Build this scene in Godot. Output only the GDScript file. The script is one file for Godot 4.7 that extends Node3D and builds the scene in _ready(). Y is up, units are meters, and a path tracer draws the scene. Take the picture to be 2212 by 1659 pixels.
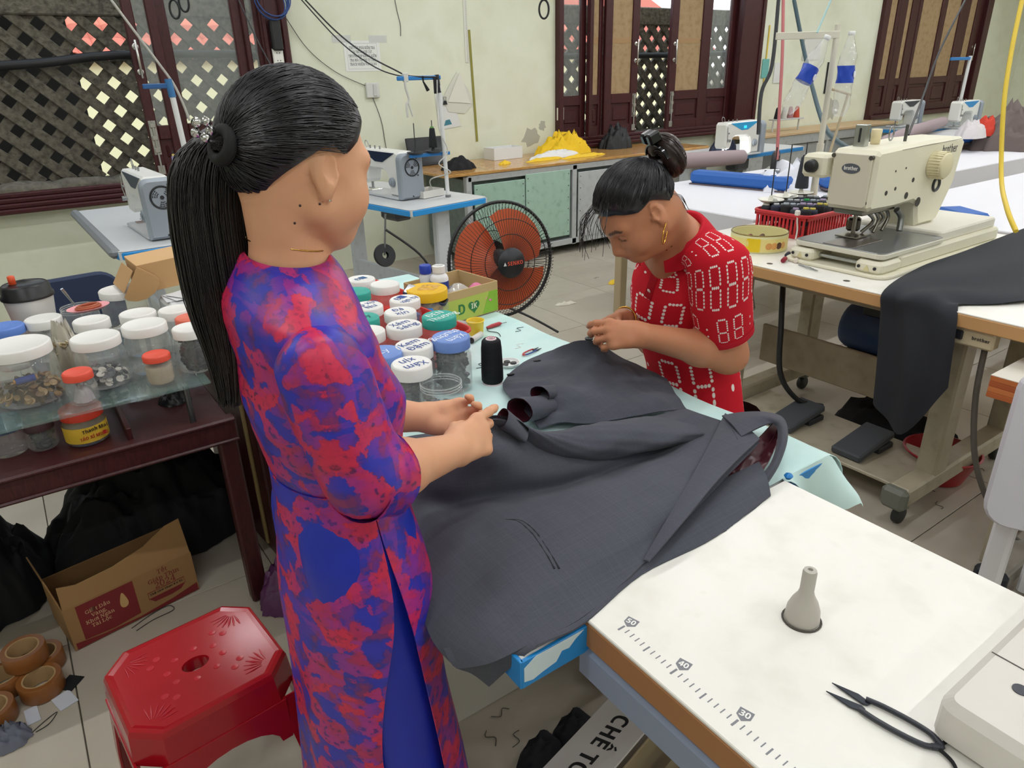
extends Node3D
# A tailoring workshop: two women at a table with a charcoal jacket, jars of buttons, sewing machines behind.
# Units are metres, x runs along the window wall, -z points at that wall.
const WALL_Z := -5.6
const TOP := 0.785
var mats := {}
var names := {}
var rng := RandomNumberGenerator.new()
class Geo:
	var v := PackedVector3Array()
	var n := PackedVector3Array()
	var t := PackedVector2Array()
	var c := PackedColorArray()
	var i := PackedInt32Array()
	func add(p: Vector3, nn: Vector3, uv := Vector2.ZERO) -> int:
		v.append(p); n.append(nn); t.append(uv)
		return v.size() - 1
	func tri(a: int, b: int, d: int) -> void:
		i.append(a); i.append(b); i.append(d)
	func quad4(a: int, b: int, d: int, e: int) -> void:
		tri(a, b, d); tri(a, d, e)
	func face(ps: Array, nn: Vector3) -> void:
		var s := v.size()
		var ux := nn.cross(Vector3.UP)
		if ux.length() < 0.1: ux = Vector3.RIGHT
		ux = ux.normalized()
		var uy := nn.cross(ux)
		for p in ps: add(p, nn, Vector2(p.dot(ux), p.dot(uy)))
		for k in range(1, ps.size() - 1): tri(s, s + k, s + k + 1)
	func box(ctr: Vector3, size: Vector3, bev := 0.0, b := Basis()) -> Geo:
		var h := size * 0.5
		bev = min(bev, min(h.x, min(h.y, h.z)) * 0.9)
		var pts := {}
		for sx in [-1, 1]:
			for sy in [-1, 1]:
				for sz in [-1, 1]:
					var o := Vector3(sx, sy, sz)
					for ax in 3:
						var q := Vector3(sx * (h.x - bev), sy * (h.y - bev), sz * (h.z - bev))
						q[ax] = o[ax] * h[ax]
						pts[[sx, sy, sz, ax]] = ctr + b * q
		for ax in 3:
			var a1 := (ax + 1) % 3
			var a2 := (ax + 2) % 3
			for s in [-1, 1]:
				var ps := []
				for pr in [[-1, -1], [1, -1], [1, 1], [-1, 1]]:
					var k := [0, 0, 0, ax]
					k[ax] = s; k[a1] = pr[0]; k[a2] = pr[1]
					ps.append(pts[k])
				var nn := Vector3.ZERO
				nn[ax] = s
				face(ps, b * nn)
		if bev > 0.0:
			for ax in 3:
				var a1 := (ax + 1) % 3
				var a2 := (ax + 2) % 3
				for s1 in [-1, 1]:
					for s2 in [-1, 1]:
						var ps := []
						for e in [[-1, a1], [1, a1], [1, a2], [-1, a2]]:
							var k := [0, 0, 0, e[1]]
							k[ax] = e[0]; k[a1] = s1; k[a2] = s2
							ps.append(pts[k])
						var nn := Vector3.ZERO
						nn[a1] = s1; nn[a2] = s2
						face(ps, b * nn.normalized())
			for sx in [-1, 1]:
				for sy in [-1, 1]:
					for sz in [-1, 1]:
						face([pts[[sx, sy, sz, 0]], pts[[sx, sy, sz, 1]], pts[[sx, sy, sz, 2]]], b * Vector3(sx, sy, sz).normalized())
		return self
	func lathe(prof: Array, seg := 20, xf := Transform3D(), crease := 0.6) -> Geo:
		# prof: Vector2(radius, height), walked from the bottom outside to the top
		var np := prof.size()
		for k in np - 1:
			var p0: Vector2 = prof[k]
			var p1: Vector2 = prof[k + 1]
			var d := (p1 - p0)
			if d.length() < 1e-7: continue
			var nn := Vector2(d.y, -d.x).normalized()
			var n0 := nn
			var n1 := nn
			if k > 0:
				var e: Vector2 = (p0 - prof[k - 1])
				var m := Vector2(e.y, -e.x).normalized()
				if m.dot(nn) > crease: n0 = (m + nn).normalized()
			if k < np - 2:
				var e: Vector2 = (prof[k + 2] - p1)
				var m := Vector2(e.y, -e.x).normalized()
				if m.dot(nn) > crease: n1 = (m + nn).normalized()
			var s := v.size()
			for j in seg + 1:
				var a := TAU * j / seg
				var ca := cos(a)
				var sa := sin(a)
				add(xf * Vector3(p0.x * ca, p0.y, p0.x * sa), xf.basis * Vector3(n0.x * ca, n0.y, n0.x * sa), Vector2(float(j) / seg, float(k) / np))
				add(xf * Vector3(p1.x * ca, p1.y, p1.x * sa), xf.basis * Vector3(n1.x * ca, n1.y, n1.x * sa), Vector2(float(j) / seg, float(k + 1) / np))
			for j in seg:
				var q := s + j * 2
				if p0.x > 1e-6: tri(q, q + 2, q + 1)
				if p1.x > 1e-6: tri(q + 1, q + 2, q + 3)
		return self
	func cyl(p0: Vector3, p1: Vector3, r0: float, r1 := -1.0, seg := 14, bev := 0.0) -> Geo:
		if r1 < 0.0: r1 = r0
		var y := (p1 - p0)
		var L := y.length()
		var b := along(y)
		if bev > 0.0:
			lathe([Vector2(0, 0), Vector2(r0 - bev, 0), Vector2(r0, bev), Vector2(r1, L - bev), Vector2(r1 - bev, L), Vector2(0, L)], seg, Transform3D(b, p0))
		else:
			lathe([Vector2(0, 0), Vector2(r0, 0), Vector2(r1, L), Vector2(0, L)], seg, Transform3D(b, p0))
		return self
	static func along(y: Vector3) -> Basis:
		y = y.normalized()
		var x := y.cross(Vector3(0.31, 0.17, 0.93))
		if x.length() < 0.05: x = y.cross(Vector3.RIGHT)
		x = x.normalized()
		return Basis(x, y, x.cross(y))
	func tube(pts: Array, rad, seg := 6, closed := false) -> Geo:
		var m := pts.size()
		var s := v.size()
		var x := Vector3.ZERO
		for k in m:
			var tg: Vector3
			if closed: tg = pts[(k + 1) % m] - pts[(k + m - 1) % m]
			else: tg = pts[min(k + 1, m - 1)] - pts[max(k - 1, 0)]
			tg = tg.normalized()
			if k == 0:
				x = tg.cross(Vector3(0.31, 0.87, 0.13)).normalized()
			else:
				x = (x - tg * x.dot(tg)).normalized()
			var y := tg.cross(x)
			var r: float = rad[k] if rad is Array else rad
			for j in seg:
				var a := TAU * j / seg
				var d := x * cos(a) + y * sin(a)
				add(pts[k] + d * r, d, Vector2(float(j) / seg, float(k) / m))
		var lim := m if closed else m - 1
		for k in lim:
			var k2 := (k + 1) % m
			for j in seg:
				var j2 := (j + 1) % seg
				quad4(s + k * seg + j, s + k * seg + j2, s + k2 * seg + j2, s + k2 * seg + j)
		if not closed:
			for e in [0, m - 1]:
				var nn: Vector3 = (pts[0] - pts[1]) if e == 0 else (pts[m - 1] - pts[m - 2])
				nn = nn.normalized()
				var q := v.size()
				for j in seg: add(v[s + e * seg + j], nn)
				for j in range(1, seg - 1): tri(q, q + j, q + j + 1)
		return self
	func prism(poly: PackedVector2Array, d0: float, d1: float, xf := Transform3D(), bev := 0.0, smooth := false) -> Geo:
		# poly in the xy plane, pulled from z = d0 to z = d1
		var m := poly.size()
		var area := 0.0
		for k in m: area += poly[k].cross(poly[(k + 1) % m])
		if area < 0.0: poly.reverse()
		var nm := []
		var vn := []
		for k in m:
			var e := poly[(k + 1) % m] - poly[k]
			nm.append(Vector2(e.y, -e.x).normalized())
		for k in m:
			var a: Vector2 = nm[(k + m - 1) % m]
			var b: Vector2 = nm[k]
			vn.append((a + b).normalized() / max(0.45, sqrt((1.0 + a.dot(b)) * 0.5)))
		var ins := PackedVector2Array()
		for k in m: ins.append(poly[k] - vn[k] * bev)
		var tr := Geometry2D.triangulate_polygon(ins)
		var rings := [[ins, d0, -1], [poly, d0 + bev, 0], [poly, d1 - bev, 0], [ins, d1, 1]]
		for cap in [0, 3]:
			var s := v.size()
			for p in rings[cap][0]: add(xf * Vector3(p.x, p.y, rings[cap][1]), xf.basis * Vector3(0, 0, rings[cap][2]), p)
			for k in range(0, tr.size(), 3): tri(s + tr[k], s + tr[k + 1], s + tr[k + 2])
		var bands := [[1, 2, 0.0]]
		if bev > 0.0: bands = [[0, 1, -0.7], [1, 2, 0.0], [2, 3, 0.7]]
		for bd in bands:
			var A = rings[bd[0]]
			var B = rings[bd[1]]
			for k in m:
				var k2 := (k + 1) % m
				var na: Vector2 = nm[k]
				var nb: Vector2 = nm[k]
				if smooth:
					na = vn[k]; nb = vn[k2]
				var za := Vector3(na.x, na.y, bd[2]).normalized()
				var zb := Vector3(nb.x, nb.y, bd[2]).normalized()
				var a := add(xf * Vector3(A[0][k].x, A[0][k].y, A[1]), xf.basis * za, Vector2(k, 0))
				var b := add(xf * Vector3(A[0][k2].x, A[0][k2].y, A[1]), xf.basis * zb, Vector2(k, 0))
				var d := add(xf * Vector3(B[0][k2].x, B[0][k2].y, B[1]), xf.basis * zb, Vector2(k, 1))
				var e := add(xf * Vector3(B[0][k].x, B[0][k].y, B[1]), xf.basis * za, Vector2(k, 1))
				quad4(a, b, d, e)
		return self
	func grid(P: Array, nu: int, nv: int, closed_u := false, uvs := Vector2.ONE, flip := false) -> Geo:
		# P[j * nu + i], smooth normals
		var s := v.size()
		for j in nv:
			for k in nu:
				var a: Vector3 = P[j * nu + ((k + 1) % nu if closed_u else min(k + 1, nu - 1))]
				var b: Vector3 = P[j * nu + ((k + nu - 1) % nu if closed_u else max(k - 1, 0))]
				var d: Vector3 = P[min(j + 1, nv - 1) * nu + k]
				var e: Vector3 = P[max(j - 1, 0) * nu + k]
				var nn := (a - b).cross(d - e)
				if nn.length() < 1e-12: nn = Vector3.UP
				nn = nn.normalized()
				if flip: nn = -nn
				add(P[j * nu + k], nn, Vector2(float(k) / (nu if closed_u else nu - 1) * uvs.x, float(j) / (nv - 1) * uvs.y))
		if closed_u:
			# close the seam with its own texture coordinate
			for j in nv: add(P[j * nu], n[s + j * nu], Vector2(uvs.x, float(j) / (nv - 1) * uvs.y))
		for j in nv - 1:
			for k in (nu if closed_u else nu - 1):
				var k2 := k + 1
				var a := s + j * nu + k
				var b := s + j * nu + k2
				var d := s + (j + 1) * nu + k2
				var e := s + (j + 1) * nu + k
				if closed_u and k2 == nu:
					b = s + nv * nu + j
					d = s + nv * nu + j + 1
				quad4(a, b, d, e)
		return self
	func cloth(P: Array, nu: int, nv: int, th := 0.002, uvs := Vector2.ONE, flip := false) -> Geo:
		# a sheet with two faces and a hem
		var s := v.size()
		grid(P, nu, nv, false, uvs, flip)
		var cnt := nu * nv
		for k in cnt: add(v[s + k] - n[s + k] * th, -n[s + k], t[s + k])
		for j in nv - 1:
			for k in nu - 1:
				var a := s + cnt + j * nu + k
				quad4(a, a + 1, a + nu + 1, a + nu)
		var rim := []
		for k in nu: rim.append(k)
		for j in range(1, nv): rim.append(j * nu + nu - 1)
		for k in range(nu - 2, -1, -1): rim.append((nv - 1) * nu + k)
		for j in range(nv - 2, 0, -1): rim.append(j * nu)
		for k in rim.size():
			var a: int = s + rim[k]
			var b: int = s + rim[(k + 1) % rim.size()]
			var m := v.size()
			var out := (v[b] - v[a]).cross(n[a]).normalized()
			for q in [a, b, b + cnt, a + cnt]: add(v[q], out, t[q])
			quad4(m, m + 1, m + 2, m + 3)
		return self
	func join(g: Geo, xf := Transform3D()) -> Geo:
		var s := v.size()
		var nb := xf.basis.orthonormalized()
		for k in g.v.size(): add(xf * g.v[k], nb * g.n[k], g.t[k])
		if g.c.size() > 0: c.append_array(g.c)
		for k in g.i: i.append(s + k)
		return self
	func mesh() -> ArrayMesh:
		for k in range(0, i.size(), 3):
			var a := i[k]
			var b := i[k + 1]
			var d := i[k + 2]
			if (v[b] - v[a]).cross(v[d] - v[a]).dot(n[a] + n[b] + n[d]) > 0.0:
				i[k + 1] = d
				i[k + 2] = b
		var ar := []
		ar.resize(Mesh.ARRAY_MAX)
		ar[Mesh.ARRAY_VERTEX] = v
		ar[Mesh.ARRAY_NORMAL] = n
		ar[Mesh.ARRAY_TEX_UV] = t
		if c.size() == v.size(): ar[Mesh.ARRAY_COLOR] = c
		ar[Mesh.ARRAY_INDEX] = i
		var am := ArrayMesh.new()
		am.add_surface_from_arrays(Mesh.PRIMITIVE_TRIANGLES, ar)
		return am
# ---- smooth solids: round cones and ellipsoids joined with a smooth minimum, meshed as surface nets ----
class Field:
	var pr := []      # [kind, a, b, ra, rb, k, sign, basis]
	func cone(a: Vector3, b: Vector3, ra: float, rb: float, k := 0.02) -> Field:
		pr.append([0, a, b, ra, rb, k, 1.0, null]); return self
	func ball(a: Vector3, r: Vector3, k := 0.02, bs := Basis()) -> Field:
		pr.append([1, a, r, 0.0, 0.0, k, 1.0, bs.transposed()]); return self
	func cut(a: Vector3, r: Vector3, k := 0.01, bs := Basis()) -> Field:
		pr.append([1, a, r, 0.0, 0.0, k, -1.0, bs.transposed()]); return self
	func chain(ps: Array, rs: Array, k := 0.01) -> Field:
		for q in ps.size() - 1: cone(ps[q], ps[q + 1], rs[q], rs[q + 1], k)
		return self
	static func dist(q: Array, p: Vector3) -> float:
		if q[0] == 0:
			var a: Vector3 = q[1]
			var ab: Vector3 = q[2] - a
			var h := clampf((p - a).dot(ab) / max(ab.length_squared(), 1e-12), 0.0, 1.0)
			return (p - a - ab * h).length() - lerpf(q[3], q[4], h)
		var l: Vector3 = (q[7] as Basis) * (p - q[1])
		var r: Vector3 = q[2]
		var m := l / r
		var k0 := m.length()
		var k1 := (m / r).length()
		if k1 < 1e-9: return -min(r.x, min(r.y, r.z))
		return k0 * (k0 - 1.0) / k1
	static func eval(L: Array, p: Vector3) -> float:
		var d := 1e3
		for q in L:
			var e := dist(q, p)
			var k: float = q[5]
			if q[6] > 0.0:
				if d > 100.0: d = e
				else:
					var h := maxf(k - absf(d - e), 0.0) / k
					d = minf(d, e) - h * h * k * 0.25
			else:
				e = -e
				var h := maxf(k - absf(d - e), 0.0) / k
				d = maxf(d, e) + h * h * k * 0.25
		return d
	func build(cell: float, into: Geo, box := AABB()) -> Geo:
		var B := box
		if B.size == Vector3.ZERO:
			var first := true
			for q in pr:
				if q[6] < 0.0: continue
				var bb: AABB
				if q[0] == 0:
					var r: float = max(q[3], q[4])
					bb = AABB(q[1], Vector3.ZERO).expand(q[2]).grow(r)
				else:
					var r: float = max(q[2].x, max(q[2].y, q[2].z))
					bb = AABB(q[1], Vector3.ZERO).grow(r)
				B = bb if first else B.merge(bb)
				first = false
			B = B.grow(cell * 2.0)
		var N := 6
		var bs := cell * N
		var rad := bs * 0.87 + cell * 1.8
		var nb := Vector3i((B.size / bs).ceil()) + Vector3i.ONE
		var verts := {}
		var vals := {}
		var s0 := into.v.size()
		for bz in nb.z:
			for by in nb.y:
				for bx in nb.x:
					var ctr := B.position + Vector3(bx + 0.5, by + 0.5, bz + 0.5) * bs
					var L := []
					for q in pr:
						var lim: float = rad + (q[5] if q[6] > 0.0 else q[5])
						if dist(q, ctr) < lim + (0.0 if q[0] == 0 else rad * 0.5): L.append(q)
					if L.is_empty(): continue
					var any := false
					for q in L:
						if q[6] > 0.0: any = true
					if not any: continue
					if absf(eval(L, ctr)) > rad * 1.6: continue
					# corner samples of this block
					var W := N + 1
					var f := PackedFloat32Array()
					f.resize(W * W * W)
					var o := B.position + Vector3(bx, by, bz) * bs
					for z in W:
						for y in W:
							for x in W:
								f[(z * W + y) * W + x] = eval(L, o + Vector3(x, y, z) * cell)
					for z in N:
						for y in N:
							for x in N:
								var id := (z * W + y) * W + x
								var cs := [f[id], f[id + 1], f[id + W], f[id + W + 1], f[id + W * W], f[id + W * W + 1], f[id + W * W + W], f[id + W * W + W + 1]]
								var neg := 0
								for q in cs:
									if q < 0.0: neg += 1
								if neg == 0 or neg == 8: continue
								var sum := Vector3.ZERO
								var cnt := 0
								for e in EDG:
									var fa: float = cs[e[0]]
									var fb: float = cs[e[1]]
									if (fa < 0.0) != (fb < 0.0):
										var h := fa / (fa - fb)
										sum += (CR[e[0]] as Vector3).lerp(CR[e[1]], h)
										cnt += 1
								var p := o + (Vector3(x, y, z) + sum / cnt) * cell
								var key := Vector3i(bx * N + x, by * N + y, bz * N + z)
								var g := Vector3(cs[1] - cs[0] + cs[3] - cs[2] + cs[5] - cs[4] + cs[7] - cs[6], cs[2] - cs[0] + cs[3] - cs[1] + cs[6] - cs[4] + cs[7] - cs[5], cs[4] - cs[0] + cs[5] - cs[1] + cs[6] - cs[2] + cs[7] - cs[3])
								verts[key] = into.add(p, g.normalized())
								vals[key] = [cs[0] < 0.0, cs[1] < 0.0, cs[2] < 0.0, cs[4] < 0.0]
		for key in verts:
			var w = vals[key]
			for ax in 3:
				if w[0] == w[1 + ax]: continue
				var d1 := Vector3i.ZERO
				var d2 := Vector3i.ZERO
				d1[(ax + 1) % 3] = 1
				d2[(ax + 2) % 3] = 1
				if verts.has(key - d1) and verts.has(key - d2) and verts.has(key - d1 - d2):
					into.quad4(verts[key], verts[key - d1], verts[key - d1 - d2], verts[key - d2])
		return into
	const CR := [Vector3(0, 0, 0), Vector3(1, 0, 0), Vector3(0, 1, 0), Vector3(1, 1, 0), Vector3(0, 0, 1), Vector3(1, 0, 1), Vector3(0, 1, 1), Vector3(1, 1, 1)]
	const EDG := [[0, 1], [2, 3], [4, 5], [6, 7], [0, 2], [1, 3], [4, 6], [5, 7], [0, 4], [1, 5], [2, 6], [3, 7]]
# ---- scene tree helpers ----
func numbered(called: String) -> String:
	var k: int = names.get(called, 0)
	names[called] = k + 1
	return called if k == 0 else "%s_%03d" % [called, k]
func tag(o: Node3D, label: String, category: String, group := "") -> Node3D:
	o.set_meta("label", label)
	o.set_meta("category", category)
	if group != "": o.set_meta("group", group)
	return o
func thing(called: String, label: String, category: String, at := Vector3.ZERO, turn := 0.0, group := "") -> Node3D:
	var o := Node3D.new()
	o.name = numbered(called)
	add_child(o)
	o.position = at
	o.rotation.y = turn
	return tag(o, label, category, group)
func part(parent: Node3D, called: String, g, m: Material, xf := Transform3D()) -> MeshInstance3D:
	var o := MeshInstance3D.new()
	o.mesh = g.mesh() if g is Geo else g
	o.material_override = m
	o.transform = xf
	o.name = called
	o.cast_shadow = GeometryInstance3D.SHADOW_CASTING_SETTING_ON
	if called in ["vent_grille", "thread_guide", "needle_parts", "ornament", "loose_hair", "tube_holder", "rivet"]: o.set_meta("kind", "stuff")
	parent.add_child(o, true)
	return o
func solo(called: String, label: String, category: String, g, m: Material, at := Vector3.ZERO, turn := 0.0, group := "") -> MeshInstance3D:
	var o := part(self, numbered(called), g, m)
	o.position = at
	o.rotation.y = turn
	tag(o, label, category, group)
	return o
func struct(called: String, g, m: Material) -> MeshInstance3D:
	var o := part(self, called, g, m)
	o.set_meta("kind", "structure")
	return o
func copy(o: Node3D, at: Vector3, turn: float, label := "") -> Node3D:
	var r := o.duplicate()
	var base := String(o.name)
	if base.length() > 4 and base[-4] == "_" and base.substr(base.length() - 3).is_valid_int(): base = base.substr(0, base.length() - 4)
	r.name = numbered(base)
	add_child(r)
	r.position = at
	r.rotation.y = turn
	if label != "": r.set_meta("label", label)
	return r
# Vietnamese letters that the fonts lack are set as their base letter with the marks drawn on
const VN := {"ả": "a?", "ạ": "a.", "ấ": "â'", "ầ": "â`", "ậ": "â.", "ắ": "ă'", "ế": "ê'", "ề": "ê`", "ể": "ê?", "ệ": "ê.", "ị": "i.", "ố": "ô'", "ộ": "ô.", "ơ": "o,", "ớ": "o,'", "ờ": "o,`", "ợ": "o,.", "ư": "u,", "ứ": "u,'", "ừ": "u,`", "ự": "u,.", "ủ": "u?", "Ả": "A?", "Ạ": "A.", "Ắ": "Ă'", "Ấ": "Â'", "Ế": "Ê'", "Ể": "Ê?", "Ệ": "Ê.", "Ị": "I.", "Ố": "Ô'", "Ơ": "O,", "Ớ": "O,'", "Ờ": "O,`", "Ợ": "O,.", "Ư": "U,", "Ự": "U,."}
func text(parent: Node3D, called: String, words: String, size: float, m: Material, xf: Transform3D, wide := 0.0, bold := false, serif := false) -> MeshInstance3D:
	# lettering printed on a surface: flat glyphs a fraction of a millimetre thick
	var f := SystemFont.new()
	f.font_names = PackedStringArray(["Droid Serif" if serif else "Droid Sans"])
	if bold: f.font_weight = 700
	var g := Geo.new()
	var px := size / 32.0
	var lines := words.split("\n")
	var widest := 0.01
	for li in lines.size():
		var plain := ""
		var marks := []
		for ch in lines[li]:
			if VN.has(ch):
				marks.append([plain.length(), VN[ch]])
				plain += VN[ch][0]
			else: plain += ch
		var tm := TextMesh.new()
		tm.font = f
		tm.font_size = 32
		tm.pixel_size = px
		tm.depth = 0.0004
		tm.text = plain
		tm.curve_step = 4.0
		var oy := (lines.size() - 1) * 0.55 * size - li * 1.1 * size
		var ar := tm.get_mesh_arrays()
		if ar.size() == 0 or ar[Mesh.ARRAY_VERTEX] == null: continue
		var s0 := g.v.size()
		var vs: PackedVector3Array = ar[Mesh.ARRAY_VERTEX]
		var ns: PackedVector3Array = ar[Mesh.ARRAY_NORMAL]
		for k in vs.size(): g.add(vs[k] + Vector3(0, oy, 0), ns[k])
		if ar[Mesh.ARRAY_INDEX] != null and ar[Mesh.ARRAY_INDEX].size() > 0:
			for k in ar[Mesh.ARRAY_INDEX]: g.i.append(s0 + k)
		else:
			for k in vs.size(): g.i.append(s0 + k)
		var W := f.get_string_size(plain, HORIZONTAL_ALIGNMENT_LEFT, -1, 32).x
		widest = maxf(widest, W * px)
		for mk in marks:
			var x0 := f.get_string_size(plain.substr(0, mk[0]), HORIZONTAL_ALIGNMENT_LEFT, -1, 32).x
			var x1 := f.get_string_size(plain.substr(0, mk[0] + 1), HORIZONTAL_ALIGNMENT_LEFT, -1, 32).x
			var base: String = mk[1][0]
			var up := base == base.to_upper()
			var hat := base in "âêôăÂÊÔĂ"
			var cx := ((x0 + x1) / 2 - W / 2) * px
			var top := (13.0 if up else 7.0) + (7.0 if hat else 0.0)
			for q in mk[1].substr(1):
				var c := Vector3(cx, oy + (top + 3.0) * px, 0)
				var b := Basis()
				var sz := Vector3(6.5, 2.4, 0) * px
				if q == "'": b = Basis(Vector3(0, 0, 1), 0.7)
				elif q == "`": b = Basis(Vector3(0, 0, 1), -0.7)
				elif q == ".":
					c.y = oy - 16.0 * px
					sz = Vector3(3.4, 3.4, 0) * px
				elif q == "?": sz = Vector3(3.4, 5.0, 0) * px
				elif q == ",":
					c = Vector3((x1 - W / 2 - 0.5) * px, oy + (11.0 if up else 5.0) * px, 0)
					sz = Vector3(3.0, 6.0, 0) * px
					b = Basis(Vector3(0, 0, 1), -0.4)
				sz.z = 0.0004
				g.box(c, sz, 0, b)
	var o := part(parent, called, g, m, xf)
	if wide > 0.0: o.transform.basis = xf.basis * Basis.from_scale(Vector3(wide / widest, 1, 1))
	return o
func frame_of(right: Vector3, up: Vector3, at: Vector3) -> Transform3D:
	right = right.normalized()
	up = (up - right * up.dot(right)).normalized()
	return Transform3D(Basis(right, up, right.cross(up)), at)
func rr(w: float, h: float, r: float, seg := 4) -> PackedVector2Array:
	var a := PackedVector2Array()
	var cs := [Vector2(w / 2 - r, h / 2 - r), Vector2(-w / 2 + r, h / 2 - r), Vector2(-w / 2 + r, -h / 2 + r), Vector2(w / 2 - r, -h / 2 + r)]
	for q in 4:
		for k in seg + 1:
			var an := (q + float(k) / seg) * PI / 2
			a.append(cs[q] + Vector2(cos(an), sin(an)) * r)
	return a
func flat() -> Transform3D:   # prism drawn in xy, laid so that its depth runs up
	return Transform3D(Basis(Vector3.RIGHT, Vector3(0, 0, -1), Vector3.UP), Vector3.ZERO)
func smooth_path(pts: Array, n := 8) -> Array:
	var out := []
	var m := pts.size()
	for k in m - 1:
		var p0: Vector3 = pts[max(k - 1, 0)]
		var p1: Vector3 = pts[k]
		var p2: Vector3 = pts[k + 1]
		var p3: Vector3 = pts[min(k + 2, m - 1)]
		for j in n: out.append(p1.cubic_interpolate(p2, p0, p3, float(j) / n))
	out.append(pts[m - 1])
	return out
func bar(e0: Vector3, e1: Vector3, w: float, h: float, bev := 0.004) -> Geo:
	var x := (e1 - e0).normalized()
	var z := x.cross(Vector3.UP).normalized()
	return Geo.new().box(Vector3.ZERO, Vector3((e1 - e0).length(), h, w), bev, Basis(x, z.cross(x), z))
func heap_cloth(w: float, d: float, h: float, sd: int, n := 22, rough := 1.0) -> Geo:
	# a crumpled pile of cloth lying on something
	var nz := FastNoiseLite.new()
	nz.seed = sd
	nz.frequency = 1.0
	nz.fractal_octaves = 3
	var P := []
	for j in n:
		for k in n:
			var u := k / (n - 1.0) * 2 - 1
			var v := j / (n - 1.0) * 2 - 1
			var q := Vector2(u * sqrt(1 - v * v / 2), v * sqrt(1 - u * u / 2))
			var e := 1.0 - q.length()
			var wob := 1.0 + 0.22 * nz.get_noise_2d(q.angle() * 1.3 + 5.0, 3.0 + sd)
			var y := h * pow(clampf(e * 1.5, 0, 1), 0.55) * (1.0 + rough * 0.55 * nz.get_noise_2d(u * 2.2, v * 2.2) + rough * 0.28 * nz.get_noise_2d(u * 6.0 + 9.0, v * 6.0))
			P.append(Vector3(q.x * w / 2 * wob, maxf(y, 0.0), q.y * d / 2 * wob))
	return Geo.new().cloth(P, n, n, 0.002, Vector2.ONE, true)
# ---- materials ----
func col(hex: String) -> Color: return Color.html(hex)
func mat(hex: String, rough := 0.6, metal := 0.0, spec := 0.5) -> StandardMaterial3D:
	var key := "%s_%.2f_%.2f_%.2f" % [hex, rough, metal, spec]
	if mats.has(key): return mats[key]
	var m := StandardMaterial3D.new()
	m.albedo_color = col(hex)
	m.roughness = rough
	m.metallic = metal
	m.metallic_specular = spec
	mats[key] = m
	return m
func noise_tex(hexes: Array, stops: Array, freq: float, size := 512, oct := 4, sd := 1, warp := 0.0, sharp := false, kind := FastNoiseLite.TYPE_SIMPLEX_SMOOTH) -> NoiseTexture2D:
	var nz := FastNoiseLite.new()
	nz.seed = sd
	nz.noise_type = kind
	nz.frequency = freq
	nz.fractal_octaves = oct
	if warp > 0.0:
		nz.domain_warp_enabled = true
		nz.domain_warp_amplitude = warp
		nz.domain_warp_frequency = freq * 1.5
	var gr := Gradient.new()
	gr.offsets = PackedFloat32Array(stops)
	var cs := PackedColorArray()
	for h in hexes: cs.append(col(h))
	gr.colors = cs
	if sharp: gr.interpolation_mode = Gradient.GRADIENT_INTERPOLATE_CONSTANT
	var tx := NoiseTexture2D.new()
	tx.width = size
	tx.height = size
	tx.seamless = true
	tx.noise = nz
	tx.color_ramp = gr
	return tx
func bump_tex(freq: float, size := 512, strength := 4.0, oct := 4, sd := 3) -> NoiseTexture2D:
	var nz := FastNoiseLite.new()
	nz.seed = sd
	nz.frequency = freq
	nz.fractal_octaves = oct
	var tx := NoiseTexture2D.new()
	tx.width = size
	tx.height = size
	tx.seamless = true
	tx.noise = nz
	tx.as_normal_map = true
	tx.bump_strength = strength
	return tx
func tri(m: StandardMaterial3D, scale: float, world := false) -> StandardMaterial3D:
	m.uv1_triplanar = true
	m.uv1_world_triplanar = world
	m.uv1_scale = Vector3.ONE * scale
	return m
func image_mat(im: Image, rough := 0.7, spec := 0.4) -> StandardMaterial3D:
	var m := StandardMaterial3D.new()
	im.generate_mipmaps()
	m.albedo_texture = ImageTexture.create_from_image(im)
	m.roughness = rough
	m.metallic_specular = spec
	return m
func glass(hex: String, alpha: float, rough := 0.05) -> StandardMaterial3D:
	var key := "glass%s_%.2f" % [hex, alpha]
	if mats.has(key): return mats[key]
	var m := StandardMaterial3D.new()
	m.albedo_color = Color(col(hex), alpha)
	m.transparency = BaseMaterial3D.TRANSPARENCY_ALPHA
	m.roughness = rough
	m.metallic_specular = 0.5
	mats[key] = m
	return m
func _ready() -> void:
	rng.seed = 20240611
	light_and_camera()
	setting()
	windows()
	outdoors()
	furniture()
	women()
	jacket()
	table_things()
	left_side()
	middle_back()
	right_side()
	small_things()
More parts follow.
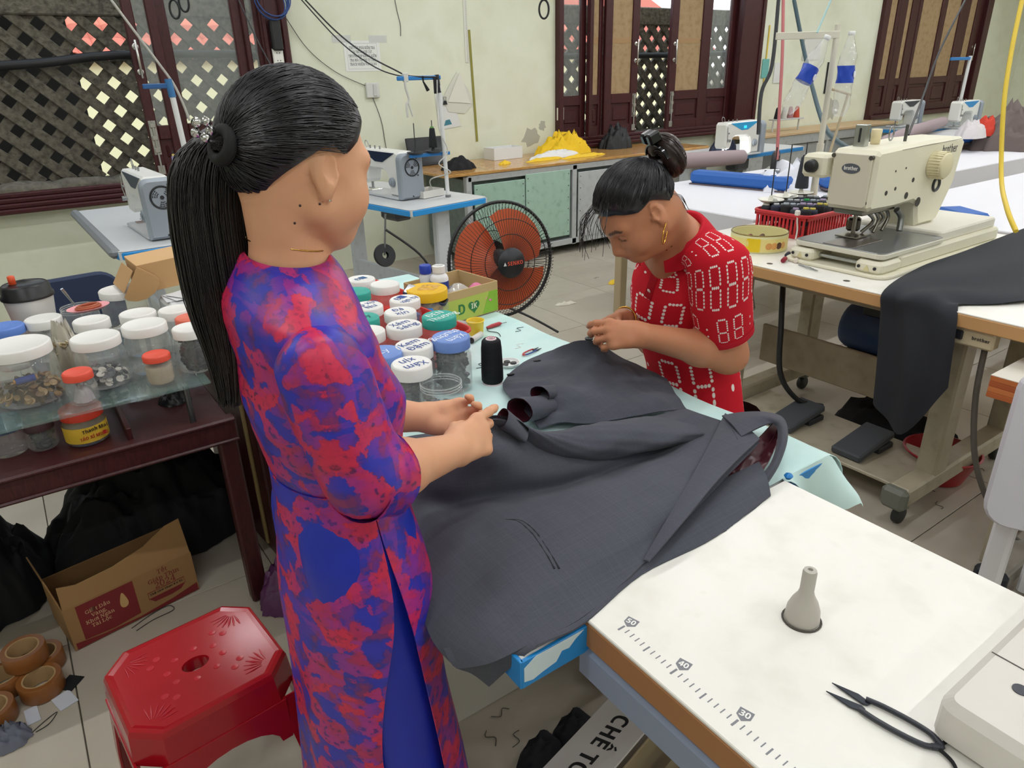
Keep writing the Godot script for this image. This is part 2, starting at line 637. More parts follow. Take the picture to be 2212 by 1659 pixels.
func light_and_camera() -> void:
	var cam := Camera3D.new()
	cam.name = "camera"
	cam.position = Vector3(0, 1.5, 0)
	cam.rotation = Vector3(-0.41709, -0.60336, -0.02635)
	cam.fov = 56.998
	cam.near = 0.05
	add_child(cam)
	var env := Environment.new()
	env.background_mode = Environment.BG_SKY
	var sky := Sky.new()
	var sm := ProceduralSkyMaterial.new()
	sm.sky_top_color = col("cfe0f2")
	sm.sky_horizon_color = col("f4f6f8")
	sm.ground_horizon_color = col("b9b4aa")
	sm.ground_bottom_color = col("8d877c")
	sm.sky_energy_multiplier = 1.5
	sky.sky_material = sm
	env.sky = sky
	env.tonemap_mode = Environment.TONE_MAPPER_LINEAR
	env.tonemap_exposure = 1.45
	env.sdfgi_enabled = true
	env.ssao_enabled = true
	env.ssil_enabled = true
	var we := WorldEnvironment.new()
	we.environment = env
	we.name = "surroundings"
	add_child(we)
	# fluorescent battens in rows under the ceiling, as their mirror images in the window glass show
	var body := Geo.new().box(Vector3(0, 0.03, 0), Vector3(1.24, 0.05, 0.07), 0.008)
	var caps := Geo.new().box(Vector3(-0.605, -0.012, 0), Vector3(0.02, 0.045, 0.035), 0.004).box(Vector3(0.605, -0.012, 0), Vector3(0.02, 0.045, 0.035), 0.004)
	var tubeg := Geo.new().cyl(Vector3(-0.595, -0.014, 0), Vector3(0.595, -0.014, 0), 0.014, -1, 12)
	var glow := StandardMaterial3D.new()
	glow.albedo_color = Color.WHITE
	glow.emission_enabled = true
	glow.emission = col("f7fbff")
	glow.emission_energy_multiplier = 6.0
	var body_m := body.mesh()
	var caps_m := caps.mesh()
	var tube_m := tubeg.mesh()
	for z in [-4.3, -2.5, -0.75, 1.0, 2.8]:
		for x in [-1.0, 1.1, 3.2, 5.3, 7.4, 9.5, 11.6]:
			var l := thing("ceiling_lamp", "white fluorescent tube lamp under the ceiling outside the picture", "lamp", Vector3(x, 3.02, z), 0, "fluorescent ceiling lamps")
			part(l, "batten", body_m, mat("e8e8e4", 0.5))
			part(l, "tube_holder", caps_m, mat("dcdcd8", 0.5))
			part(l, "tube", tube_m, glow)
			var a := AreaLight3D.new()
			a.name = "tube_light"
			a.area_size = Vector2(1.19, 0.03)
			a.light_energy = 0.75
			a.light_color = col("fbfcff")
			a.area_range = 30.0
			a.shadow_enabled = true
			a.rotation_degrees = Vector3(-90, 0, 0)
			a.position = Vector3(0, -0.034, 0)
			l.add_child(a)
func plaster() -> StandardMaterial3D:
	var m := StandardMaterial3D.new()
	m.albedo_texture = noise_tex(["d8dbc2", "e1e4ce", "e5e8d4", "dcdfc8"], [0.0, 0.4, 0.7, 1.0], 0.006, 512, 5, 11)
	m.roughness = 0.55
	m.metallic_specular = 0.35
	m.normal_enabled = true
	m.normal_texture = bump_tex(0.03, 512, 1.2)
	m.normal_scale = 0.25
	return tri(m, 0.45, true)
func setting() -> void:
	# floor: big beige tiles on a screed, joints left open
	var fl := struct("floor", Geo.new().box(Vector3(5.5, -0.06, -0.5), Vector3(17, 0.1, 10.4)), mat("8a8378", 0.9))
	var tg := Geo.new().box(Vector3(0, -0.006, 0), Vector3(0.5965, 0.012, 0.5965), 0.0012).mesh()
	var tms := []
	for k in 4:
		var m := StandardMaterial3D.new()
		m.albedo_texture = noise_tex([["b3aa9a", "b8afa0", "b1a898"], ["b5ad9e", "bab2a3", "b3aa9b"], ["b0a798", "b6ad9e", "b2a99a"], ["b7af9f", "bbb3a4", "b4ab9c"]][k], [0.0, 0.5, 1.0], 0.006, 256, 4, 40 + k)
		m.roughness = 0.22
		m.metallic_specular = 0.45
		m.roughness_texture = noise_tex(["6a6a6a", "8a8a8a"], [0.2, 0.9], 0.02, 256, 4, 60 + k)
		m.roughness_texture_channel = BaseMaterial3D.TEXTURE_CHANNEL_RED
		m.roughness = 0.75
		tms.append(tri(m, 1.3, true))
	for ix in 25:
		for iz in 11:
			var p := Vector3(-1.08 + 0.6 * ix + 0.002, 0, -5.36 + 0.6 * iz)
			part(fl, "tile", tg, tms[(ix * 7 + iz * 3 + ix * iz) % 4], Transform3D(Basis(), p))
	var pl := plaster()
	# window wall with three openings
	var wb := Geo.new()
	var th := 0.22
	var zc := WALL_Z - th / 2
	var ops := [[-1.7, 1.95, 0.745, 2.5], [4.44, 7.3, 0.8, 2.5], [9.74, 12.64, 0.77, 2.5]]
	var x0 := -3.0
	for o in ops:
		wb.box(Vector3((x0 + o[0]) / 2, 1.6, zc), Vector3(o[0] - x0, 3.2, th))
		wb.box(Vector3((o[0] + o[1]) / 2, o[2] / 2, zc), Vector3(o[1] - o[0], o[2], th))
		wb.box(Vector3((o[0] + o[1]) / 2, (3.2 + o[3]) / 2, zc), Vector3(o[1] - o[0], 3.2 - o[3], th))
		x0 = o[1]
	wb.box(Vector3((x0 + 14.0) / 2, 1.6, zc), Vector3(14.0 - x0, 3.2, th))
	struct("wall_back", wb, pl)
	struct("wall_left", Geo.new().box(Vector3(-3.1, 1.6, -0.5), Vector3(0.2, 3.2, 10.4)), pl)
	struct("wall_right", Geo.new().box(Vector3(14.1, 1.6, -0.5), Vector3(0.2, 3.2, 10.4)), pl)
	struct("wall_front", Geo.new().box(Vector3(5.5, 1.6, 4.7), Vector3(17, 3.2, 0.2)), pl)
	struct("ceiling", Geo.new().box(Vector3(5.5, 3.17, -0.5), Vector3(17.4, 0.14, 10.6)), mat("eeeee8", 0.8))
func wood() -> StandardMaterial3D:
	if mats.has("wood"): return mats["wood"]
	var m := StandardMaterial3D.new()
	m.albedo_texture = noise_tex(["2a1013", "3d181b", "4a2022", "351417"], [0.0, 0.35, 0.7, 1.0], 0.05, 512, 5, 5, 30.0)
	m.roughness = 0.38
	m.metallic_specular = 0.45
	tri(m, 1.0, true)
	m.uv1_scale = Vector3(4, 0.6, 4)
	mats["wood"] = m
	return m
func cardboard(sd := 7) -> StandardMaterial3D:
	var key := "card%d" % sd
	if mats.has(key): return mats[key]
	var m := StandardMaterial3D.new()
	m.albedo_texture = noise_tex(["97805f", "a68e6c", "ad9573", "9d8767"], [0.0, 0.4, 0.7, 1.0], 0.02, 256, 5, sd)
	m.roughness = 0.85
	m.metallic_specular = 0.2
	tri(m, 2.0)
	mats[key] = m
	return m
# one hinged leaf: two stiles, three rails, a pane above and a raised panel below
func leaf(parent: Node3D, at: Vector3, w: float, y0: float, y1: float, split: float, turn: float, handle := 0, pane_on := true, bolt := 0, st := 0.075) -> Node3D:
	var g := Geo.new()
	var d := 0.045
	var h := y1 - y0
	for s in [-1, 1]: g.box(Vector3(s * (w - st) / 2, h / 2, 0), Vector3(st, h, d), 0.006)
	var wi := w - 2 * st
	g.box(Vector3(0, 0.05, 0), Vector3(wi, 0.1, d), 0.006)
	g.box(Vector3(0, h - 0.05, 0), Vector3(wi, 0.1, d), 0.006)
	if split > 0.0: g.box(Vector3(0, split, 0), Vector3(wi, 0.09, d), 0.006)
	var L := part(parent, "casement", g, wood(), Transform3D(Basis(Vector3.UP, turn), at + Vector3(0, y0, 0)))
	if split > 0.0 and wi > 0.03:
		var pg := Geo.new().box(Vector3(0, (0.1 + split - 0.045) / 2, -0.004), Vector3(wi, split - 0.145, 0.014))
		pg.box(Vector3(0, (0.1 + split - 0.045) / 2, 0.004), Vector3(max(0.02, wi - 0.07), split - 0.215, 0.02), 0.009)
		part(L, "raised_panel", pg, wood())
	if pane_on:
		var lo := split + 0.045 if split > 0.0 else 0.1
		part(L, "pane", Geo.new().box(Vector3(0, (lo + h - 0.1) / 2, 0), Vector3(wi, h - 0.1 - lo, 0.004)), glass("dfe8e6", 0.10, 0.02))
	if handle != 0:
		var hg := Geo.new()
		var hx := handle * (w - st) / 2
		hg.cyl(Vector3(hx, 0.64 + 0.0, 0.055), Vector3(hx, 0.87, 0.055), 0.008, -1, 10, 0.002)
		for yy in [0.68, 0.83]:
			hg.cyl(Vector3(hx, yy, 0.02), Vector3(hx, yy, 0.055), 0.006, -1, 8)
			hg.cyl(Vector3(hx, yy, 0.0215), Vector3(hx, yy, 0.0265), 0.02, -1, 14, 0.001)
		part(L, "handle", hg, mat("c9c7c2", 0.25, 1.0))
	if bolt != 0:
		var bx := bolt * (w - st) / 2
		var bg := Geo.new()
		bg.box(Vector3(bx, 0.27, 0.025), Vector3(0.045, 0.22, 0.004), 0.001)
		bg.cyl(Vector3(bx, 0.05, 0.034), Vector3(bx, 0.38, 0.034), 0.007, -1, 8)
		for yy in [0.19, 0.27, 0.35]: bg.box(Vector3(bx, yy, 0.034), Vector3(0.035, 0.03, 0.016), 0.003)
		bg.box(Vector3(bx, 0.06, 0.028), Vector3(0.045, 0.06, 0.01), 0.002)
		part(L, "bolt", bg, mat("b9b8b2", 0.35, 0.9))
	return L
func windows() -> void:
	var zf := WALL_Z + 0.01
	# left window: the near half stands open, two leaves remain
	var w1 := Node3D.new()
	w1.name = "window_1"
	w1.set_meta("kind", "structure")
	add_child(w1)
	part(w1, "jamb", Geo.new().box(Vector3(1.86, 1.62, zf - 0.07), Vector3(0.19, 1.78, 0.2), 0.01).box(Vector3(1.79, 1.62, zf + 0.01), Vector3(0.03, 1.78, 0.09), 0.006).box(Vector3(1.93, 1.62, zf + 0.03), Vector3(0.05, 1.78, 0.05), 0.01), wood())
	var sg := Geo.new()
	for k in 4: sg.box(Vector3(0.12, 0.765 + 0.028 * k, zf + 0.075 - 0.03 * k), Vector3(3.65, 0.03, 0.1 - 0.012 * k), 0.007)
	part(w1, "window_sill", sg, wood())
	leaf(w1, Vector3(1.0, 0, zf + 0.02), 0.2, 0.87, 2.5, 0.3, 0.0, -1, true, -1, 0.062)
	leaf(w1, Vector3(1.385, 0, zf - 0.06), 0.57, 0.87, 2.5, 0.3, 0.0)
	leaf(w1, Vector3(1.715, 0, zf - 0.03), 0.12, 0.87, 2.5, 0.3, 0.0, 0, true, 0, 0.035)
	# middle window
	var w2 := Node3D.new()
	w2.name = "window_2"
	w2.set_meta("kind", "structure")
	add_child(w2)
	var jg := Geo.new()
	jg.box(Vector3(4.465, 1.65, zf - 0.05), Vector3(0.06, 1.72, 0.2), 0.008)
	jg.box(Vector3(7.14, 1.65, zf - 0.05), Vector3(0.36, 1.72, 0.2), 0.01)
	jg.box(Vector3(6.965, 1.65, zf + 0.03), Vector3(0.03, 1.72, 0.08), 0.008)
	jg.box(Vector3(7.3, 1.65, zf + 0.04), Vector3(0.05, 1.72, 0.06), 0.01)
	part(w2, "jamb", jg, wood())
	var s2 := Geo.new()
	for k in 3: s2.box(Vector3(5.87, 0.815 + 0.03 * k, zf + 0.06 - 0.03 * k), Vector3(2.95, 0.032, 0.1 - 0.012 * k), 0.007)
	part(w2, "window_sill", s2, wood())
	leaf(w2, Vector3(4.65, 0, zf - 0.06), 0.36, 0.88, 2.5, 0.34, 0.0, 0, true, 0, 0.065)
	leaf(w2, Vector3(4.92, 0, zf - 0.02), 0.24, 0.88, 2.5, 0.34, 0.35, 0, false, 0, 0.06)
	leaf(w2, Vector3(5.26, 0, zf - 0.02), 0.44, 0.88, 2.5, 0.34, 0.0, 1, false, 1, 0.09)
	leaf(w2, Vector3(6.21, 0, zf - 0.02), 0.56, 0.88, 2.5, 0.34, 0.0, -1, false, -1, 0.1)
	leaf(w2, Vector3(6.73, 0, zf - 0.06), 0.46, 0.88, 2.5, 0.34, 0.0, 0, true, 0, 0.075)
	# right window
	var w3 := Node3D.new()
	w3.name = "window_3"
	w3.set_meta("kind", "structure")
	add_child(w3)
	var j3 := Geo.new()
	j3.box(Vector3(9.8, 1.63, zf - 0.05), Vector3(0.12, 1.75, 0.2), 0.01)
	j3.box(Vector3(12.56, 1.63, zf - 0.05), Vector3(0.16, 1.75, 0.2), 0.01)
	j3.box(Vector3(11.2, 0.8, zf + 0.03), Vector3(2.9, 0.06, 0.12), 0.01)
	part(w3, "jamb", j3, wood())
	leaf(w3, Vector3(10.02, 0, zf - 0.03), 0.34, 0.83, 2.5, 0.4, 0.0, 0, false, 0, 0.07)
	leaf(w3, Vector3(10.42, 0, zf - 0.03), 0.44, 0.83, 2.5, 0.4, 0.0, 0, false, 0, 0.16)
	leaf(w3, Vector3(11.0, 0, zf - 0.03), 0.66, 0.83, 2.5, 0.4, 0.0, 0, false, 0, 0.07)
	leaf(w3, Vector3(11.6, 0, zf - 0.03), 0.54, 0.83, 2.5, 0.4, 0.0, 0, false, 0, 0.07)
	leaf(w3, Vector3(12.17, 0, zf - 0.03), 0.6, 0.83, 2.5, 0.4, 0.0, 1, false, 0, 0.2)
	# cardboard filling some of the panes
	for a in [[4.92, 0.12, 0.35, "narrow cardboard strip with torn tape in the middle window's folded leaf"], [5.26, 0.27, 0.0, "cardboard sheet in the middle window left of the open gap"], [6.21, 0.37, 0.0, "cardboard sheet in pieces right of the middle window's open gap"]]:
		var c := thing("cardboard_sheet", a[3], "cardboard", Vector3(a[0], 1.26, zf - 0.02), a[2], "cardboard in the windows")
		part(c, "sheet", Geo.new().box(Vector3(0, 0.24, 0), Vector3(a[1], 0.48, 0.006)), cardboard())
		part(c, "sheet", Geo.new().box(Vector3(0, 0.78, 0.001), Vector3(a[1], 0.59, 0.006)), cardboard(8))
		part(c, "tape", Geo.new().box(Vector3(0, 0.48, 0.0045), Vector3(a[1] * 0.9, 0.05, 0.0008)), mat("a8875f", 0.3))
	var names3 := ["narrow brown cardboard in the right window beside the wall", "cardboard strip between thick stiles of the right window", "wide brown cardboard in the middle of the right window", "brown cardboard with a bright edge in the right window", "cardboard strip by the right window's far stile"]
	var k3 := 0
	for a in [[10.02, 0.2], [10.42, 0.12], [11.0, 0.52], [11.6, 0.4], [12.17, 0.2]]:
		solo("cardboard_sheet", names3[k3], "cardboard", Geo.new().box(Vector3.ZERO, Vector3(a[1], 1.12, 0.006)), cardboard(9), Vector3(a[0], 1.835, zf - 0.03), 0, "cardboard in the windows")
		k3 += 1
func concrete() -> StandardMaterial3D:
	if mats.has("concrete"): return mats["concrete"]
	var m := StandardMaterial3D.new()
	m.albedo_texture = noise_tex(["4d4941", "6a655b", "7c766a", "5b564d"], [0.0, 0.4, 0.75, 1.0], 0.03, 512, 6, 21)
	m.roughness = 0.9
	m.metallic_specular = 0.2
	m.normal_enabled = true
	m.normal_texture = bump_tex(0.05, 512, 6.0, 5, 4)
	m.normal_scale = 0.6
	tri(m, 1.1, true)
	mats["concrete"] = m
	return m
func outdoors() -> void:
	# concrete lattice screen along the outside of the windows: every bar is a piece of its own
	var zl := -6.2
	var la := thing("lattice_screen", "grey concrete diamond lattice screen outside the windows", "screen", Vector3(0, 0, zl))
	part(la, "bottom_beam", Geo.new().box(Vector3(3.4, 0.42, -0.02), Vector3(11.2, 0.86, 0.14), 0.02), concrete())
	part(la, "top_beam", Geo.new().box(Vector3(3.4, 2.0, -0.02), Vector3(11.2, 0.17, 0.14), 0.01), concrete())
	var hgt := 1.08
	for dir in [-1, 1]:
		var bg := Geo.new().box(Vector3.ZERO, Vector3(0.068, hgt * 1.42, 0.035), 0.003, Basis(Vector3(0, 0, 1), dir * PI / 4)).mesh()
		for k in 56: part(la, "slat", bg, concrete(), Transform3D(Basis(), Vector3(-2.0 + 0.19 * k, 0.85 + hgt / 2, dir * 0.015)))
	# rubble ledge below the lattice, seen over the left sill
	var rg := []
	for j in 5:
		for k in 40:
			var x := -1.7 + 3.7 * k / 39.0
			var n1 := sin(x * 31.0 + j) * 0.006 + sin(x * 73.0 + j * 2.0) * 0.004 + sin(x * 17.0) * 0.008
			rg.append(Vector3(x, [0.6, 0.84, 0.88, 0.88, 0.86][j] + n1 * 1.5, [-5.84, -5.84, -5.88, -6.0, -6.14][j] + n1))
	solo("rubble_ledge", "rough crumbling concrete ledge between left window sill and lattice", "ledge", Geo.new().grid(rg, 40, 5), concrete())
	solo("drain_pipe", "black pipe running along the lattice outside the windows", "pipe", Geo.new().tube(smooth_path([Vector3(-2, 1.55, -6.1), Vector3(0.2, 1.61, -6.1), Vector3(1.1, 1.67, -6.1), Vector3(3.5, 1.63, -6.1), Vector3(6.2, 1.615, -6.1), Vector3(8.6, 1.64, -6.1)], 6), 0.03, 10), mat("1d1d1f", 0.5))
	solo("ground_outside", "grey paved ground outside the windows", "ground", Geo.new().box(Vector3(5, -0.2, -14), Vector3(34, 0.1, 16.4)), mat("9b968b", 0.9))
	# what stands behind the lattice
	var sh := thing("garden_shed", "dark weathered shed wall seen through the left of the lattice", "shed", Vector3(-1.4, -0.15, -7.4))
	part(sh, "wall", Geo.new().box(Vector3(0, 1.5, 0), Vector3(4.3, 3.0, 0.2)), mat("34322d", 0.9))
	part(sh, "roof", Geo.new().box(Vector3(0.1, 2.55, 0.6), Vector3(4.5, 0.08, 1.3), 0.0, Basis(Vector3.RIGHT, 0.12)), mat("5a5650", 0.8))
	var ho := thing("neighbour_house", "pale yellow neighbouring house with red tiled roof outside the windows", "house", Vector3(6.0, -0.15, -12.5))
	part(ho, "wall", Geo.new().box(Vector3(0, 1.0, 0), Vector3(17, 2.0, 0.3)), mat("e6d8a8", 0.9))
	var tile := Geo.new()
	var tp := []
	for j in 2:
		for k in 7:
			var a := PI * k / 6.0
			tp.append(Vector3(-cos(a) * 0.11, sin(a) * 0.05, j * 0.42))
	tile.cloth(tp, 7, 2, 0.012)
	var tm := tile.mesh()
	var reds := [mat("b9614a", 0.85), mat("c56d53", 0.85), mat("a9553f", 0.85)]
	var slope := Basis(Vector3.RIGHT, 0.5)
	var roof := part(ho, "roof", Geo.new().box(Vector3(0, 2.62, -0.95), Vector3(17, 0.06, 2.9), 0, slope), reds[2])
	for r in 6:
		for k in 47:
			var lx := -1.6 + 0.215 * k - 3.4
			part(roof, "roof_tile", tm, reds[(r * 5 + k * 3) % 3], Transform3D(slope, Vector3(lx, 2.66, -0.95) + slope * Vector3(0, 0.02, 1.05 - 0.4 * r)))
	part(ho, "upper_wall", Geo.new().box(Vector3(0, 4.6, -3.2), Vector3(17, 3.0, 0.3)), mat("f1eee6", 0.9))
	var lv := part(ho, "louvre_window", Geo.new().box(Vector3(-1.1, 3.75, -3.03), Vector3(1.1, 0.9, 0.06)), mat("8d8680", 0.8))
	for k in 7: part(lv, "louvre", Geo.new().box(Vector3(-1.1, 3.4 + 0.115 * k, -2.98), Vector3(1.0, 0.06, 0.05), 0, Basis(Vector3.RIGHT, 0.5)), mat("b9b2aa", 0.8))
func pale_top() -> StandardMaterial3D:
	if mats.has("pale_top"): return mats["pale_top"]
	var m := StandardMaterial3D.new()
	m.albedo_texture = noise_tex(["e6e4da", "eeece4", "f0eee7", "e9e7de"], [0.0, 0.4, 0.8, 1.0], 0.02, 256, 5, 31)
	m.roughness = 0.32
	m.metallic_specular = 0.45
	tri(m, 1.5)
	mats["pale_top"] = m
	return m
func metal_paint(hex: String, sd := 3) -> StandardMaterial3D:
	var key := "mp" + hex
	if mats.has(key): return mats[key]
	var m := StandardMaterial3D.new()
	var c := col(hex)
	m.albedo_texture = noise_tex([c.darkened(0.12).to_html(false), hex, c.lightened(0.06).to_html(false), hex], [0.0, 0.35, 0.75, 1.0], 0.02, 256, 5, sd)
	m.roughness = 0.45
	tri(m, 2.0)
	mats[key] = m
	return m
# a sewing table: worktop with a coloured edge, steel T-legs on feet, stretcher
func sewing_table(called: String, label: String, at: Vector3, turn: float, w: float, d: float, edge: Material, top: Material, leg: Material, group := "", pulley := true) -> Node3D:
	# origin on the floor under the middle of the top; at.y gives the height of the top
	var h := at.y
	var t := thing(called, label, "table", Vector3(at.x, 0, at.z), turn, group)
	part(t, "table_top", Geo.new().prism(rr(w, d, 0.04), 0.0, 0.004, flat().translated(Vector3(0, h - 0.004, 0)), 0.0015).box(Vector3(0, h - 0.022, 0), Vector3(w - 0.01, 0.034, d - 0.01)), top)
	part(t, "edge_band", Geo.new().prism(rr(w + 0.006, d + 0.006, 0.043), 0.0, 0.034, flat().translated(Vector3(0, h - 0.039, 0)), 0.004), edge)
	for s in [-1, 1]:
		var x: float = s * (w / 2 - 0.11)
		part(t, "leg", Geo.new().box(Vector3(x, (h - 0.04) / 2 + 0.03, 0), Vector3(0.05, h - 0.1, 0.11), 0.008), leg)
		part(t, "foot", Geo.new().box(Vector3(x, 0.045, 0), Vector3(0.055, 0.05, d * 0.86), 0.012).cyl(Vector3(x, 0, d * 0.36), Vector3(x, 0.03, d * 0.36), 0.022).cyl(Vector3(x, 0, -d * 0.36), Vector3(x, 0.03, -d * 0.36), 0.022), leg)
	part(t, "stretcher", Geo.new().box(Vector3(0, 0.18, -0.03), Vector3(w - 0.22, 0.16, 0.03), 0.005).box(Vector3(0, h - 0.06, 0), Vector3(w - 0.22, 0.035, 0.05), 0.005), leg)
	if pulley:
		part(t, "motor_box", Geo.new().box(Vector3(0.05, h - 0.12, 0.05), Vector3(0.2, 0.12, 0.14), 0.02), mat("4a4d52", 0.5))
	return t
# an industrial lockstitch machine head; its motor end looks along +x, the needle hangs at -x
func lockstitch(called: String, label: String, at: Vector3, turn: float, white: Material, grey: Material, accent: Material, lit := false, group := "industrial sewing machines") -> Node3D:
	var t := thing(called, label, "sewing machine", at, turn, group)
	part(t, "bed", Geo.new().prism(rr(0.5, 0.18, 0.02), 0.0, 0.014, flat(), 0.003), mat("c4c7ca", 0.35))
	part(t, "needle_plate", Geo.new().box(Vector3(-0.2, 0.016, 0.0), Vector3(0.06, 0.003, 0.1), 0.001), mat("d6d6d4", 0.2, 1.0))
	var prof := PackedVector2Array([Vector2(0.235, 0.012), Vector2(0.235, 0.275), Vector2(0.225, 0.285), Vector2(-0.235, 0.285), Vector2(-0.252, 0.265), Vector2(-0.252, 0.09), Vector2(-0.235, 0.07), Vector2(-0.185, 0.07), Vector2(-0.17, 0.09), Vector2(-0.15, 0.155), Vector2(-0.12, 0.168), Vector2(0.04, 0.168), Vector2(0.085, 0.15), Vector2(0.105, 0.11), Vector2(0.115, 0.012)])
	part(t, "arm", Geo.new().prism(prof, -0.06, 0.06, Transform3D(), 0.012), white)
	var ac := PackedVector2Array([Vector2(-0.2, 0.278), Vector2(0.2, 0.278), Vector2(0.05, 0.215), Vector2(-0.04, 0.215)])
	part(t, "front_panel", Geo.new().prism(ac, 0.0, 0.004, Transform3D(Basis(), Vector3(0, 0, 0.059)), 0.001), accent)
	part(t, "stitch_dial", Geo.new().cyl(Vector3(0.16, 0.1, 0.06), Vector3(0.16, 0.1, 0.078), 0.03, 0.028, 24, 0.002).cyl(Vector3(0.16, 0.1, 0.078), Vector3(0.16, 0.1, 0.084), 0.016, -1, 20, 0.002), grey)
	# motor cover with its round vent
	var cov := PackedVector2Array()
	for k in 7:
		var a := PI / 2 * k / 6.0
		cov.append(Vector2(0.055 + 0.03 * cos(a), 0.24 + 0.035 * sin(a)))
	for k in 7:
		var a := PI / 2 + PI / 2 * k / 6.0
		cov.append(Vector2(-0.045 + 0.04 * cos(a), 0.235 + 0.04 * sin(a)))
	cov.append(Vector2(-0.085, 0.0))
	cov.append(Vector2(0.09, 0.0))
	var face := Transform3D(Basis(Vector3(0, 0, -1), Vector3.UP, Vector3.RIGHT), Vector3(0.236, 0.004, 0))
	var mc := part(t, "motor_cover", Geo.new().prism(cov, 0.0, 0.062, face, 0.012, false), grey)
	var vg := Geo.new()
	var vx := 0.299
	vg.tube(ring(Vector3(vx, 0.195, 0), Vector3(0, 0, 1), Vector3.UP, 0.052, 30), 0.003, 6, true)
	vg.tube(ring(Vector3(vx, 0.195, 0), Vector3(0, 0, 1), Vector3.UP, 0.047, 30), 0.0015, 5, true)
	for r in [0.022, 0.031, 0.04]:
		for q in 3:
			for k in 3:
				var a0: float = q * TAU / 3 + 0.5 + (k - 1) * 0.34
				var arc := []
				for j in 4:
					var a: float = a0 + (j / 3.0 - 0.5) * 0.24
					arc.append(Vector3(vx, 0.195 + sin(a) * r, cos(a) * r))
				vg.tube(arc, 0.0022, 5)
	vg.cyl(Vector3(vx - 0.004, 0.195, 0), Vector3(vx + 0.003, 0.195, 0), 0.009, -1, 14)
	for q in [[0.25, -0.035], [0.145, -0.04], [0.02, 0.005]]: vg.cyl(Vector3(vx - 0.006, q[0], q[1]), Vector3(vx + 0.001, q[0], q[1]), 0.005, -1, 10)
	part(mc, "vent_grille", vg, mat("2b2d30", 0.5))
	# needle end
	var ng := Geo.new()
	ng.cyl(Vector3(-0.21, 0.03, 0), Vector3(-0.21, 0.09, 0), 0.004, -1, 8).cyl(Vector3(-0.195, 0.03, 0.0), Vector3(-0.195, 0.08, 0.0), 0.005, -1, 8)
	ng.box(Vector3(-0.2, 0.028, 0.01), Vector3(0.03, 0.006, 0.035), 0.002)
	ng.tube([Vector3(-0.245, 0.25, 0.066), Vector3(-0.245, 0.19, 0.07), Vector3(-0.235, 0.15, 0.066)], 0.003, 6)
	ng.cyl(Vector3(-0.225, 0.14, 0.06), Vector3(-0.225, 0.14, 0.085), 0.012, -1, 14).cyl(Vector3(-0.225, 0.2, 0.06), Vector3(-0.225, 0.2, 0.07), 0.006, -1, 10)
	part(t, "needle_parts", ng, mat("b7b9bb", 0.25, 1.0))
	var gg := Geo.new()
	for k in 3: gg.cyl(Vector3(-0.17 + 0.06 * k, 0.284, 0.01), Vector3(-0.17 + 0.06 * k, 0.305, 0.01), 0.005, -1, 8)
	gg.tube(smooth_path([Vector3(-0.23, 0.285, 0), Vector3(-0.25, 0.31, 0), Vector3(-0.24, 0.33, 0), Vector3(-0.215, 0.32, 0), Vector3(-0.205, 0.29, 0)], 4), 0.0025, 5)
	part(t, "thread_guide", gg, mat("a8aaac", 0.3, 1.0))
	if lit:
		var lm := StandardMaterial3D.new()
		lm.albedo_color = col("39c6f4")
		lm.emission_enabled = true
		lm.emission = col("31c0f2")
		lm.emission_energy_multiplier = 0.7
		part(t, "screen", Geo.new().box(Vector3(0.005, 0.24, 0.0635), Vector3(0.04, 0.022, 0.001)), lm)
		var led := StandardMaterial3D.new()
		led.albedo_color = col("eafcff")
		led.emission_enabled = true
		led.emission = col("e6fbff")
		led.emission_energy_multiplier = 3.0
		part(t, "needle_light", Geo.new().cyl(Vector3(-0.185, 0.068, 0.02), Vector3(-0.185, 0.064, 0.02), 0.008, -1, 10), led)
		var sp := OmniLight3D.new()
		sp.name = "needle_glow"
		sp.light_energy = 0.05
		sp.light_size = 0.008
		sp.omni_range = 20.0
		sp.shadow_enabled = true
		sp.position = Vector3(-0.185, 0.058, 0.02)
		t.add_child(sp)
	return t
func ring(c: Vector3, u: Vector3, w: Vector3, r: float, n := 24) -> Array:
	var o := []
	for k in n:
		var a := TAU * k / n
		o.append(c + u * cos(a) * r + w * sin(a) * r)
	return o
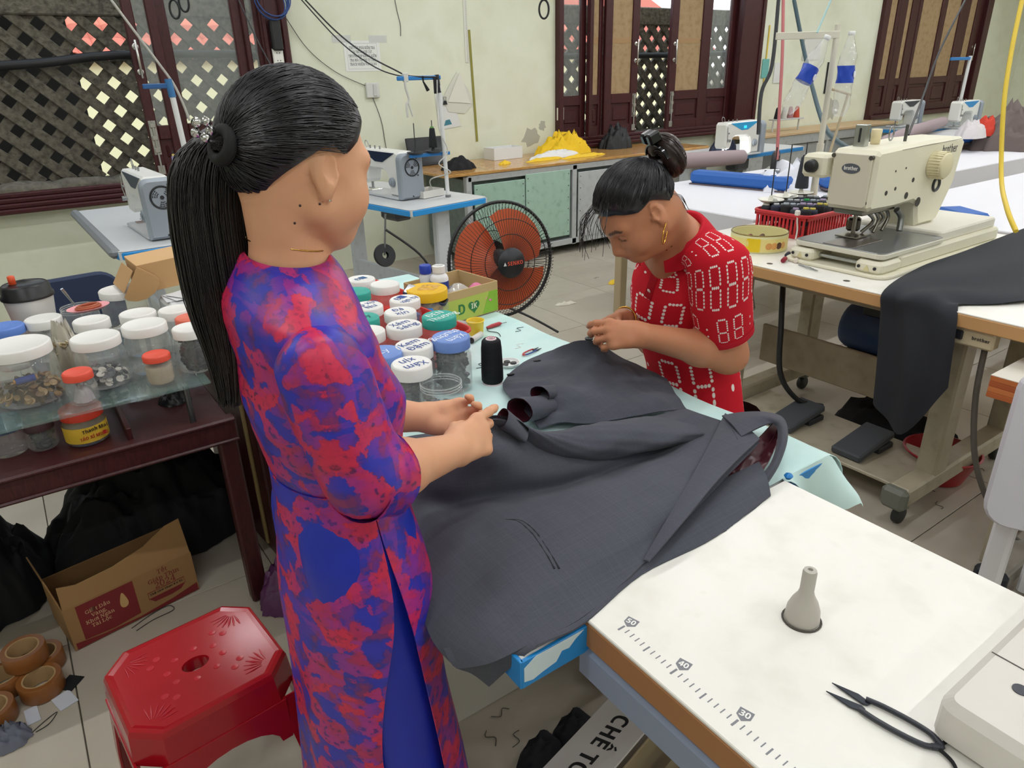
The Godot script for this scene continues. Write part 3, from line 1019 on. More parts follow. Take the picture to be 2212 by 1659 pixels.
func furniture() -> void:
	# the table of the two women
	var ct := thing("work_table", "long work table under a pale cyan cloth between the two women", "table", Vector3(0.81, 0, -1.52))
	part(ct, "table_top", Geo.new().box(Vector3(0, 0.758, -0.033), Vector3(0.8, 0.036, 1.794), 0.004).box(Vector3(-0.343, 0.758, 0.895), Vector3(0.114, 0.036, 0.066), 0.002), mat("d9d8d2", 0.5))
	var eb := part(ct, "edge_band", Geo.new().box(Vector3(-0.3435, 0.753, 0.9325), Vector3(0.119, 0.048, 0.006), 0.001).box(Vector3(0.057, 0.753, 0.8668), Vector3(0.682, 0.044, 0.005), 0.001).box(Vector3(-0.4025, 0.753, 0.905), Vector3(0.006, 0.048, 0.06), 0.001), mat("1f86cc", 0.35))
	eb.set_meta("label", "bright blue plastic edge, paper torn off it")
	var torn := PackedVector2Array([Vector2(-0.4, 0.012), Vector2(-0.4, -0.012), Vector2(-0.385, -0.016), Vector2(-0.37, -0.012), Vector2(-0.345, -0.008), Vector2(-0.335, 0.006), Vector2(-0.322, 0.004), Vector2(-0.31, 0.014), Vector2(-0.295, 0.022), Vector2(-0.38, 0.023)])
	part(ct, "torn_paper", Geo.new().prism(torn, 0.0, 0.0006, Transform3D(Basis(), Vector3(0, 0.753, 0.9357))), mat("cfdde0", 0.8))
	for q in [[-0.33, 0.8], [0.33, 0.8], [-0.33, -0.8], [0.33, -0.8]]:
		part(ct, "leg", Geo.new().box(Vector3(q[0], 0.37, q[1] * 0.55), Vector3(0.05, 0.74, 0.06), 0.006), metal_paint("c9c8c0"))
	part(ct, "back_panel", Geo.new().box(Vector3(0.05, 0.31, 0.365), Vector3(0.72, 0.62, 0.016), 0.003), mat("d4d2c8", 0.5))
	part(ct, "under_rail", Geo.new().box(Vector3(-0.34, 0.722, 0.89), Vector3(0.1, 0.03, 0.03), 0.004), mat("d8d6cc", 0.5))
	# cyan cloth over the top with a flap falling over the far corner on the right
	var P := []
	var nu := 40
	var nv := 60
	for j in nv:
		var fz := float(j) / (nv - 1)
		var z := lerpf(-2.455, -0.655, fz)
		for k in nu:
			var fx := float(k) / (nu - 1)
			var x := lerpf(0.405, 1.215, minf(fx / 0.86, 1.0))
			var y := 0.781 + 0.0012 * sin(x * 23 + z * 9) * sin(z * 17)
			if fx > 0.86:
				# hem over the right edge, flaring out toward the near corner
				var s := (fx - 0.86) / 0.14
				var e := smoothstep(-1.05, -0.6, z)
				var drop := 0.05 + 0.02 * sin(z * 7.0) + 0.045 * e
				x = 1.215 + (0.022 + 0.06 * e) * sin(s * PI / 2) + 0.004 * sin(z * 21)
				y = 0.781 - drop * pow(s, 1.6)
			P.append(Vector3(x, y, z))
	var cm := StandardMaterial3D.new()
	cm.albedo_texture = noise_tex(["bfe0de", "cbe8e5", "d2ebe8", "c4e3e1"], [0.0, 0.4, 0.75, 1.0], 0.01, 256, 4, 51)
	cm.roughness = 0.75
	cm.metallic_specular = 0.3
	tri(cm, 1.5)
	mats["cyan"] = cm
	var cg := Geo.new().cloth(P, nu, nv, 0.0015)
	var FP := []
	for j in 8:
		var s := j / 7.0
		for k in 16:
			var q := k / 15.0
			var x := lerpf(1.065, 1.285, q)
			var drop := 0.1 * smoothstep(0.0, 0.6, q) + 0.004
			FP.append(Vector3(x - 0.012 * s * q, (0.783 if x < 1.21 else 0.783 - 0.09 * pow((x - 1.21) / 0.075, 1.5)) - drop * s * (1.0 - 0.75 * smoothstep(0.7, 1.0, q)), -0.655 + 0.006 * s + 0.05 * smoothstep(0.3, 1.0, q) * sin(s * PI / 2) + 0.006 * s * sin(q * 9.0)))
	cg.cloth(FP, 16, 8, 0.0015)
	solo("table_cloth", "pale cyan cloth spread over the women's work table", "cloth", cg, cm)
	var tk := thing("push_pin", "blue push pin holding the cyan cloth at the white table", "pin", Vector3(1.067, 0.790, -0.644))
	part(tk, "head", Geo.new().lathe([Vector2(0, 0), Vector2(0.007, 0.001), Vector2(0.0085, 0.004), Vector2(0.006, 0.0075), Vector2(0, 0.009)], 16), mat("1c7cc4", 0.3))
	part(tk, "collar", Geo.new().lathe([Vector2(0, -0.002), Vector2(0.005, -0.002), Vector2(0.005, 0.001), Vector2(0, 0.001)], 12), mat("17669f", 0.3))
	# white machine table in the foreground
	var wt := thing("machine_table", "glossy white machine table with brown edge and printed ruler in the foreground", "table", Vector3(0.79, 0, 0.03))
	part(wt, "table_top", Geo.new().box(Vector3(0, 0.7845, 0), Vector3(0.536, 0.006, 1.35), 0.0015), pale_top())
	part(wt, "core", Geo.new().box(Vector3(0, 0.7605, 0), Vector3(0.538, 0.043, 1.352), 0.002), mat("a9764a", 0.6)).set_meta("label", "tan wooden edge of the top")
	part(wt, "under_tray", Geo.new().prism(PackedVector2Array([Vector2(0, 0), Vector2(0.03, -0.03), Vector2(0.03, -0.05), Vector2(-0.012, -0.05), Vector2(-0.012, -0.005)]), 0, 0.3, Transform3D(Basis(), Vector3(-0.26, 0.735, -0.63)), 0.004), mat("8e9ab0", 0.45))
	for s in [-1, 1]: part(wt, "leg", Geo.new().box(Vector3(s * 0.2, 0.37, 0.45), Vector3(0.05, 0.74, 0.1), 0.008), metal_paint("b9b7ae"))
	part(wt, "foot", Geo.new().box(Vector3(0, 0.03, 0.45), Vector3(0.5, 0.06, 0.08), 0.012), metal_paint("b9b7ae"))
	part(wt, "rear_leg", Geo.new().box(Vector3(0.15, 0.37, -0.2), Vector3(0.05, 0.74, 0.1), 0.008), metal_paint("b9b7ae"))
	# printed ruler
	var rg := Geo.new()
	var ink := mat("7f8187", 0.6)
	for k in 34:
		var long := 0.0125 if k % 5 == 0 else 0.009
		var wd := 0.0028 if k % 10 == 0 else (0.0022 if k % 5 == 0 else 0.0014)
		rg.box(Vector3(-0.2465 + 0.0062 - long / 2 + 0.006, 0.7877, -0.575 + 0.0097 * k), Vector3(long, 0.0004, wd))
	part(wt, "ruler_ticks", rg, ink)
	for k in 3:
		var z := -0.575 + 0.097 * k
		var tagp := PackedVector2Array([Vector2(-0.009, 0.008), Vector2(0.009, 0.008), Vector2(0.009, -0.004), Vector2(0, -0.011), Vector2(-0.009, -0.004)])
		var xf := Transform3D(Basis(Vector3(0, 0, 1), Vector3(1, 0, 0), Vector3(0, 1, 0)), Vector3(-0.222, 0.7876, z))
		xf.basis = Basis(Vector3(0.25, 0, 0.97), Vector3(0.97, 0, -0.25), Vector3(0, 1, 0))
		part(wt, "ruler_mark", Geo.new().prism(tagp, 0, 0.0004, xf), ink)
		text(wt, "ruler_number", ["50", "40", "30"][k], 0.0125, mat("f2f1ec", 0.5), Transform3D(Basis(Vector3(0.25, 0, 0.97), Vector3(0.97, 0, -0.25), Vector3(0, 1, 0)), xf.origin + Vector3(0.0, 0.0007, 0)), 0, true)
	var kp := thing("knee_post", "grey bottle-shaped post standing through the white table top", "post", Vector3(0.762, 0.788, -0.407))
	part(kp, "post", Geo.new().lathe([Vector2(0, 0), Vector2(0.0225, 0), Vector2(0.0235, 0.004), Vector2(0.022, 0.02), Vector2(0.0175, 0.033), Vector2(0.0115, 0.044), Vector2(0.0095, 0.052), Vector2(0.0095, 0.082), Vector2(0.0085, 0.0855), Vector2(0.0035, 0.0865), Vector2(0.003, 0.083), Vector2(0, 0.083)], 24), mat("b9b4aa", 0.5))
	part(kp, "socket_rim", Geo.new().tube(ring(Vector3(0, 0.0006, 0), Vector3.RIGHT, Vector3(0, 0, 1), 0.0255, 24), 0.0015, 5, true), mat("4a463f", 0.7))
	# bench with cupboards under the middle of the window wall
	var be := thing("cutting_bench", "long bench with varnished wooden top and grey steel cupboard base", "bench", Vector3(4.25, 0, -5.21))
	var wm := StandardMaterial3D.new()
	wm.albedo_texture = noise_tex(["a8793f", "bd8d4e", "c99c5d", "b2844a"], [0.0, 0.4, 0.75, 1.0], 0.03, 512, 5, 61, 20.0)
	wm.roughness = 0.16
	tri(wm, 1.0)
	wm.uv1_scale = Vector3(0.6, 3, 3)
	part(be, "bench_top", Geo.new().box(Vector3(0, 0.772, 0), Vector3(2.98, 0.022, 0.76), 0.003), wm)
	var steel := metal_paint("b4b8b8")
	var fr := Geo.new()
	var zf := 0.345
	for x in [-1.27, -0.2, 0.78, 1.42]: fr.box(Vector3(x, 0.41, zf), Vector3(0.05, 0.68, 0.05), 0.004)
	fr.box(Vector3(0.08, 0.735, zf), Vector3(2.72, 0.05, 0.05), 0.004).box(Vector3(0.08, 0.1, zf), Vector3(2.72, 0.05, 0.05), 0.004)
	part(be, "frame", fr, steel)
	part(be, "cupboard_body", Geo.new().box(Vector3(0.08, 0.41, -0.02), Vector3(2.68, 0.62, 0.66), 0.004), metal_paint("6f7d78"))
	for a in [[-0.98, 0.49, "9fc0ae", 0.0], [-0.49, 0.47, "a4c4b2", 0.035], [0.29, 0.9, "b9bdbd", 0.0], [1.1, 0.58, "b9bdbd", 0.0]]:
		var dr := part(be, "door", Geo.new().box(Vector3(a[0], 0.405 + a[3], zf + 0.022), Vector3(a[1], 0.56, 0.014), 0.003), metal_paint(a[2]))
		var bl := Geo.new()
		for k in 6:
			for s in [-1, 1]:
				bl.cyl(Vector3(a[0] + s * (a[1] / 2 - 0.02), 0.16 + a[3] + 0.098 * k, zf + 0.028), Vector3(a[0] + s * (a[1] / 2 - 0.02), 0.16 + a[3] + 0.098 * k, zf + 0.032), 0.005, -1, 6)
		part(dr, "rivet", bl, mat("5d5f5e", 0.5))
	for x in [-1.2, 0.35, 1.35]:
		part(be, "caster", Geo.new().cyl(Vector3(x - 0.015, 0.035, zf), Vector3(x + 0.015, 0.035, zf), 0.035, -1, 14, 0.004).box(Vector3(x, 0.06, zf), Vector3(0.05, 0.04, 0.05), 0.005), mat("3a3a3a", 0.6))
	# the second bench farther right
	var b2 := thing("cutting_bench", "worn plywood bench against the wall between the middle and right windows", "bench", Vector3(8.2, 0, -5.34))
	part(b2, "bench_top", Geo.new().box(Vector3(0, 0.765, 0), Vector3(3.0, 0.03, 0.48), 0.004), mat("c7ab84", 0.5))
	part(b2, "apron", Geo.new().box(Vector3(0, 0.7, 0.215), Vector3(2.95, 0.1, 0.03), 0.004), metal_paint("a7aaa6"))
	part(b2, "panel", Geo.new().box(Vector3(0, 0.35, 0.18), Vector3(2.9, 0.58, 0.02), 0.003), metal_paint("a9aca8"))
	for x in [-1.45, 0.0, 1.45]: part(b2, "leg", Geo.new().box(Vector3(x, 0.375, 0.2), Vector3(0.05, 0.75, 0.05), 0.004), metal_paint("a7aaa6"))
	# dark wooden cabinet with a glass top on the left
	var gc := thing("glass_top_cabinet", "dark wooden display table with greenish glass top full of button jars", "cabinet", Vector3(-0.35, 0, -2.3))
	part(gc, "glass_top", Geo.new().box(Vector3(-0.01, 0.7455, 0.06), Vector3(1.38, 0.009, 0.64), 0.002), glass("8fb5ae", 0.14))
	part(gc, "shelf", Geo.new().box(Vector3(0, 0.615, 0.03), Vector3(1.42, 0.02, 0.7), 0.003), wood())
	var rl := Geo.new()
	rl.box(Vector3(0, 0.602, 0.385), Vector3(1.44, 0.075, 0.035), 0.006).box(Vector3(0, 0.634, 0.397), Vector3(1.44, 0.014, 0.03), 0.005).box(Vector3(0, 0.572, 0.4), Vector3(1.44, 0.01, 0.02), 0.004)
	part(gc, "front_rail", rl, wood())
	part(gc, "divider", Geo.new().box(Vector3(0.46, 0.645, 0.04), Vector3(0.012, 0.05, 0.66), 0.002), wood())
	for q in [[0.69, 0.37], [-0.69, 0.37], [0.69, -0.3], [-0.69, -0.3]]: part(gc, "leg", Geo.new().box(Vector3(q[0], 0.3, q[1]), Vector3(0.05, 0.6, 0.05), 0.006), wood())
	part(gc, "back_rail", Geo.new().box(Vector3(0, 0.6, -0.31), Vector3(1.44, 0.08, 0.03), 0.005), wood())
	for q in [[0.62, 0.34], [-0.62, 0.34], [0.62, -0.24], [-0.62, -0.24]]: part(gc, "glass_post", Geo.new().cyl(Vector3(q[0], 0.625, q[1]), Vector3(q[0], 0.7405, q[1]), 0.008, -1, 10), mat("6f7476", 0.3, 0.8))
	var sc := thing("side_cupboard", "narrow dark wooden cupboard with chipped moulding behind the standing woman", "cupboard", Vector3(0.56, 0, -2.36), 0.08)
	part(sc, "body", Geo.new().box(Vector3(0, 0.33, 0), Vector3(0.26, 0.66, 0.56), 0.006), wood())
	part(sc, "door", Geo.new().box(Vector3(0, 0.31, 0.285), Vector3(0.2, 0.52, 0.014), 0.005), wood())
	part(sc, "moulding", Geo.new().box(Vector3(-0.134, 0.33, 0.2), Vector3(0.012, 0.6, 0.02), 0.004), mat("a08a5d", 0.7))
	# sewing tables and machines
	var blue := mat("2f9be6", 0.35)
	var blue2 := mat("2b86c8", 0.4)
	var ltop := mat("cfd2d4", 0.4)
	var lleg := metal_paint("c7ccd0")
	var white := mat("e9e9e4", 0.35)
	var grey := mat("98a1ab", 0.45)
	var lt := sewing_table("sewing_table", "grey sewing table under the lattice window, blue near end", Vector3(0.64, 0.8, -4.28), PI / 2 + 0.02, 1.4, 0.62, blue, ltop, lleg, "sewing tables")
	part(lt, "side_moulding", Geo.new().box(Vector3(0, 0.79, -0.315), Vector3(1.36, 0.045, 0.05), 0.015), mat("85898d", 0.5))
	lockstitch("sewing_machine", "grey sewing machine with round vent under the lattice window", Vector3(0.585, 0.803, -4.0), -PI / 2 + 0.04, white, grey, mat("4e5a66", 0.4))
	sewing_table("sewing_table", "sewing table with blue edge before the cutting bench", Vector3(2.12, 0.765, -4.42), PI / 2 + 0.17, 1.2, 0.62, blue, ltop, lleg, "sewing tables")
	lockstitch("sewing_machine", "grey sewing machine with round vent beside the cutting bench", Vector3(2.085, 0.768, -4.4), -PI / 2 + 0.1, white, grey, mat("20304a", 0.3))
	sewing_table("sewing_table", "sewing table with padded edge under the lit white machine", Vector3(5.72, 0.76, -4.55), 0.05, 1.5, 0.62, blue2, ltop, lleg, "sewing tables")
	lockstitch("sewing_machine", "white sewing machine with glowing blue panel and needle lamp", Vector3(5.415, 0.763, -4.245), 0.05, white, grey, mat("35a5dc", 0.3), true)
	sewing_table("sewing_table", "grey sewing table in front of the right window", Vector3(9.2, 0.78, -4.5), 0.05, 1.5, 0.62, blue2, mat("8f979c", 0.5), lleg, "sewing tables")
	lockstitch("sewing_machine", "white sewing machine with dark panel before the right window", Vector3(8.967, 0.783, -4.652), 0.05, white, grey, mat("3a4048", 0.4))
	sewing_table("sewing_table", "sewing table with blue edge at the right picture edge", Vector3(8.774, 0.780, -3.739), 0.05, 1.5, 0.62, blue2, ltop, lleg, "sewing tables")
	lockstitch("sewing_machine", "white sewing machine with blue top band farthest right", Vector3(9.123, 0.783, -4.068), 0.05, white, grey, mat("2e8fd0", 0.4))
# ---- people ----
func hand(F: Field, wrist: Vector3, dir: Vector3, palm: Vector3, thumb_side: float, curls: Array, thumb: Array, size := 1.0, spread := 0.06) -> void:
	# dir: wrist to knuckles, palm: out of the palm; curls: [base, middle, end] bend for each finger
	dir = dir.normalized()
	palm = (palm - dir * palm.dot(dir)).normalized()
	var side := dir.cross(palm).normalized() * thumb_side   # towards the thumb
	var z := size
	var kn := []
	for q in 4:
		var w: float = [0.027, 0.0095, -0.0085, -0.026][q] * z
		var l: float = [0.083, 0.087, 0.082, 0.073][q] * z
		var kp: Vector3 = wrist + dir * l + side * w - palm * [0.0, 0.003, 0.001, -0.004][q] * z
		kn.append(kp)
		F.cone(wrist + side * w * 0.55 + dir * 0.008 * z, kp, 0.0145 * z, 0.0098 * z, 0.012)
	F.cone(kn[0], kn[3], 0.0085 * z, 0.0075 * z, 0.012)
	F.cone(wrist + side * 0.012 * z + dir * 0.045 * z + palm * 0.005 * z, wrist - side * 0.012 * z + dir * 0.04 * z + palm * 0.004 * z, 0.014 * z, 0.013 * z, 0.012)
	for q in 4:
		var L: float = [0.072, 0.08, 0.074, 0.058][q] * z
		var p: Vector3 = kn[q]
		var d: Vector3 = (dir + side * [1.3, 0.3, -0.6, -1.5][q] * spread).normalized()
		var ax := d.cross(palm).normalized()
		var r: float = [0.0088, 0.009, 0.0086, 0.0076][q] * z
		for s in 3:
			d = d.rotated(ax, curls[q][s])
			var e: Vector3 = p + d * L * [0.46, 0.3, 0.24][s]
			F.cone(p, e, r * [1.0, 0.94, 0.86][s], r * [0.94, 0.86, 0.74][s], 0.004)
			p = e
	# thumb leaves the side of the palm near its base
	var t0 := wrist + dir * 0.022 * z + side * 0.02 * z + palm * 0.006 * z
	var t1: Vector3 = t0 + (dir * thumb[0] + side * thumb[1] + palm * thumb[2]).normalized() * 0.044 * z
	var t2: Vector3 = t1 + (dir * thumb[3] + side * thumb[4] + palm * thumb[5]).normalized() * 0.032 * z
	var t3: Vector3 = t2 + (dir * thumb[6] + side * thumb[7] + palm * thumb[8]).normalized() * 0.026 * z
	F.cone(t0, t1, 0.015 * z, 0.0108 * z, 0.014)
	F.cone(t1, t2, 0.0108 * z, 0.0098 * z, 0.004)
	F.cone(t2, t3, 0.0098 * z, 0.008 * z, 0.004)
func head(F: Field, c: Vector3, B: Basis, s := 1.0) -> void:
	# B.x forward, B.y up, B.z to the head's right
	var at := func(f: float, u: float, r: float) -> Vector3: return c + B * (Vector3(f, u, r) * s)
	F.ball(at.call(-0.008, 0.018, 0), Vector3(0.094, 0.09, 0.074) * s, 0.02, B)
	F.ball(at.call(0.036, -0.026, 0), Vector3(0.054, 0.068, 0.056) * s, 0.03, B)
	for q in [-1, 1]:
		F.cone(at.call(0.0, -0.058, q * 0.05), at.call(0.062, -0.086, q * 0.01), 0.019 * s, 0.017 * s, 0.03)
		F.ball(at.call(0.058, -0.04, q * 0.034), Vector3(0.026, 0.026, 0.024) * s, 0.03, B)
		F.cone(at.call(0.078, 0.017, q * 0.012), at.call(0.066, 0.019, q * 0.046), 0.012 * s, 0.011 * s, 0.016)
		F.cut(at.call(0.094, -0.004, q * 0.032), Vector3(0.014, 0.010, 0.018) * s, 0.014, B)
		F.ball(at.call(0.073, -0.005, q * 0.032), Vector3(0.0125, 0.0105, 0.016) * s, 0.004, B)
		F.ball(at.call(0.098, -0.041, q * 0.0105), Vector3(0.0095, 0.0075, 0.008) * s, 0.007, B)
		# ear: rim, hollow, lobe
		var eb := B * Basis(Vector3(0, 1, 0), q * -0.35) * Basis(Vector3(0, 0, 1), 0.22)
		F.ball(at.call(-0.014, -0.008, q * 0.0755), Vector3(0.0185, 0.031, 0.0075) * s, 0.006, eb)
		F.cut(at.call(-0.008, -0.004, q * 0.084), Vector3(0.0105, 0.018, 0.0065) * s, 0.004, eb)
		F.ball(at.call(-0.008, -0.036, q * 0.0745), Vector3(0.0085, 0.01, 0.0055) * s, 0.008, eb)
		F.ball(at.call(0.004, -0.012, q * 0.075), Vector3(0.005, 0.007, 0.004) * s, 0.005, eb)
	F.cone(at.call(0.083, 0.004, 0), at.call(0.108, -0.036, 0), 0.0085 * s, 0.0105 * s, 0.012)
	F.ball(at.call(0.082, -0.058, 0), Vector3(0.02, 0.016, 0.026) * s, 0.02, B)
	F.ball(at.call(0.0945, -0.0565, 0), Vector3(0.0085, 0.0055, 0.021) * s, 0.004, B)
	F.ball(at.call(0.0925, -0.0655, 0), Vector3(0.0085, 0.0065, 0.018) * s, 0.004, B)
	F.ball(at.call(0.076, -0.086, 0), Vector3(0.017, 0.015, 0.019) * s, 0.02, B)
func skin_colors(g: Geo, c: Vector3, B: Basis, s: float, base: Color, lip: Color, open_eye: float) -> void:
	# colours that belong to the skin: lips, brows, lashes, a slight flush, moles
	var inv := B.transposed()
	var nz := FastNoiseLite.new()
	nz.seed = 5
	nz.frequency = 22.0
	var dark := Color(0.02, 0.013, 0.011)
	for k in g.v.size():
		var l := inv * (g.v[k] - c) / s
		var cc := base.lerp(base * Color(1.05, 0.93, 0.9), 0.5 + 0.5 * nz.get_noise_3dv(g.v[k]))
		if l.length() < 0.16:
			var az := absf(l.z)
			var m := Vector2((l.y + 0.061) / 0.009, l.z / 0.023).length()
			if m < 1.0 and l.x > 0.08: cc = cc.lerp(lip, smoothstep(1.0, 0.75, m) * 0.85)
			var by := 0.024 - absf(az - 0.036) * 0.22
			if l.x > 0.045 and az > 0.013 and az < 0.056 and absf(l.y - by) < 0.0042: cc = cc.lerp(dark, 0.8)
			if l.x > 0.06 and az > 0.017 and az < 0.047:
				var ly := -0.0075 - 0.003 * (1.0 - pow((az - 0.032) / 0.015, 2.0)) + open_eye
				if absf(l.y - ly) < 0.0022: cc = cc.lerp(dark, 0.85)
			var fl := (l - Vector3(0.055, -0.04, signf(l.z) * 0.045)).length()
			cc = cc.lerp(base * Color(1.08, 0.8, 0.76), 0.35 * smoothstep(0.035, 0.005, fl))
		g.c.append(Color(cc.r, cc.g, cc.b, 1.0))
# hair cap on the skull, its edge following the hairline; strands combed to the tie
func hair_cap(c: Vector3, B: Basis, s: float, line: Callable, tie: Vector3, thick: float, n_strands: int, sd: int, lift := 0.0) -> Geo:
	var g := Geo.new()
	var R := Vector3(0.095, 0.091, 0.0755)
	var ctr := Vector3(-0.008, 0.018, 0)
	var nu := 64
	var nv := 22
	var P := []
	var tl := tie / s
	for j in nv:
		var t := float(j) / (nv - 1)
		for k in nu:
			var th := TAU * k / nu
			var lo: float = line.call(th)
			var ph := lerpf(lo, PI / 2 - 0.001, t)
			var d := Vector3(cos(th) * cos(ph), sin(ph), sin(th) * cos(ph))
			var off := thick * smoothstep(-0.12, 0.16, t) * (0.9 + 0.1 * sin(th * 37.0 + t * 3.0) + 0.06 * sin(th * 71.0))
			off += lift * maxf(0.0, d.dot(Vector3(-0.5, 0.85, 0)))
			P.append(c + B * ((ctr + d * R + d * off) * s))
	g.grid(P, nu, nv, true)
	var rg := RandomNumberGenerator.new()
	rg.seed = sd
	for q in n_strands:
		var th := TAU * rg.randf()
		var lo: float = line.call(th)
		var ph := lerpf(lo, 1.2, pow(rg.randf(), 1.6) * 0.8)
		var d0 := Vector3(cos(th) * cos(ph), sin(ph), sin(th) * cos(ph))
		var d1 := ((tl - ctr) / R).normalized()
		d1 = (d1 + Vector3(rg.randf_range(-1, 1), rg.randf_range(-1, 1), rg.randf_range(-1, 1)) * 0.09).normalized()
		var pts := []
		var up := rg.randf_range(0.0, 0.0022)
		var n := 10
		for k in n + 1:
			var t := float(k) / n
			var d := d0.slerp(d1, t) if d0.dot(d1) < 0.999 else d0
			var off := thick + 0.0004 + up * sin(t * PI) - thick * 0.75 * (1.0 - smoothstep(0.0, 0.18, t)) * smoothstep(0.25, 0.0, (ph - lo))
			off += lift * maxf(0.0, d.dot(Vector3(-0.5, 0.85, 0)))
			pts.append(c + B * ((ctr + d * R + d * off) * s))
		g.tube(pts, 0.0007, 3)
	return g
func loft(rings: Array, nu: int, wr := 0.0, sd := 0) -> Array:
	# rings: [centre, axis_u, axis_v, power]; returns a point grid, nu round
	var P := []
	var j := 0
	for r in rings:
		for k in nu:
			var a := TAU * k / nu
			var pw: float = r[3]
			var ca := cos(a)
			var sa := sin(a)
			var x := signf(ca) * pow(absf(ca), pw)
			var y := signf(sa) * pow(absf(sa), pw)
			var w := 1.0 + wr * (sin(a * 5.0 + j * 0.55 + sd) * 0.5 + sin(a * 9.0 - j * 0.8) * 0.3 + sin(j * 1.3 + a * 2.0) * 0.35)
			P.append(r[0] + (r[1] * x + r[2] * y) * w)
		j += 1
	return P
func ease_rings(keys: Array, n: int) -> Array:
	# smooth interpolation between key rings
	var out := []
	for k in keys.size() - 1:
		var a = keys[k]
		var b = keys[k + 1]
		var p = keys[max(k - 1, 0)]
		var q = keys[min(k + 2, keys.size() - 1)]
		for j in n:
			var t := float(j) / n
			var r := []
			for e in 3: r.append((a[e] as Vector3).cubic_interpolate(b[e], p[e], q[e], t))
			r.append(lerpf(a[3], b[3], t))
			out.append(r)
	out.append(keys[-1])
	return out
func print_fabric() -> StandardMaterial3D:
	# blue satin with crimson brush blots and faint violet ones
	var N := 512
	var im := Image.create(N, N, false, Image.FORMAT_RGB8)
	var a := FastNoiseLite.new()
	a.seed = 77
	a.frequency = 0.0105
	a.fractal_octaves = 3
	a.domain_warp_enabled = true
	a.domain_warp_amplitude = 28.0
	a.domain_warp_frequency = 0.018
	var ai := a.get_seamless_image(N, N)
	var b := FastNoiseLite.new()
	b.seed = 13
	b.frequency = 0.019
	b.fractal_octaves = 4
	b.domain_warp_enabled = true
	b.domain_warp_amplitude = 25.0
	b.domain_warp_frequency = 0.03
	var bi := b.get_seamless_image(N, N)
	var d := FastNoiseLite.new()
	d.seed = 4
	d.frequency = 0.07
	d.fractal_octaves = 3
	var di := d.get_seamless_image(N, N)
	var blue := col("2f33b4")
	var red := col("d42a50")
	for y in N:
		for x in N:
			var va := ai.get_pixel(x, y).r
			var vb := bi.get_pixel(x, y).r
			var vd := di.get_pixel(x, y).r
			var c := blue.lerp(col("3a2a86"), smoothstep(0.5, 0.7, vb))
			if vb > 0.68 + 0.1 * (vd - 0.5): c = col("7c2a6a")
			var e := va + 0.07 * (vd - 0.5)
			if e > 0.552:
				c = red.lerp(col("bd2450"), smoothstep(0.45, 0.8, vd))
				if e > 0.72 and vd > 0.7: c = col("6a1a44")
			elif e > 0.542: c = col("6a2466")
			im.set_pixel(x, y, c)
	var m := image_mat(im, 0.42, 0.5)
	return m
func women() -> void:
	woman_standing()
	woman_sewing()
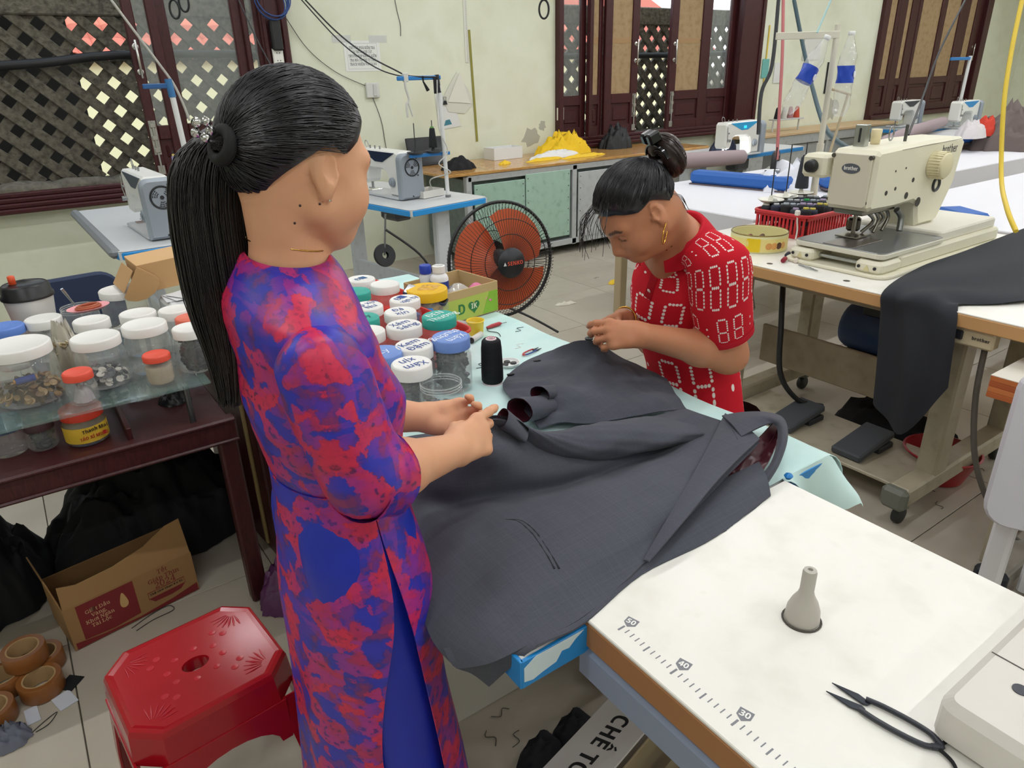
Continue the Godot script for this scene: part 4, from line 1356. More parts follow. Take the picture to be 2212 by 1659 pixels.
func woman_standing() -> void:
	var base := Vector3(0.29, 0, -0.9)
	var who := thing("person", "standing woman in blue and crimson print tunic with long ponytail, holding the jacket", "person", base)
	var back := Transform3D(Basis(), -base)
	# head
	var a := deg_to_rad(15.0)
	var dn := deg_to_rad(16.0)
	var fh := Vector3(cos(a), 0, -sin(a))
	var f := fh * cos(dn) - Vector3.UP * sin(dn)
	var u := Vector3.UP * cos(dn) + fh * sin(dn)
	var B := Basis(f, u, f.cross(u))
	var hc: Vector3 = Vector3(0.305, 1.403, -0.887)
	var hs := 0.9
	var F := Field.new()
	head(F, hc, B, hs)
	var nb: Vector3 = Vector3(0.275, 1.287, -0.895)
	F.cone(hc + B * Vector3(-0.03, -0.04, 0), nb + Vector3(0.0, 0.0, 0), 0.041, 0.044, 0.016)
	F.cone(hc + B * Vector3(-0.005, -0.07, 0), nb + Vector3(0.0, -0.02, 0), 0.026, 0.03, 0.012)
	F.cone(nb + Vector3(0, -0.03, 0), Vector3(0.29, 1.0, -0.9), 0.048, 0.07, 0.03)
	var g := Geo.new()
	F.build(0.0036, g, AABB(hc - Vector3(0.14, 0.24, 0.14), Vector3(0.28, 0.36, 0.28)))
	# arms and hands
	var shr := Vector3(0.25, 1.2, -0.765)
	var elr: Vector3 = Vector3(0.283, 1.030, -0.745)
	var wrr: Vector3 = Vector3(0.462, 0.973, -0.830)
	var shl := Vector3(0.275, 1.195, -1.035)
	var ell := Vector3(0.35, 0.985, -1.06)
	var wrl: Vector3 = Vector3(0.500, 0.950, -1.000)
	var R := Field.new()
	R.cone(elr + Vector3(-0.004, 0.08, 0), elr, 0.036, 0.036, 0.02)
	R.cone(elr, elr.lerp(wrr, 0.35), 0.036, 0.0375, 0.03)
	R.cone(elr.lerp(wrr, 0.35), wrr, 0.0375, 0.0255, 0.02)
	var knr: Vector3 = Vector3(0.561, 0.966, -0.868)
	var pinch: Vector3 = Vector3(0.602, 0.963, -0.885)
	hand(R, wrr, knr - wrr, Vector3(0.15, -0.55, -0.85), 1.0, [[-0.1, 0.35, 0.2], [0.45, 0.9, 0.5], [0.65, 1.0, 0.6], [0.8, 1.0, 0.6]], [0.75, 0.25, 0.55, 1.0, -0.1, 0.4, 1.0, -0.2, 0.25], 0.93, 0.03)
	R.build(0.0034, g)
	var L := Field.new()
	L.cone(ell + Vector3(-0.02, 0.08, 0.0), ell, 0.042, 0.039, 0.02)
	L.cone(ell, ell.lerp(wrl, 0.35), 0.04, 0.038, 0.03)
	L.cone(ell.lerp(wrl, 0.35), wrl, 0.037, 0.0245, 0.02)
	var knl: Vector3 = Vector3(0.544, 0.944, -0.985)
	hand(L, wrl, knl - wrl, Vector3(0.1, 0.5, 0.75), 1.0, [[0.7, 0.8, 0.4], [0.8, 0.9, 0.5], [0.9, 0.9, 0.5], [0.9, 0.9, 0.5]], [0.9, 0.3, 0.15, 1.0, 0.05, 0.05, 1.0, 0.0, 0.0], 0.9, 0.02)
	L.build(0.0034, g)
	skin_colors(g, hc, B, hs, col("e0ac88").srgb_to_linear(), col("c4626a").srgb_to_linear(), 0.0)
	# small moles on the neck
	var sm := StandardMaterial3D.new()
	sm.vertex_color_use_as_albedo = true
	sm.roughness = 0.5
	sm.metallic_specular = 0.4
	part(who, "body", g, sm, back)
	var moles := Geo.new()
	for p in [Vector3(0.270, 1.366, -0.805), Vector3(0.260, 1.348, -0.802), Vector3(0.287, 1.368, -0.788)]:
		moles.lathe([Vector2(0, -0.001), Vector2(0.0016, 0), Vector2(0.0012, 0.001), Vector2(0, 0.0014)], 8, Transform3D(Geo.along(Vector3(-0.2, 0.1, 1)), p))
	# hair
	var line := func(th: float) -> float:
		var x := absf(wrapf(th, -PI, PI))          # 0 at the face, PI at the nape
		if x < 0.75: return lerpf(0.62, 0.5, x / 0.75)
		if x < 1.35: return lerpf(0.5, -0.02, (x - 0.75) / 0.6)
		if x < 1.62: return lerpf(-0.02, 0.1, (x - 1.35) / 0.27)
		if x < 2.6: return lerpf(0.1, -0.78, (x - 1.62) / 0.98)
		return lerpf(-0.78, -0.86, (x - 2.6) / 0.54)
	var tie_l := Vector3(-0.112, 0.0, 0.0)
	var hg := hair_cap(hc, B, hs, line, tie_l * hs, 0.011, 1100, 9)
	var hair_m := StandardMaterial3D.new()
	hair_m.albedo_color = col("16151a")
	hair_m.roughness = 0.34
	hair_m.metallic_specular = 0.55
	mats["hair"] = hair_m
	part(who, "hair", hg, hair_m, back)
	var tie := hc + B * (Vector3(-0.126, -0.002, 0) * hs)
	var rgs := RandomNumberGenerator.new()
	rgs.seed = 33
	var pg := Geo.new()
	var spine := [tie + Vector3(0.012, 0.0, 0), Vector3(0.236, 1.437, -0.943), Vector3(0.216, 1.412, -0.946), Vector3(0.200, 1.354, -0.942), Vector3(0.195, 1.256, -0.936), Vector3(0.194, 1.164, -0.947), Vector3(0.188, 1.083, -0.961)]
	var sp := smooth_path(spine, 6)
	var sr := []
	for k in sp.size():
		var t := float(k) / (sp.size() - 1)
		sr.append(lerpf(0.009, 0.029, smoothstep(0.02, 0.4, t)) * lerpf(1.0, 0.3, smoothstep(0.55, 1.0, t)))
	pg.tube(sp, sr, 14)
	for q in 1300:
		var an := rgs.randf() * TAU
		var rr0 := lerpf(0.62, 1.04, sqrt(rgs.randf()))
		var ends := rgs.randf_range(0.82, 1.0)
		var pts := []
		for k in 13:
			var t := ends * k / 12.0
			var fi := t * (sp.size() - 1)
			var i0 := int(fi)
			var p: Vector3 = (sp[i0] as Vector3).lerp(sp[min(i0 + 1, sp.size() - 1)], fi - i0)
			var w := lerpf(0.012, 0.043, smoothstep(0.02, 0.4, t)) * lerpf(1.0, 0.45, smoothstep(0.65, 1.0, t))
			var wig := sin(t * 9.0 + q) * 0.0012
			pts.append(p + Vector3(cos(an) * (w * rr0 + wig), 0.004 * sin(q * 1.7) * (1.0 - t), sin(an) * w * 0.85 * rr0))
		pg.tube(pts, 0.0008, 3)
	var tail_m := hair_m.duplicate()
	tail_m.albedo_color = col("1f191a")
	tail_m.roughness = 0.42
	part(who, "ponytail", pg, tail_m, back)
	var tg := Geo.new()
	tg.tube(ring(tie + Vector3(0.012, 0.0, 0), B * Vector3(0.1, 0.99, 0), B * Vector3(0, 0, 1), 0.0165, 20), 0.008, 8, true)
	var hb := part(who, "hair_tie", tg, mat("101012", 0.8), back)
	var jg := Geo.new()
	for k in 5:
		var p := tie + Vector3(-0.012, 0.016, 0.0) + B * (Vector3(cos(k * 1.26) * 0.009, sin(k * 1.26) * 0.009 + 0.002, 0.012))
		jg.lathe([Vector2(0, -0.005), Vector2(0.005, -0.002), Vector2(0.0055, 0.002), Vector2(0, 0.006)], 8, Transform3D(Geo.along(Vector3(sin(k * 2.0), 0.4, 1)), p), 0.3)
	part(hb, "jewel", jg, mat("d8d8da", 0.12, 1.0))
	var er := Geo.new()
	var lobe := hc + B * (Vector3(-0.004, -0.044, 0.079) * hs)
	er.lathe([Vector2(0, -0.002), Vector2(0.0018, -0.001), Vector2(0.002, 0.001), Vector2(0, 0.002)], 8, Transform3D(B, lobe))
	part(who, "earring", er, mat("e8e6e0", 0.1, 1.0), back)
	var nk := []
	for k in 25:
		var t := TAU * k / 25.0
		nk.append(nb + Vector3(0.0 + cos(t) * 0.047, 0.02 - cos(t) * 0.012, sin(t) * 0.049))
	part(who, "necklace", Geo.new().tube(nk, 0.0009, 5, true), mat("caa14a", 0.25, 1.0), back)
	part(who, "mole", moles, mat("3a221a", 0.7), back)
	# tunic: bodice, sleeves, back and front panels, trousers
	var pf := print_fabric()
	tri(pf, 2.1)
	var keys := [
		[nb + Vector3(0.0, 0.008, 0), Vector3(0.05, -0.004, 0.0), Vector3(0, -0.008, 0.056), 1.0],
		[nb + Vector3(0.002, -0.004, 0), Vector3(0.062, -0.01, 0.0), Vector3(0, -0.016, 0.09), 1.0],
		[Vector3(0.268, 1.235, -0.9), Vector3(0.082, -0.012, 0.0), Vector3(0, -0.008, 0.148), 0.95],
		[Vector3(0.272, 1.2, -0.9), Vector3(0.084, -0.004, 0.0), Vector3(0, -0.004, 0.158), 0.9],
		[Vector3(0.282, 1.15, -0.9), Vector3(0.088, 0, 0.0), Vector3(0, 0, 0.15), 0.85],
		[Vector3(0.296, 1.09, -0.9), Vector3(0.103, 0, 0.0), Vector3(0, 0, 0.14), 0.9],
		[Vector3(0.298, 1.04, -0.9), Vector3(0.098, 0, 0.0), Vector3(0, 0, 0.13), 0.95],
		[Vector3(0.298, 0.985, -0.9), Vector3(0.087, 0, 0.0), Vector3(0, 0, 0.118), 1.0],
		[Vector3(0.298, 0.965, -0.9), Vector3(0.082, 0, 0.0), Vector3(0, 0, 0.113), 1.0]]
	var rings := ease_rings(keys, 6)
	var dg := Geo.new().grid(loft(rings, 56, 0.012, 1), 56, rings.size(), true)
	for sd in [0, 1]:
		var sh: Vector3 = [shr, shl][sd]
		var el: Vector3 = [elr, ell][sd]
		var wr: Vector3 = [wrr, wrl][sd]
		var top := sh + Vector3(0, 0.018, -0.03 if sd == 0 else 0.03)
		var ax := (el - sh).normalized()
		var o := Vector3(0, 0, 1) if sd == 0 else Vector3(0, 0, -1)
		var fu := Vector3(1, 0, 0)
		var bend := (ax + (wr - el).normalized() * 0.9).normalized()
		var sk := []
		var ce := el + (wr - el).normalized() * 0.035
		for kk in [[top, 0.02, 0.022, Vector3(0.1, -0.4, o.z * 0.9)], [sh + Vector3(0, 0.0, 0), 0.05, 0.046, Vector3(0.05, -0.8, o.z * 0.6)], [sh.lerp(el, 0.35), 0.056, 0.055, ax], [sh.lerp(el, 0.7), 0.055, 0.054, ax], [el + Vector3(0.004, 0.008, 0), 0.06, 0.058, bend], [ce, 0.062, 0.058, (wr - el).normalized()]]:
			var n3: Vector3 = (kk[3] as Vector3).normalized()
			var v3 := n3.cross(fu).normalized()
			var u3 := v3.cross(n3).normalized()
			sk.append([kk[0], u3 * kk[1], v3 * kk[2], 1.0])
		var sr2 := ease_rings(sk, 6)
		var P := loft(sr2, 32, 0.02, 2 + sd)
		var n0 := dg.v.size()
		dg.grid(P, 32, sr2.size(), true)
		# inner face of the sleeve with a rolled edge
		var last := P.slice(P.size() - 32)
		var inner := []
		var cen: Vector3 = sr2[-1][0]
		for k in 32: inner.append(last[k])
		for k in 32: inner.append((last[k] as Vector3).lerp(cen, 0.06))
		for k in 32: inner.append((last[k] as Vector3).lerp(cen, 0.09) - (wr - el).normalized() * 0.05)
		dg.grid(inner, 32, 3, true)
	# panels
	for side in [0, 1]:
		var PP := []
		var nu := 40
		var nv := 34
		for j in nv:
			var t := float(j) / (nv - 1)
			var h := lerpf(0.985, 0.12, t)
			var cx := lerpf(0.298, 0.305, smoothstep(0.0, 0.2, t)) + 0.015 * smoothstep(0.3, 1.0, t)
			var fx := lerpf(0.0875, 0.112, smoothstep(0.0, 0.3, t)) + 0.035 * smoothstep(0.3, 1.0, t)
			var fz := lerpf(0.1185, 0.168, smoothstep(0.0, 0.27, t)) + 0.03 * smoothstep(0.4, 1.0, t)
			var gap := 0.01 + 0.5 * smoothstep(0.06, 0.55, t)
			for k in nu:
				var q := float(k) / (nu - 1)
				var ph: float
				var c1 := PI / 2 - 0.05
				if side == 0: ph = lerpf(c1 + gap * 1.0, TAU - c1 - gap * 1.0, q)       # back
				else: ph = lerpf(-c1 + gap * 0.5, c1 - gap * 0.5, q)                # front
				var w := 1.0 + (0.02 + 0.05 * t) * (sin(ph * 9.0 + 1.0) * 0.5 + sin(ph * 5.0 + t * 2.0) * 0.5) * smoothstep(0.05, 0.5, t)
				PP.append(Vector3(cx + cos(ph) * fx * w, h, -0.9 + sin(ph) * fz * w))
		dg.cloth(PP, nu, nv, 0.0015, Vector2.ONE, true)
	part(who, "tunic", dg, pf, back)
	var tr := Geo.new()
	for s in [-1, 1]:
		var lk := [[Vector3(0.295, 0.96, -0.9 + s * 0.045), Vector3(0.072, 0, 0), Vector3(0, 0, 0.06), 1.0], [Vector3(0.3, 0.85, -0.9 + s * 0.06), Vector3(0.088, 0, 0), Vector3(0, 0, 0.082), 1.0], [Vector3(0.31, 0.5, -0.9 + s * 0.075), Vector3(0.088, 0, 0), Vector3(0, 0, 0.085), 1.0], [Vector3(0.32, 0.05, -0.9 + s * 0.08), Vector3(0.1, 0, 0), Vector3(0, 0, 0.09), 1.0]]
		var lr := ease_rings(lk, 8)
		tr.grid(loft(lr, 28, 0.02, s), 28, lr.size(), true)
	part(who, "trousers", tr, mat("1a2fb0", 0.38), back)
	for s in [-1, 1]:
		part(who, "shoe", Geo.new().prism(rr(0.23, 0.085, 0.04), 0.0, 0.05, flat().translated(Vector3(0.05, 0.0, s * 0.09)), 0.012), mat("2a2426", 0.4))
func digit_fabric() -> StandardMaterial3D:
	# red jersey printed with dotted clock digits; one tile holds 0.2 m by 0.26 m
	var W := 400
	var H := 520
	var im := Image.create(W, H, false, Image.FORMAT_RGB8)
	im.fill(col("c81f2e"))
	var white := col("f1e9e4")
	var dots := []
	for row in 2:
		for q in 3:
			var ox := 34.0 + q * 134.0 + row * 40.0
			var oy := 26.0 + row * 260.0
			if q == 2 and row == 0:
				dots.append([ox + 38, oy + 70, 9.0]); dots.append([ox + 38, oy + 130, 9.0])
				continue
			var w := 76.0
			var h := 196.0
			for k in 4:
				dots.append([ox + 16 + k * 15.0, oy, 7.0]); dots.append([ox + 16 + k * 15.0, oy + h / 2, 7.0]); dots.append([ox + 16 + k * 15.0, oy + h, 7.0])
			for k in 5:
				for e in [0.0, w]:
					dots.append([ox + e, oy + 15 + k * 17.0, 7.0]); dots.append([ox + e, oy + h / 2 + 15 + k * 17.0, 7.0])
	for d in dots:
		for y in range(int(d[1] - d[2] - 1), int(d[1] + d[2] + 2)):
			for x in range(int(d[0] - d[2] - 1), int(d[0] + d[2] + 2)):
				var e := Vector2(x - d[0], y - d[1]).length()
				if e < d[2] + 0.5:
					var xx := posmod(x, W)
					var yy := posmod(y, H)
					im.set_pixel(xx, yy, im.get_pixel(xx, yy).lerp(white, clampf(d[2] + 0.5 - e, 0.0, 1.0)))
	return image_mat(im, 0.8, 0.25)
func woman_sewing() -> void:
	var base := Vector3(1.42, 0, -1.13)
	var who := thing("person", "seated woman in red polo shirt with white dotted digits, sewing a button", "person", base)
	var back := Transform3D(Basis(), -base)
	var a := deg_to_rad(-16.0)
	var dn := deg_to_rad(46.0)
	var fh := Vector3(-cos(a), 0, sin(a))
	var f := fh * cos(dn) - Vector3.UP * sin(dn)
	var u := Vector3.UP * cos(dn) + fh * sin(dn)
	var B := Basis(f, u, f.cross(u))
	var hs := 0.87
	var hc: Vector3 = Vector3(1.101, 1.221, -1.110)
	var nb: Vector3 = Vector3(1.242, 1.129, -1.130)
	var F := Field.new()
	head(F, hc, B, hs)
	F.cone(hc + B * Vector3(-0.03, -0.05, 0), nb, 0.053, 0.055, 0.03)
	F.cone(hc + B * Vector3(0.015, -0.085, 0), nb + Vector3(-0.035, -0.01, 0), 0.03, 0.032, 0.03)
	F.cone(nb, nb + Vector3(0.03, -0.03, 0.1), 0.05, 0.035, 0.04)
	F.cone(nb, nb + Vector3(0.03, -0.03, -0.1), 0.05, 0.035, 0.04)
	var pel := Vector3(1.46, 0.6, -1.14)
	F.cone(nb + Vector3(0.02, -0.04, 0), pel + Vector3(0, 0.1, 0), 0.06, 0.09, 0.05)
	var g := Geo.new()
	F.build(0.0036, g, AABB(hc - Vector3(0.14, 0.22, 0.15), Vector3(0.36, 0.36, 0.3)))
	# arms
	var shl: Vector3 = Vector3(1.228, 1.100, -0.985)
	var ell: Vector3 = Vector3(1.312, 0.870, -0.995)
	var wrl: Vector3 = Vector3(1.064, 0.964, -1.030)
	var knl: Vector3 = Vector3(1.012, 0.969, -1.065)
	var L := Field.new()
	L.cone(shl, ell, 0.05, 0.042, 0.02)
	L.cone(ell, ell.lerp(wrl, 0.35), 0.042, 0.041, 0.03)
	L.cone(ell.lerp(wrl, 0.35), wrl, 0.04, 0.027, 0.02)
	hand(L, wrl, knl - wrl, Vector3(-0.2, -0.35, -0.85), -1.0, [[0.5, 0.6, 0.35], [0.65, 0.75, 0.45], [0.75, 0.85, 0.5], [0.8, 0.9, 0.5]], [1.0, 0.15, 0.45, 1.0, -0.15, 0.35, 1.0, -0.3, 0.2], 0.93)
	L.build(0.0036, g)
	var shr: Vector3 = Vector3(1.430, 1.023, -1.300)
	var elr: Vector3 = Vector3(1.409, 0.786, -1.330)
	var wrr: Vector3 = Vector3(1.161, 0.936, -1.200)
	var knr: Vector3 = Vector3(1.042, 0.964, -1.160)
	var R := Field.new()
	R.cone(shr, elr, 0.05, 0.042, 0.02)
	R.cone(elr, wrr, 0.042, 0.027, 0.02)
	hand(R, wrr, knr - wrr, Vector3(-0.25, -0.5, 0.7), -1.0, [[0.5, 0.55, 0.3], [0.7, 0.8, 0.4], [0.8, 0.85, 0.5], [0.85, 0.9, 0.5]], [1.0, 0.2, 0.45, 1.0, -0.1, 0.35, 1.0, -0.2, 0.2], 0.93)
	R.build(0.0036, g)
	skin_colors(g, hc, B, hs, col("bd8463").srgb_to_linear(), col("a5584f").srgb_to_linear(), 0.001)
	var sm := StandardMaterial3D.new()
	sm.vertex_color_use_as_albedo = true
	sm.roughness = 0.48
	sm.metallic_specular = 0.4
	part(who, "body", g, sm, back)
	# hair drawn up into a bun
	var line := func(th: float) -> float:
		var x := absf(wrapf(th, -PI, PI))
		if x < 0.75: return lerpf(0.6, 0.46, x / 0.75)
		if x < 1.3: return lerpf(0.46, 0.12, (x - 0.75) / 0.55)
		if x < 1.7: return lerpf(0.12, 0.12, (x - 1.3) / 0.4)
		if x < 2.2: return lerpf(0.12, -0.5, (x - 1.7) / 0.5)
		return lerpf(-0.5, -0.62, (x - 2.2) / 0.94)
	var tie_l := Vector3(-0.1, 0.06, 0.0)
	part(who, "hair", hair_cap(hc, B, hs, line, tie_l * hs, 0.011, 900, 19), mats["hair"], back)
	var bc := hc + B * (Vector3(-0.142, 0.03, 0.0) * hs)
	var bg := Geo.new()
	var bf := Field.new()
	var pr := []
	for k in 26:
		var t := TAU * k / 26.0
		pr.append(bc + B * (Basis(Vector3(0, 0, 1), 0.35) * Vector3(0.004 * sin(t * 3.0), cos(t) * 0.026, sin(t) * 0.03)))
	bg.tube(pr, 0.0225, 12, true)
	var rgs := RandomNumberGenerator.new()
	rgs.seed = 71
	for q in 220:
		var t0 := rgs.randf() * TAU
		var pts := []
		var ph := rgs.randf() * TAU
		for k in 12:
			var t := t0 + k * 0.22
			var q2 := ph + k * 0.12
			var rad := 0.026 + cos(q2) * 0.0232
			pts.append(bc + B * (Basis(Vector3(0, 0, 1), 0.35) * Vector3(sin(q2) * 0.0232, cos(t) * rad, sin(t) * (rad + 0.004))))
		bg.tube(pts, 0.0008, 3)
	var bun_m: StandardMaterial3D = mats["hair"].duplicate()
	bun_m.albedo_color = col("2a1a15")
	part(who, "bun", bg, bun_m, back)
	var cg := Geo.new()
	var cb := B * Basis(Vector3(0, 0, 1), 0.35)
	var cp := []
	for j in 2:
		for k in 12:
			var t := -1.25 + 2.5 * k / 11.0
			cp.append(bc + cb * (Vector3(0.024 - 0.022 * j, cos(t) * 0.04 - 0.004, sin(t) * 0.046)))
	cg.cloth(cp, 12, 2, 0.003)
	for s in [-1, 1]:
		cg.box(bc + cb * Vector3(0.02, 0.052, s * 0.012), Vector3(0.028, 0.024, 0.018), 0.004, cb)
	part(who, "hair_clip", cg, mat("141518", 0.12), back)
	var lg := Geo.new()
	for q in 34:
		var th := rgs.randf_range(-0.7, 0.7)
		var d0 := Vector3(cos(th) * cos(0.7), sin(0.7), sin(th) * cos(0.7))
		var p0 := hc + B * ((Vector3(-0.008, 0.018, 0) + d0 * Vector3(0.106, 0.1, 0.085)) * hs)
		var out := (B * Vector3(0.6, 0.15, sin(th))).normalized()
		var ln := rgs.randf_range(0.04, 0.1)
		lg.tube(smooth_path([p0, p0 + out * 0.022 + Vector3(rgs.randf_range(-0.01, 0.005), -ln * 0.3, rgs.randf_range(-0.01, 0.01)), p0 + out * 0.02 + Vector3(rgs.randf_range(-0.02, 0.02), -ln, rgs.randf_range(-0.015, 0.015))], 5), 0.0006, 3)
	for q in 14:
		var p0 := hc + B * (Vector3(-0.075, -0.02 - 0.004 * q, -0.05 + 0.005 * q) * hs)
		lg.tube(smooth_path([p0, p0 + Vector3(0.02, -0.005, 0.01), p0 + Vector3(0.03 + 0.002 * (q % 5), -0.03, 0.02)], 4), 0.0005, 3)
	part(who, "loose_hair", lg, mats["hair"], back)
	var lobe := hc + B * (Vector3(-0.006, -0.046, -0.08) * hs)
	var eg := Geo.new().tube(ring(lobe + Vector3(0.0, -0.017, 0), (B * Vector3(0.85, 0, -0.5)).normalized(), Vector3.UP, 0.018, 28), 0.0016, 6, true)
	part(who, "hoop_earring", eg, mat("d9a94e", 0.2, 1.0), back)
	var wd := (knr - wrr).normalized()
	var wx := wd.cross(Vector3.UP).normalized()
	part(who, "bracelet", Geo.new().tube(ring(wrr - wd * 0.012, wx, wx.cross(wd), 0.0295, 24), 0.0025, 6, true), mat("c89a48", 0.25, 1.0), back)
	var wd2 := (knl - wrl).normalized()
	# polo shirt
	var fab := digit_fabric()
	var plain := mat("c21f30", 0.8, 0.0, 0.25)
	var ch: Vector3 = Vector3(1.320, 0.955, -1.160)
	var wa: Vector3 = Vector3(1.386, 0.754, -1.160)
	var up1 := (nb - ch).normalized()
	var keys := []
	var hem: Vector3 = Vector3(1.414, 0.575, -1.150)
	for q in [[nb + Vector3(0.012, -0.012, 0), 0.062, 0.066, 1.0, 0.5], [nb.lerp(ch, 0.22) + Vector3(0.022, 0, 0), 0.08, 0.125, 0.9, 0.6], [nb.lerp(ch, 0.5) + Vector3(0.014, 0, 0), 0.098, 0.15, 0.85, 0.5], [ch, 0.11, 0.145, 0.9, 0.35], [ch.lerp(wa, 0.5), 0.108, 0.138, 0.95, 0.25], [wa, 0.108, 0.138, 0.95, 0.2], [hem, 0.118, 0.15, 0.95, 0.1]]:
		var fwd := Vector3(-0.97, -q[4], -0.2).normalized()
		keys.append([q[0], fwd * q[1], Vector3(-0.2, 0.0, 0.97).normalized() * q[2], q[3]])
	var rings := ease_rings(keys, 7)
	var tg := Geo.new().grid(loft(rings, 56, 0.013, 3), 56, rings.size(), true, Vector2(3.0, 1.55))
	part(who, "polo_shirt", tg, fab, back)
	for sd in [0, 1]:
		var sh: Vector3 = [shl, shr][sd]
		var el: Vector3 = [ell, elr][sd]
		var o := 1.0 if sd == 0 else -1.0
		var sk := []
		var ax := (el - sh).normalized()
		var e := sh.lerp(el, 0.68)
		for kk in [[sh + Vector3(-0.01, 0.035, -0.045 * o), 0.05, 0.05, Vector3(0.1, -0.5, 0.8 * o)], [sh + Vector3(0.0, 0.012, 0), 0.07, 0.066, Vector3(0.05, -0.9, 0.4 * o)], [sh.lerp(el, 0.35), 0.072, 0.066, ax], [e, 0.068, 0.062, ax]]:
			var n3: Vector3 = (kk[3] as Vector3).normalized()
			var v3 := n3.cross(Vector3(1, 0, 0)).normalized()
			var u3 := v3.cross(n3).normalized()
			sk.append([kk[0], u3 * kk[1], v3 * kk[2], 1.0])
		var sr := ease_rings(sk, 6)
		var P := loft(sr, 32, 0.015, 5 + sd)
		var sg := Geo.new().grid(P, 32, sr.size(), true, Vector2(4.0, 1.5))
		part(who, "sleeve", sg, fab, back)
		var last := P.slice(P.size() - 32)
		var cen: Vector3 = sr[-1][0]
		var cf := []
		for k in 32: cf.append((last[k] as Vector3).lerp(cen, -0.02) - ax * 0.004)
		for k in 32: cf.append((last[k] as Vector3).lerp(cen, -0.01) + ax * 0.014)
		for k in 32: cf.append((last[k] as Vector3).lerp(cen, 0.07) + ax * 0.013)
		for k in 32: cf.append((last[k] as Vector3).lerp(cen, 0.09) - ax * 0.03)
		part(who, "cuff", Geo.new().grid(cf, 32, 4, true), plain, back)
	# collar: stand and turned-down leaf, open at the throat
	var cl := []
	var nvv := 6
	var nuu := 30
	var cn := nb + Vector3(0.006, 0.002, 0)
	var tilt := Basis(Vector3(0, 0, 1), 0.42)
	for j in nvv:
		for k in nuu:
			var t := lerpf(0.42, TAU - 0.42, float(k) / (nuu - 1))
			var r: float = [0.061, 0.064, 0.067, 0.075, 0.084, 0.092][j]
			var y: float = [-0.012, 0.01, 0.026, 0.026, 0.008, -0.012][j]
			if k < 4 or k > nuu - 5: y -= 0.012 * (j / 5.0)
			cl.append(cn + tilt * Vector3(-cos(t) * r, y - cos(t) * 0.004, sin(t) * r * 1.05))
	part(who, "collar", Geo.new().cloth(cl, nuu, nvv, 0.002), plain, back)
	var fr: Vector3 = rings[14][0] + rings[14][1]
	var fr2: Vector3 = rings[7][0] + rings[7][1]
	var pk := (fr2 - fr).normalized()
	var po: Vector3 = (rings[14][1] as Vector3).normalized()
	var pb := Basis(pk.cross(po).normalized(), pk, po)
	part(who, "placket", Geo.new().box(fr.lerp(fr2, 0.4) + po * 0.002, Vector3(0.026, (fr2 - fr).length() * 1.1, 0.004), 0.001, pb), plain, back)
	part(who, "shirt_button", Geo.new().cyl(fr.lerp(fr2, 0.25) + po * 0.004, fr.lerp(fr2, 0.25) + po * 0.0065, 0.0055, -1, 14, 0.0006), mat("e8dcd8", 0.3), back)
	# seat and legs, mostly hidden by the table
	var lg2 := Geo.new()
	for s in [-1, 1]:
		var lk := [[hem + Vector3(0.02, 0.06, 0.06 * s), Vector3(0.12, 0, 0), Vector3(0, 0, 0.1), 1.0], [Vector3(1.46, 0.53, -1.14 + 0.09 * s), Vector3(0.1, -0.05, 0), Vector3(0, 0, 0.088), 1.0], [Vector3(1.28, 0.5, -1.14 + 0.1 * s), Vector3(0.03, -0.08, 0), Vector3(0, 0, 0.08), 1.0], [Vector3(1.1, 0.46, -1.14 + 0.1 * s), Vector3(0.06, -0.05, 0), Vector3(0, 0, 0.07), 1.0], [Vector3(1.07, 0.26, -1.14 + 0.1 * s), Vector3(0.065, 0, 0), Vector3(0, 0, 0.06), 1.0], [Vector3(1.1, 0.05, -1.14 + 0.1 * s), Vector3(0.06, 0, 0), Vector3(0, 0, 0.055), 1.0]]
		var lr := ease_rings(lk, 6)
		lg2.grid(loft(lr, 24, 0.02, s), 24, lr.size(), true)
	part(who, "trousers", lg2, mat("17181b", 0.7), back)
	for s in [-1, 1]:
		part(who, "shoe", Geo.new().prism(rr(0.22, 0.08, 0.038), 0.0, 0.05, flat().translated(Vector3(-0.36, 0.0, -0.01 + s * 0.1)), 0.012), mat("1c1a1a", 0.5))
	var st := thing("stool", "dark stool under the woman in red, mostly hidden by the table", "stool", Vector3(1.5, 0, -1.14))
	part(st, "seat", Geo.new().prism(rr(0.3, 0.3, 0.05), 0.41, 0.44, flat(), 0.008), mat("2a2c33", 0.5))
	for q in [[-1, -1], [1, -1], [1, 1], [-1, 1]]: part(st, "leg", Geo.new().cyl(Vector3(q[0] * 0.14, 0, q[1] * 0.14), Vector3(q[0] * 0.11, 0.415, q[1] * 0.11), 0.014, 0.016, 10), mat("2a2c33", 0.5))
# ---- the jacket: panels cut as cloth patches lying on the table ----
func patch(rows: Array, su := 5, sv := 5) -> Array:
	# control rows -> [points, nu, nv]
	var rs := []
	for r in rows: rs.append(smooth_path(r, su))
	var nu: int = rs[0].size()
	var cs := []
	for k in nu:
		var c := []
		for r in rs: c.append(r[k])
		cs.append(smooth_path(c, sv))
	var nv: int = cs[0].size()
	var P := []
	for j in nv:
		for k in nu: P.append(cs[k][j])
	return [P, nu, nv]
func crumple(p: Array, amp: float, fr: float, sd: int) -> Array:
	var nz := FastNoiseLite.new()
	nz.seed = sd
	nz.frequency = fr
	nz.fractal_octaves = 2
	var nu: int = p[1]
	var nv: int = p[2]
	for j in nv:
		for k in nu:
			var e := minf(minf(k, nu - 1 - k) / 4.0, minf(j, nv - 1 - j) / 4.0)
			p[0][j * nu + k] += v3(0, amp * nz.get_noise_2d(p[0][j * nu + k].x * 100.0, p[0][j * nu + k].z * 100.0) * clampf(.3 + e, .0, 1.0), 0)
	return p
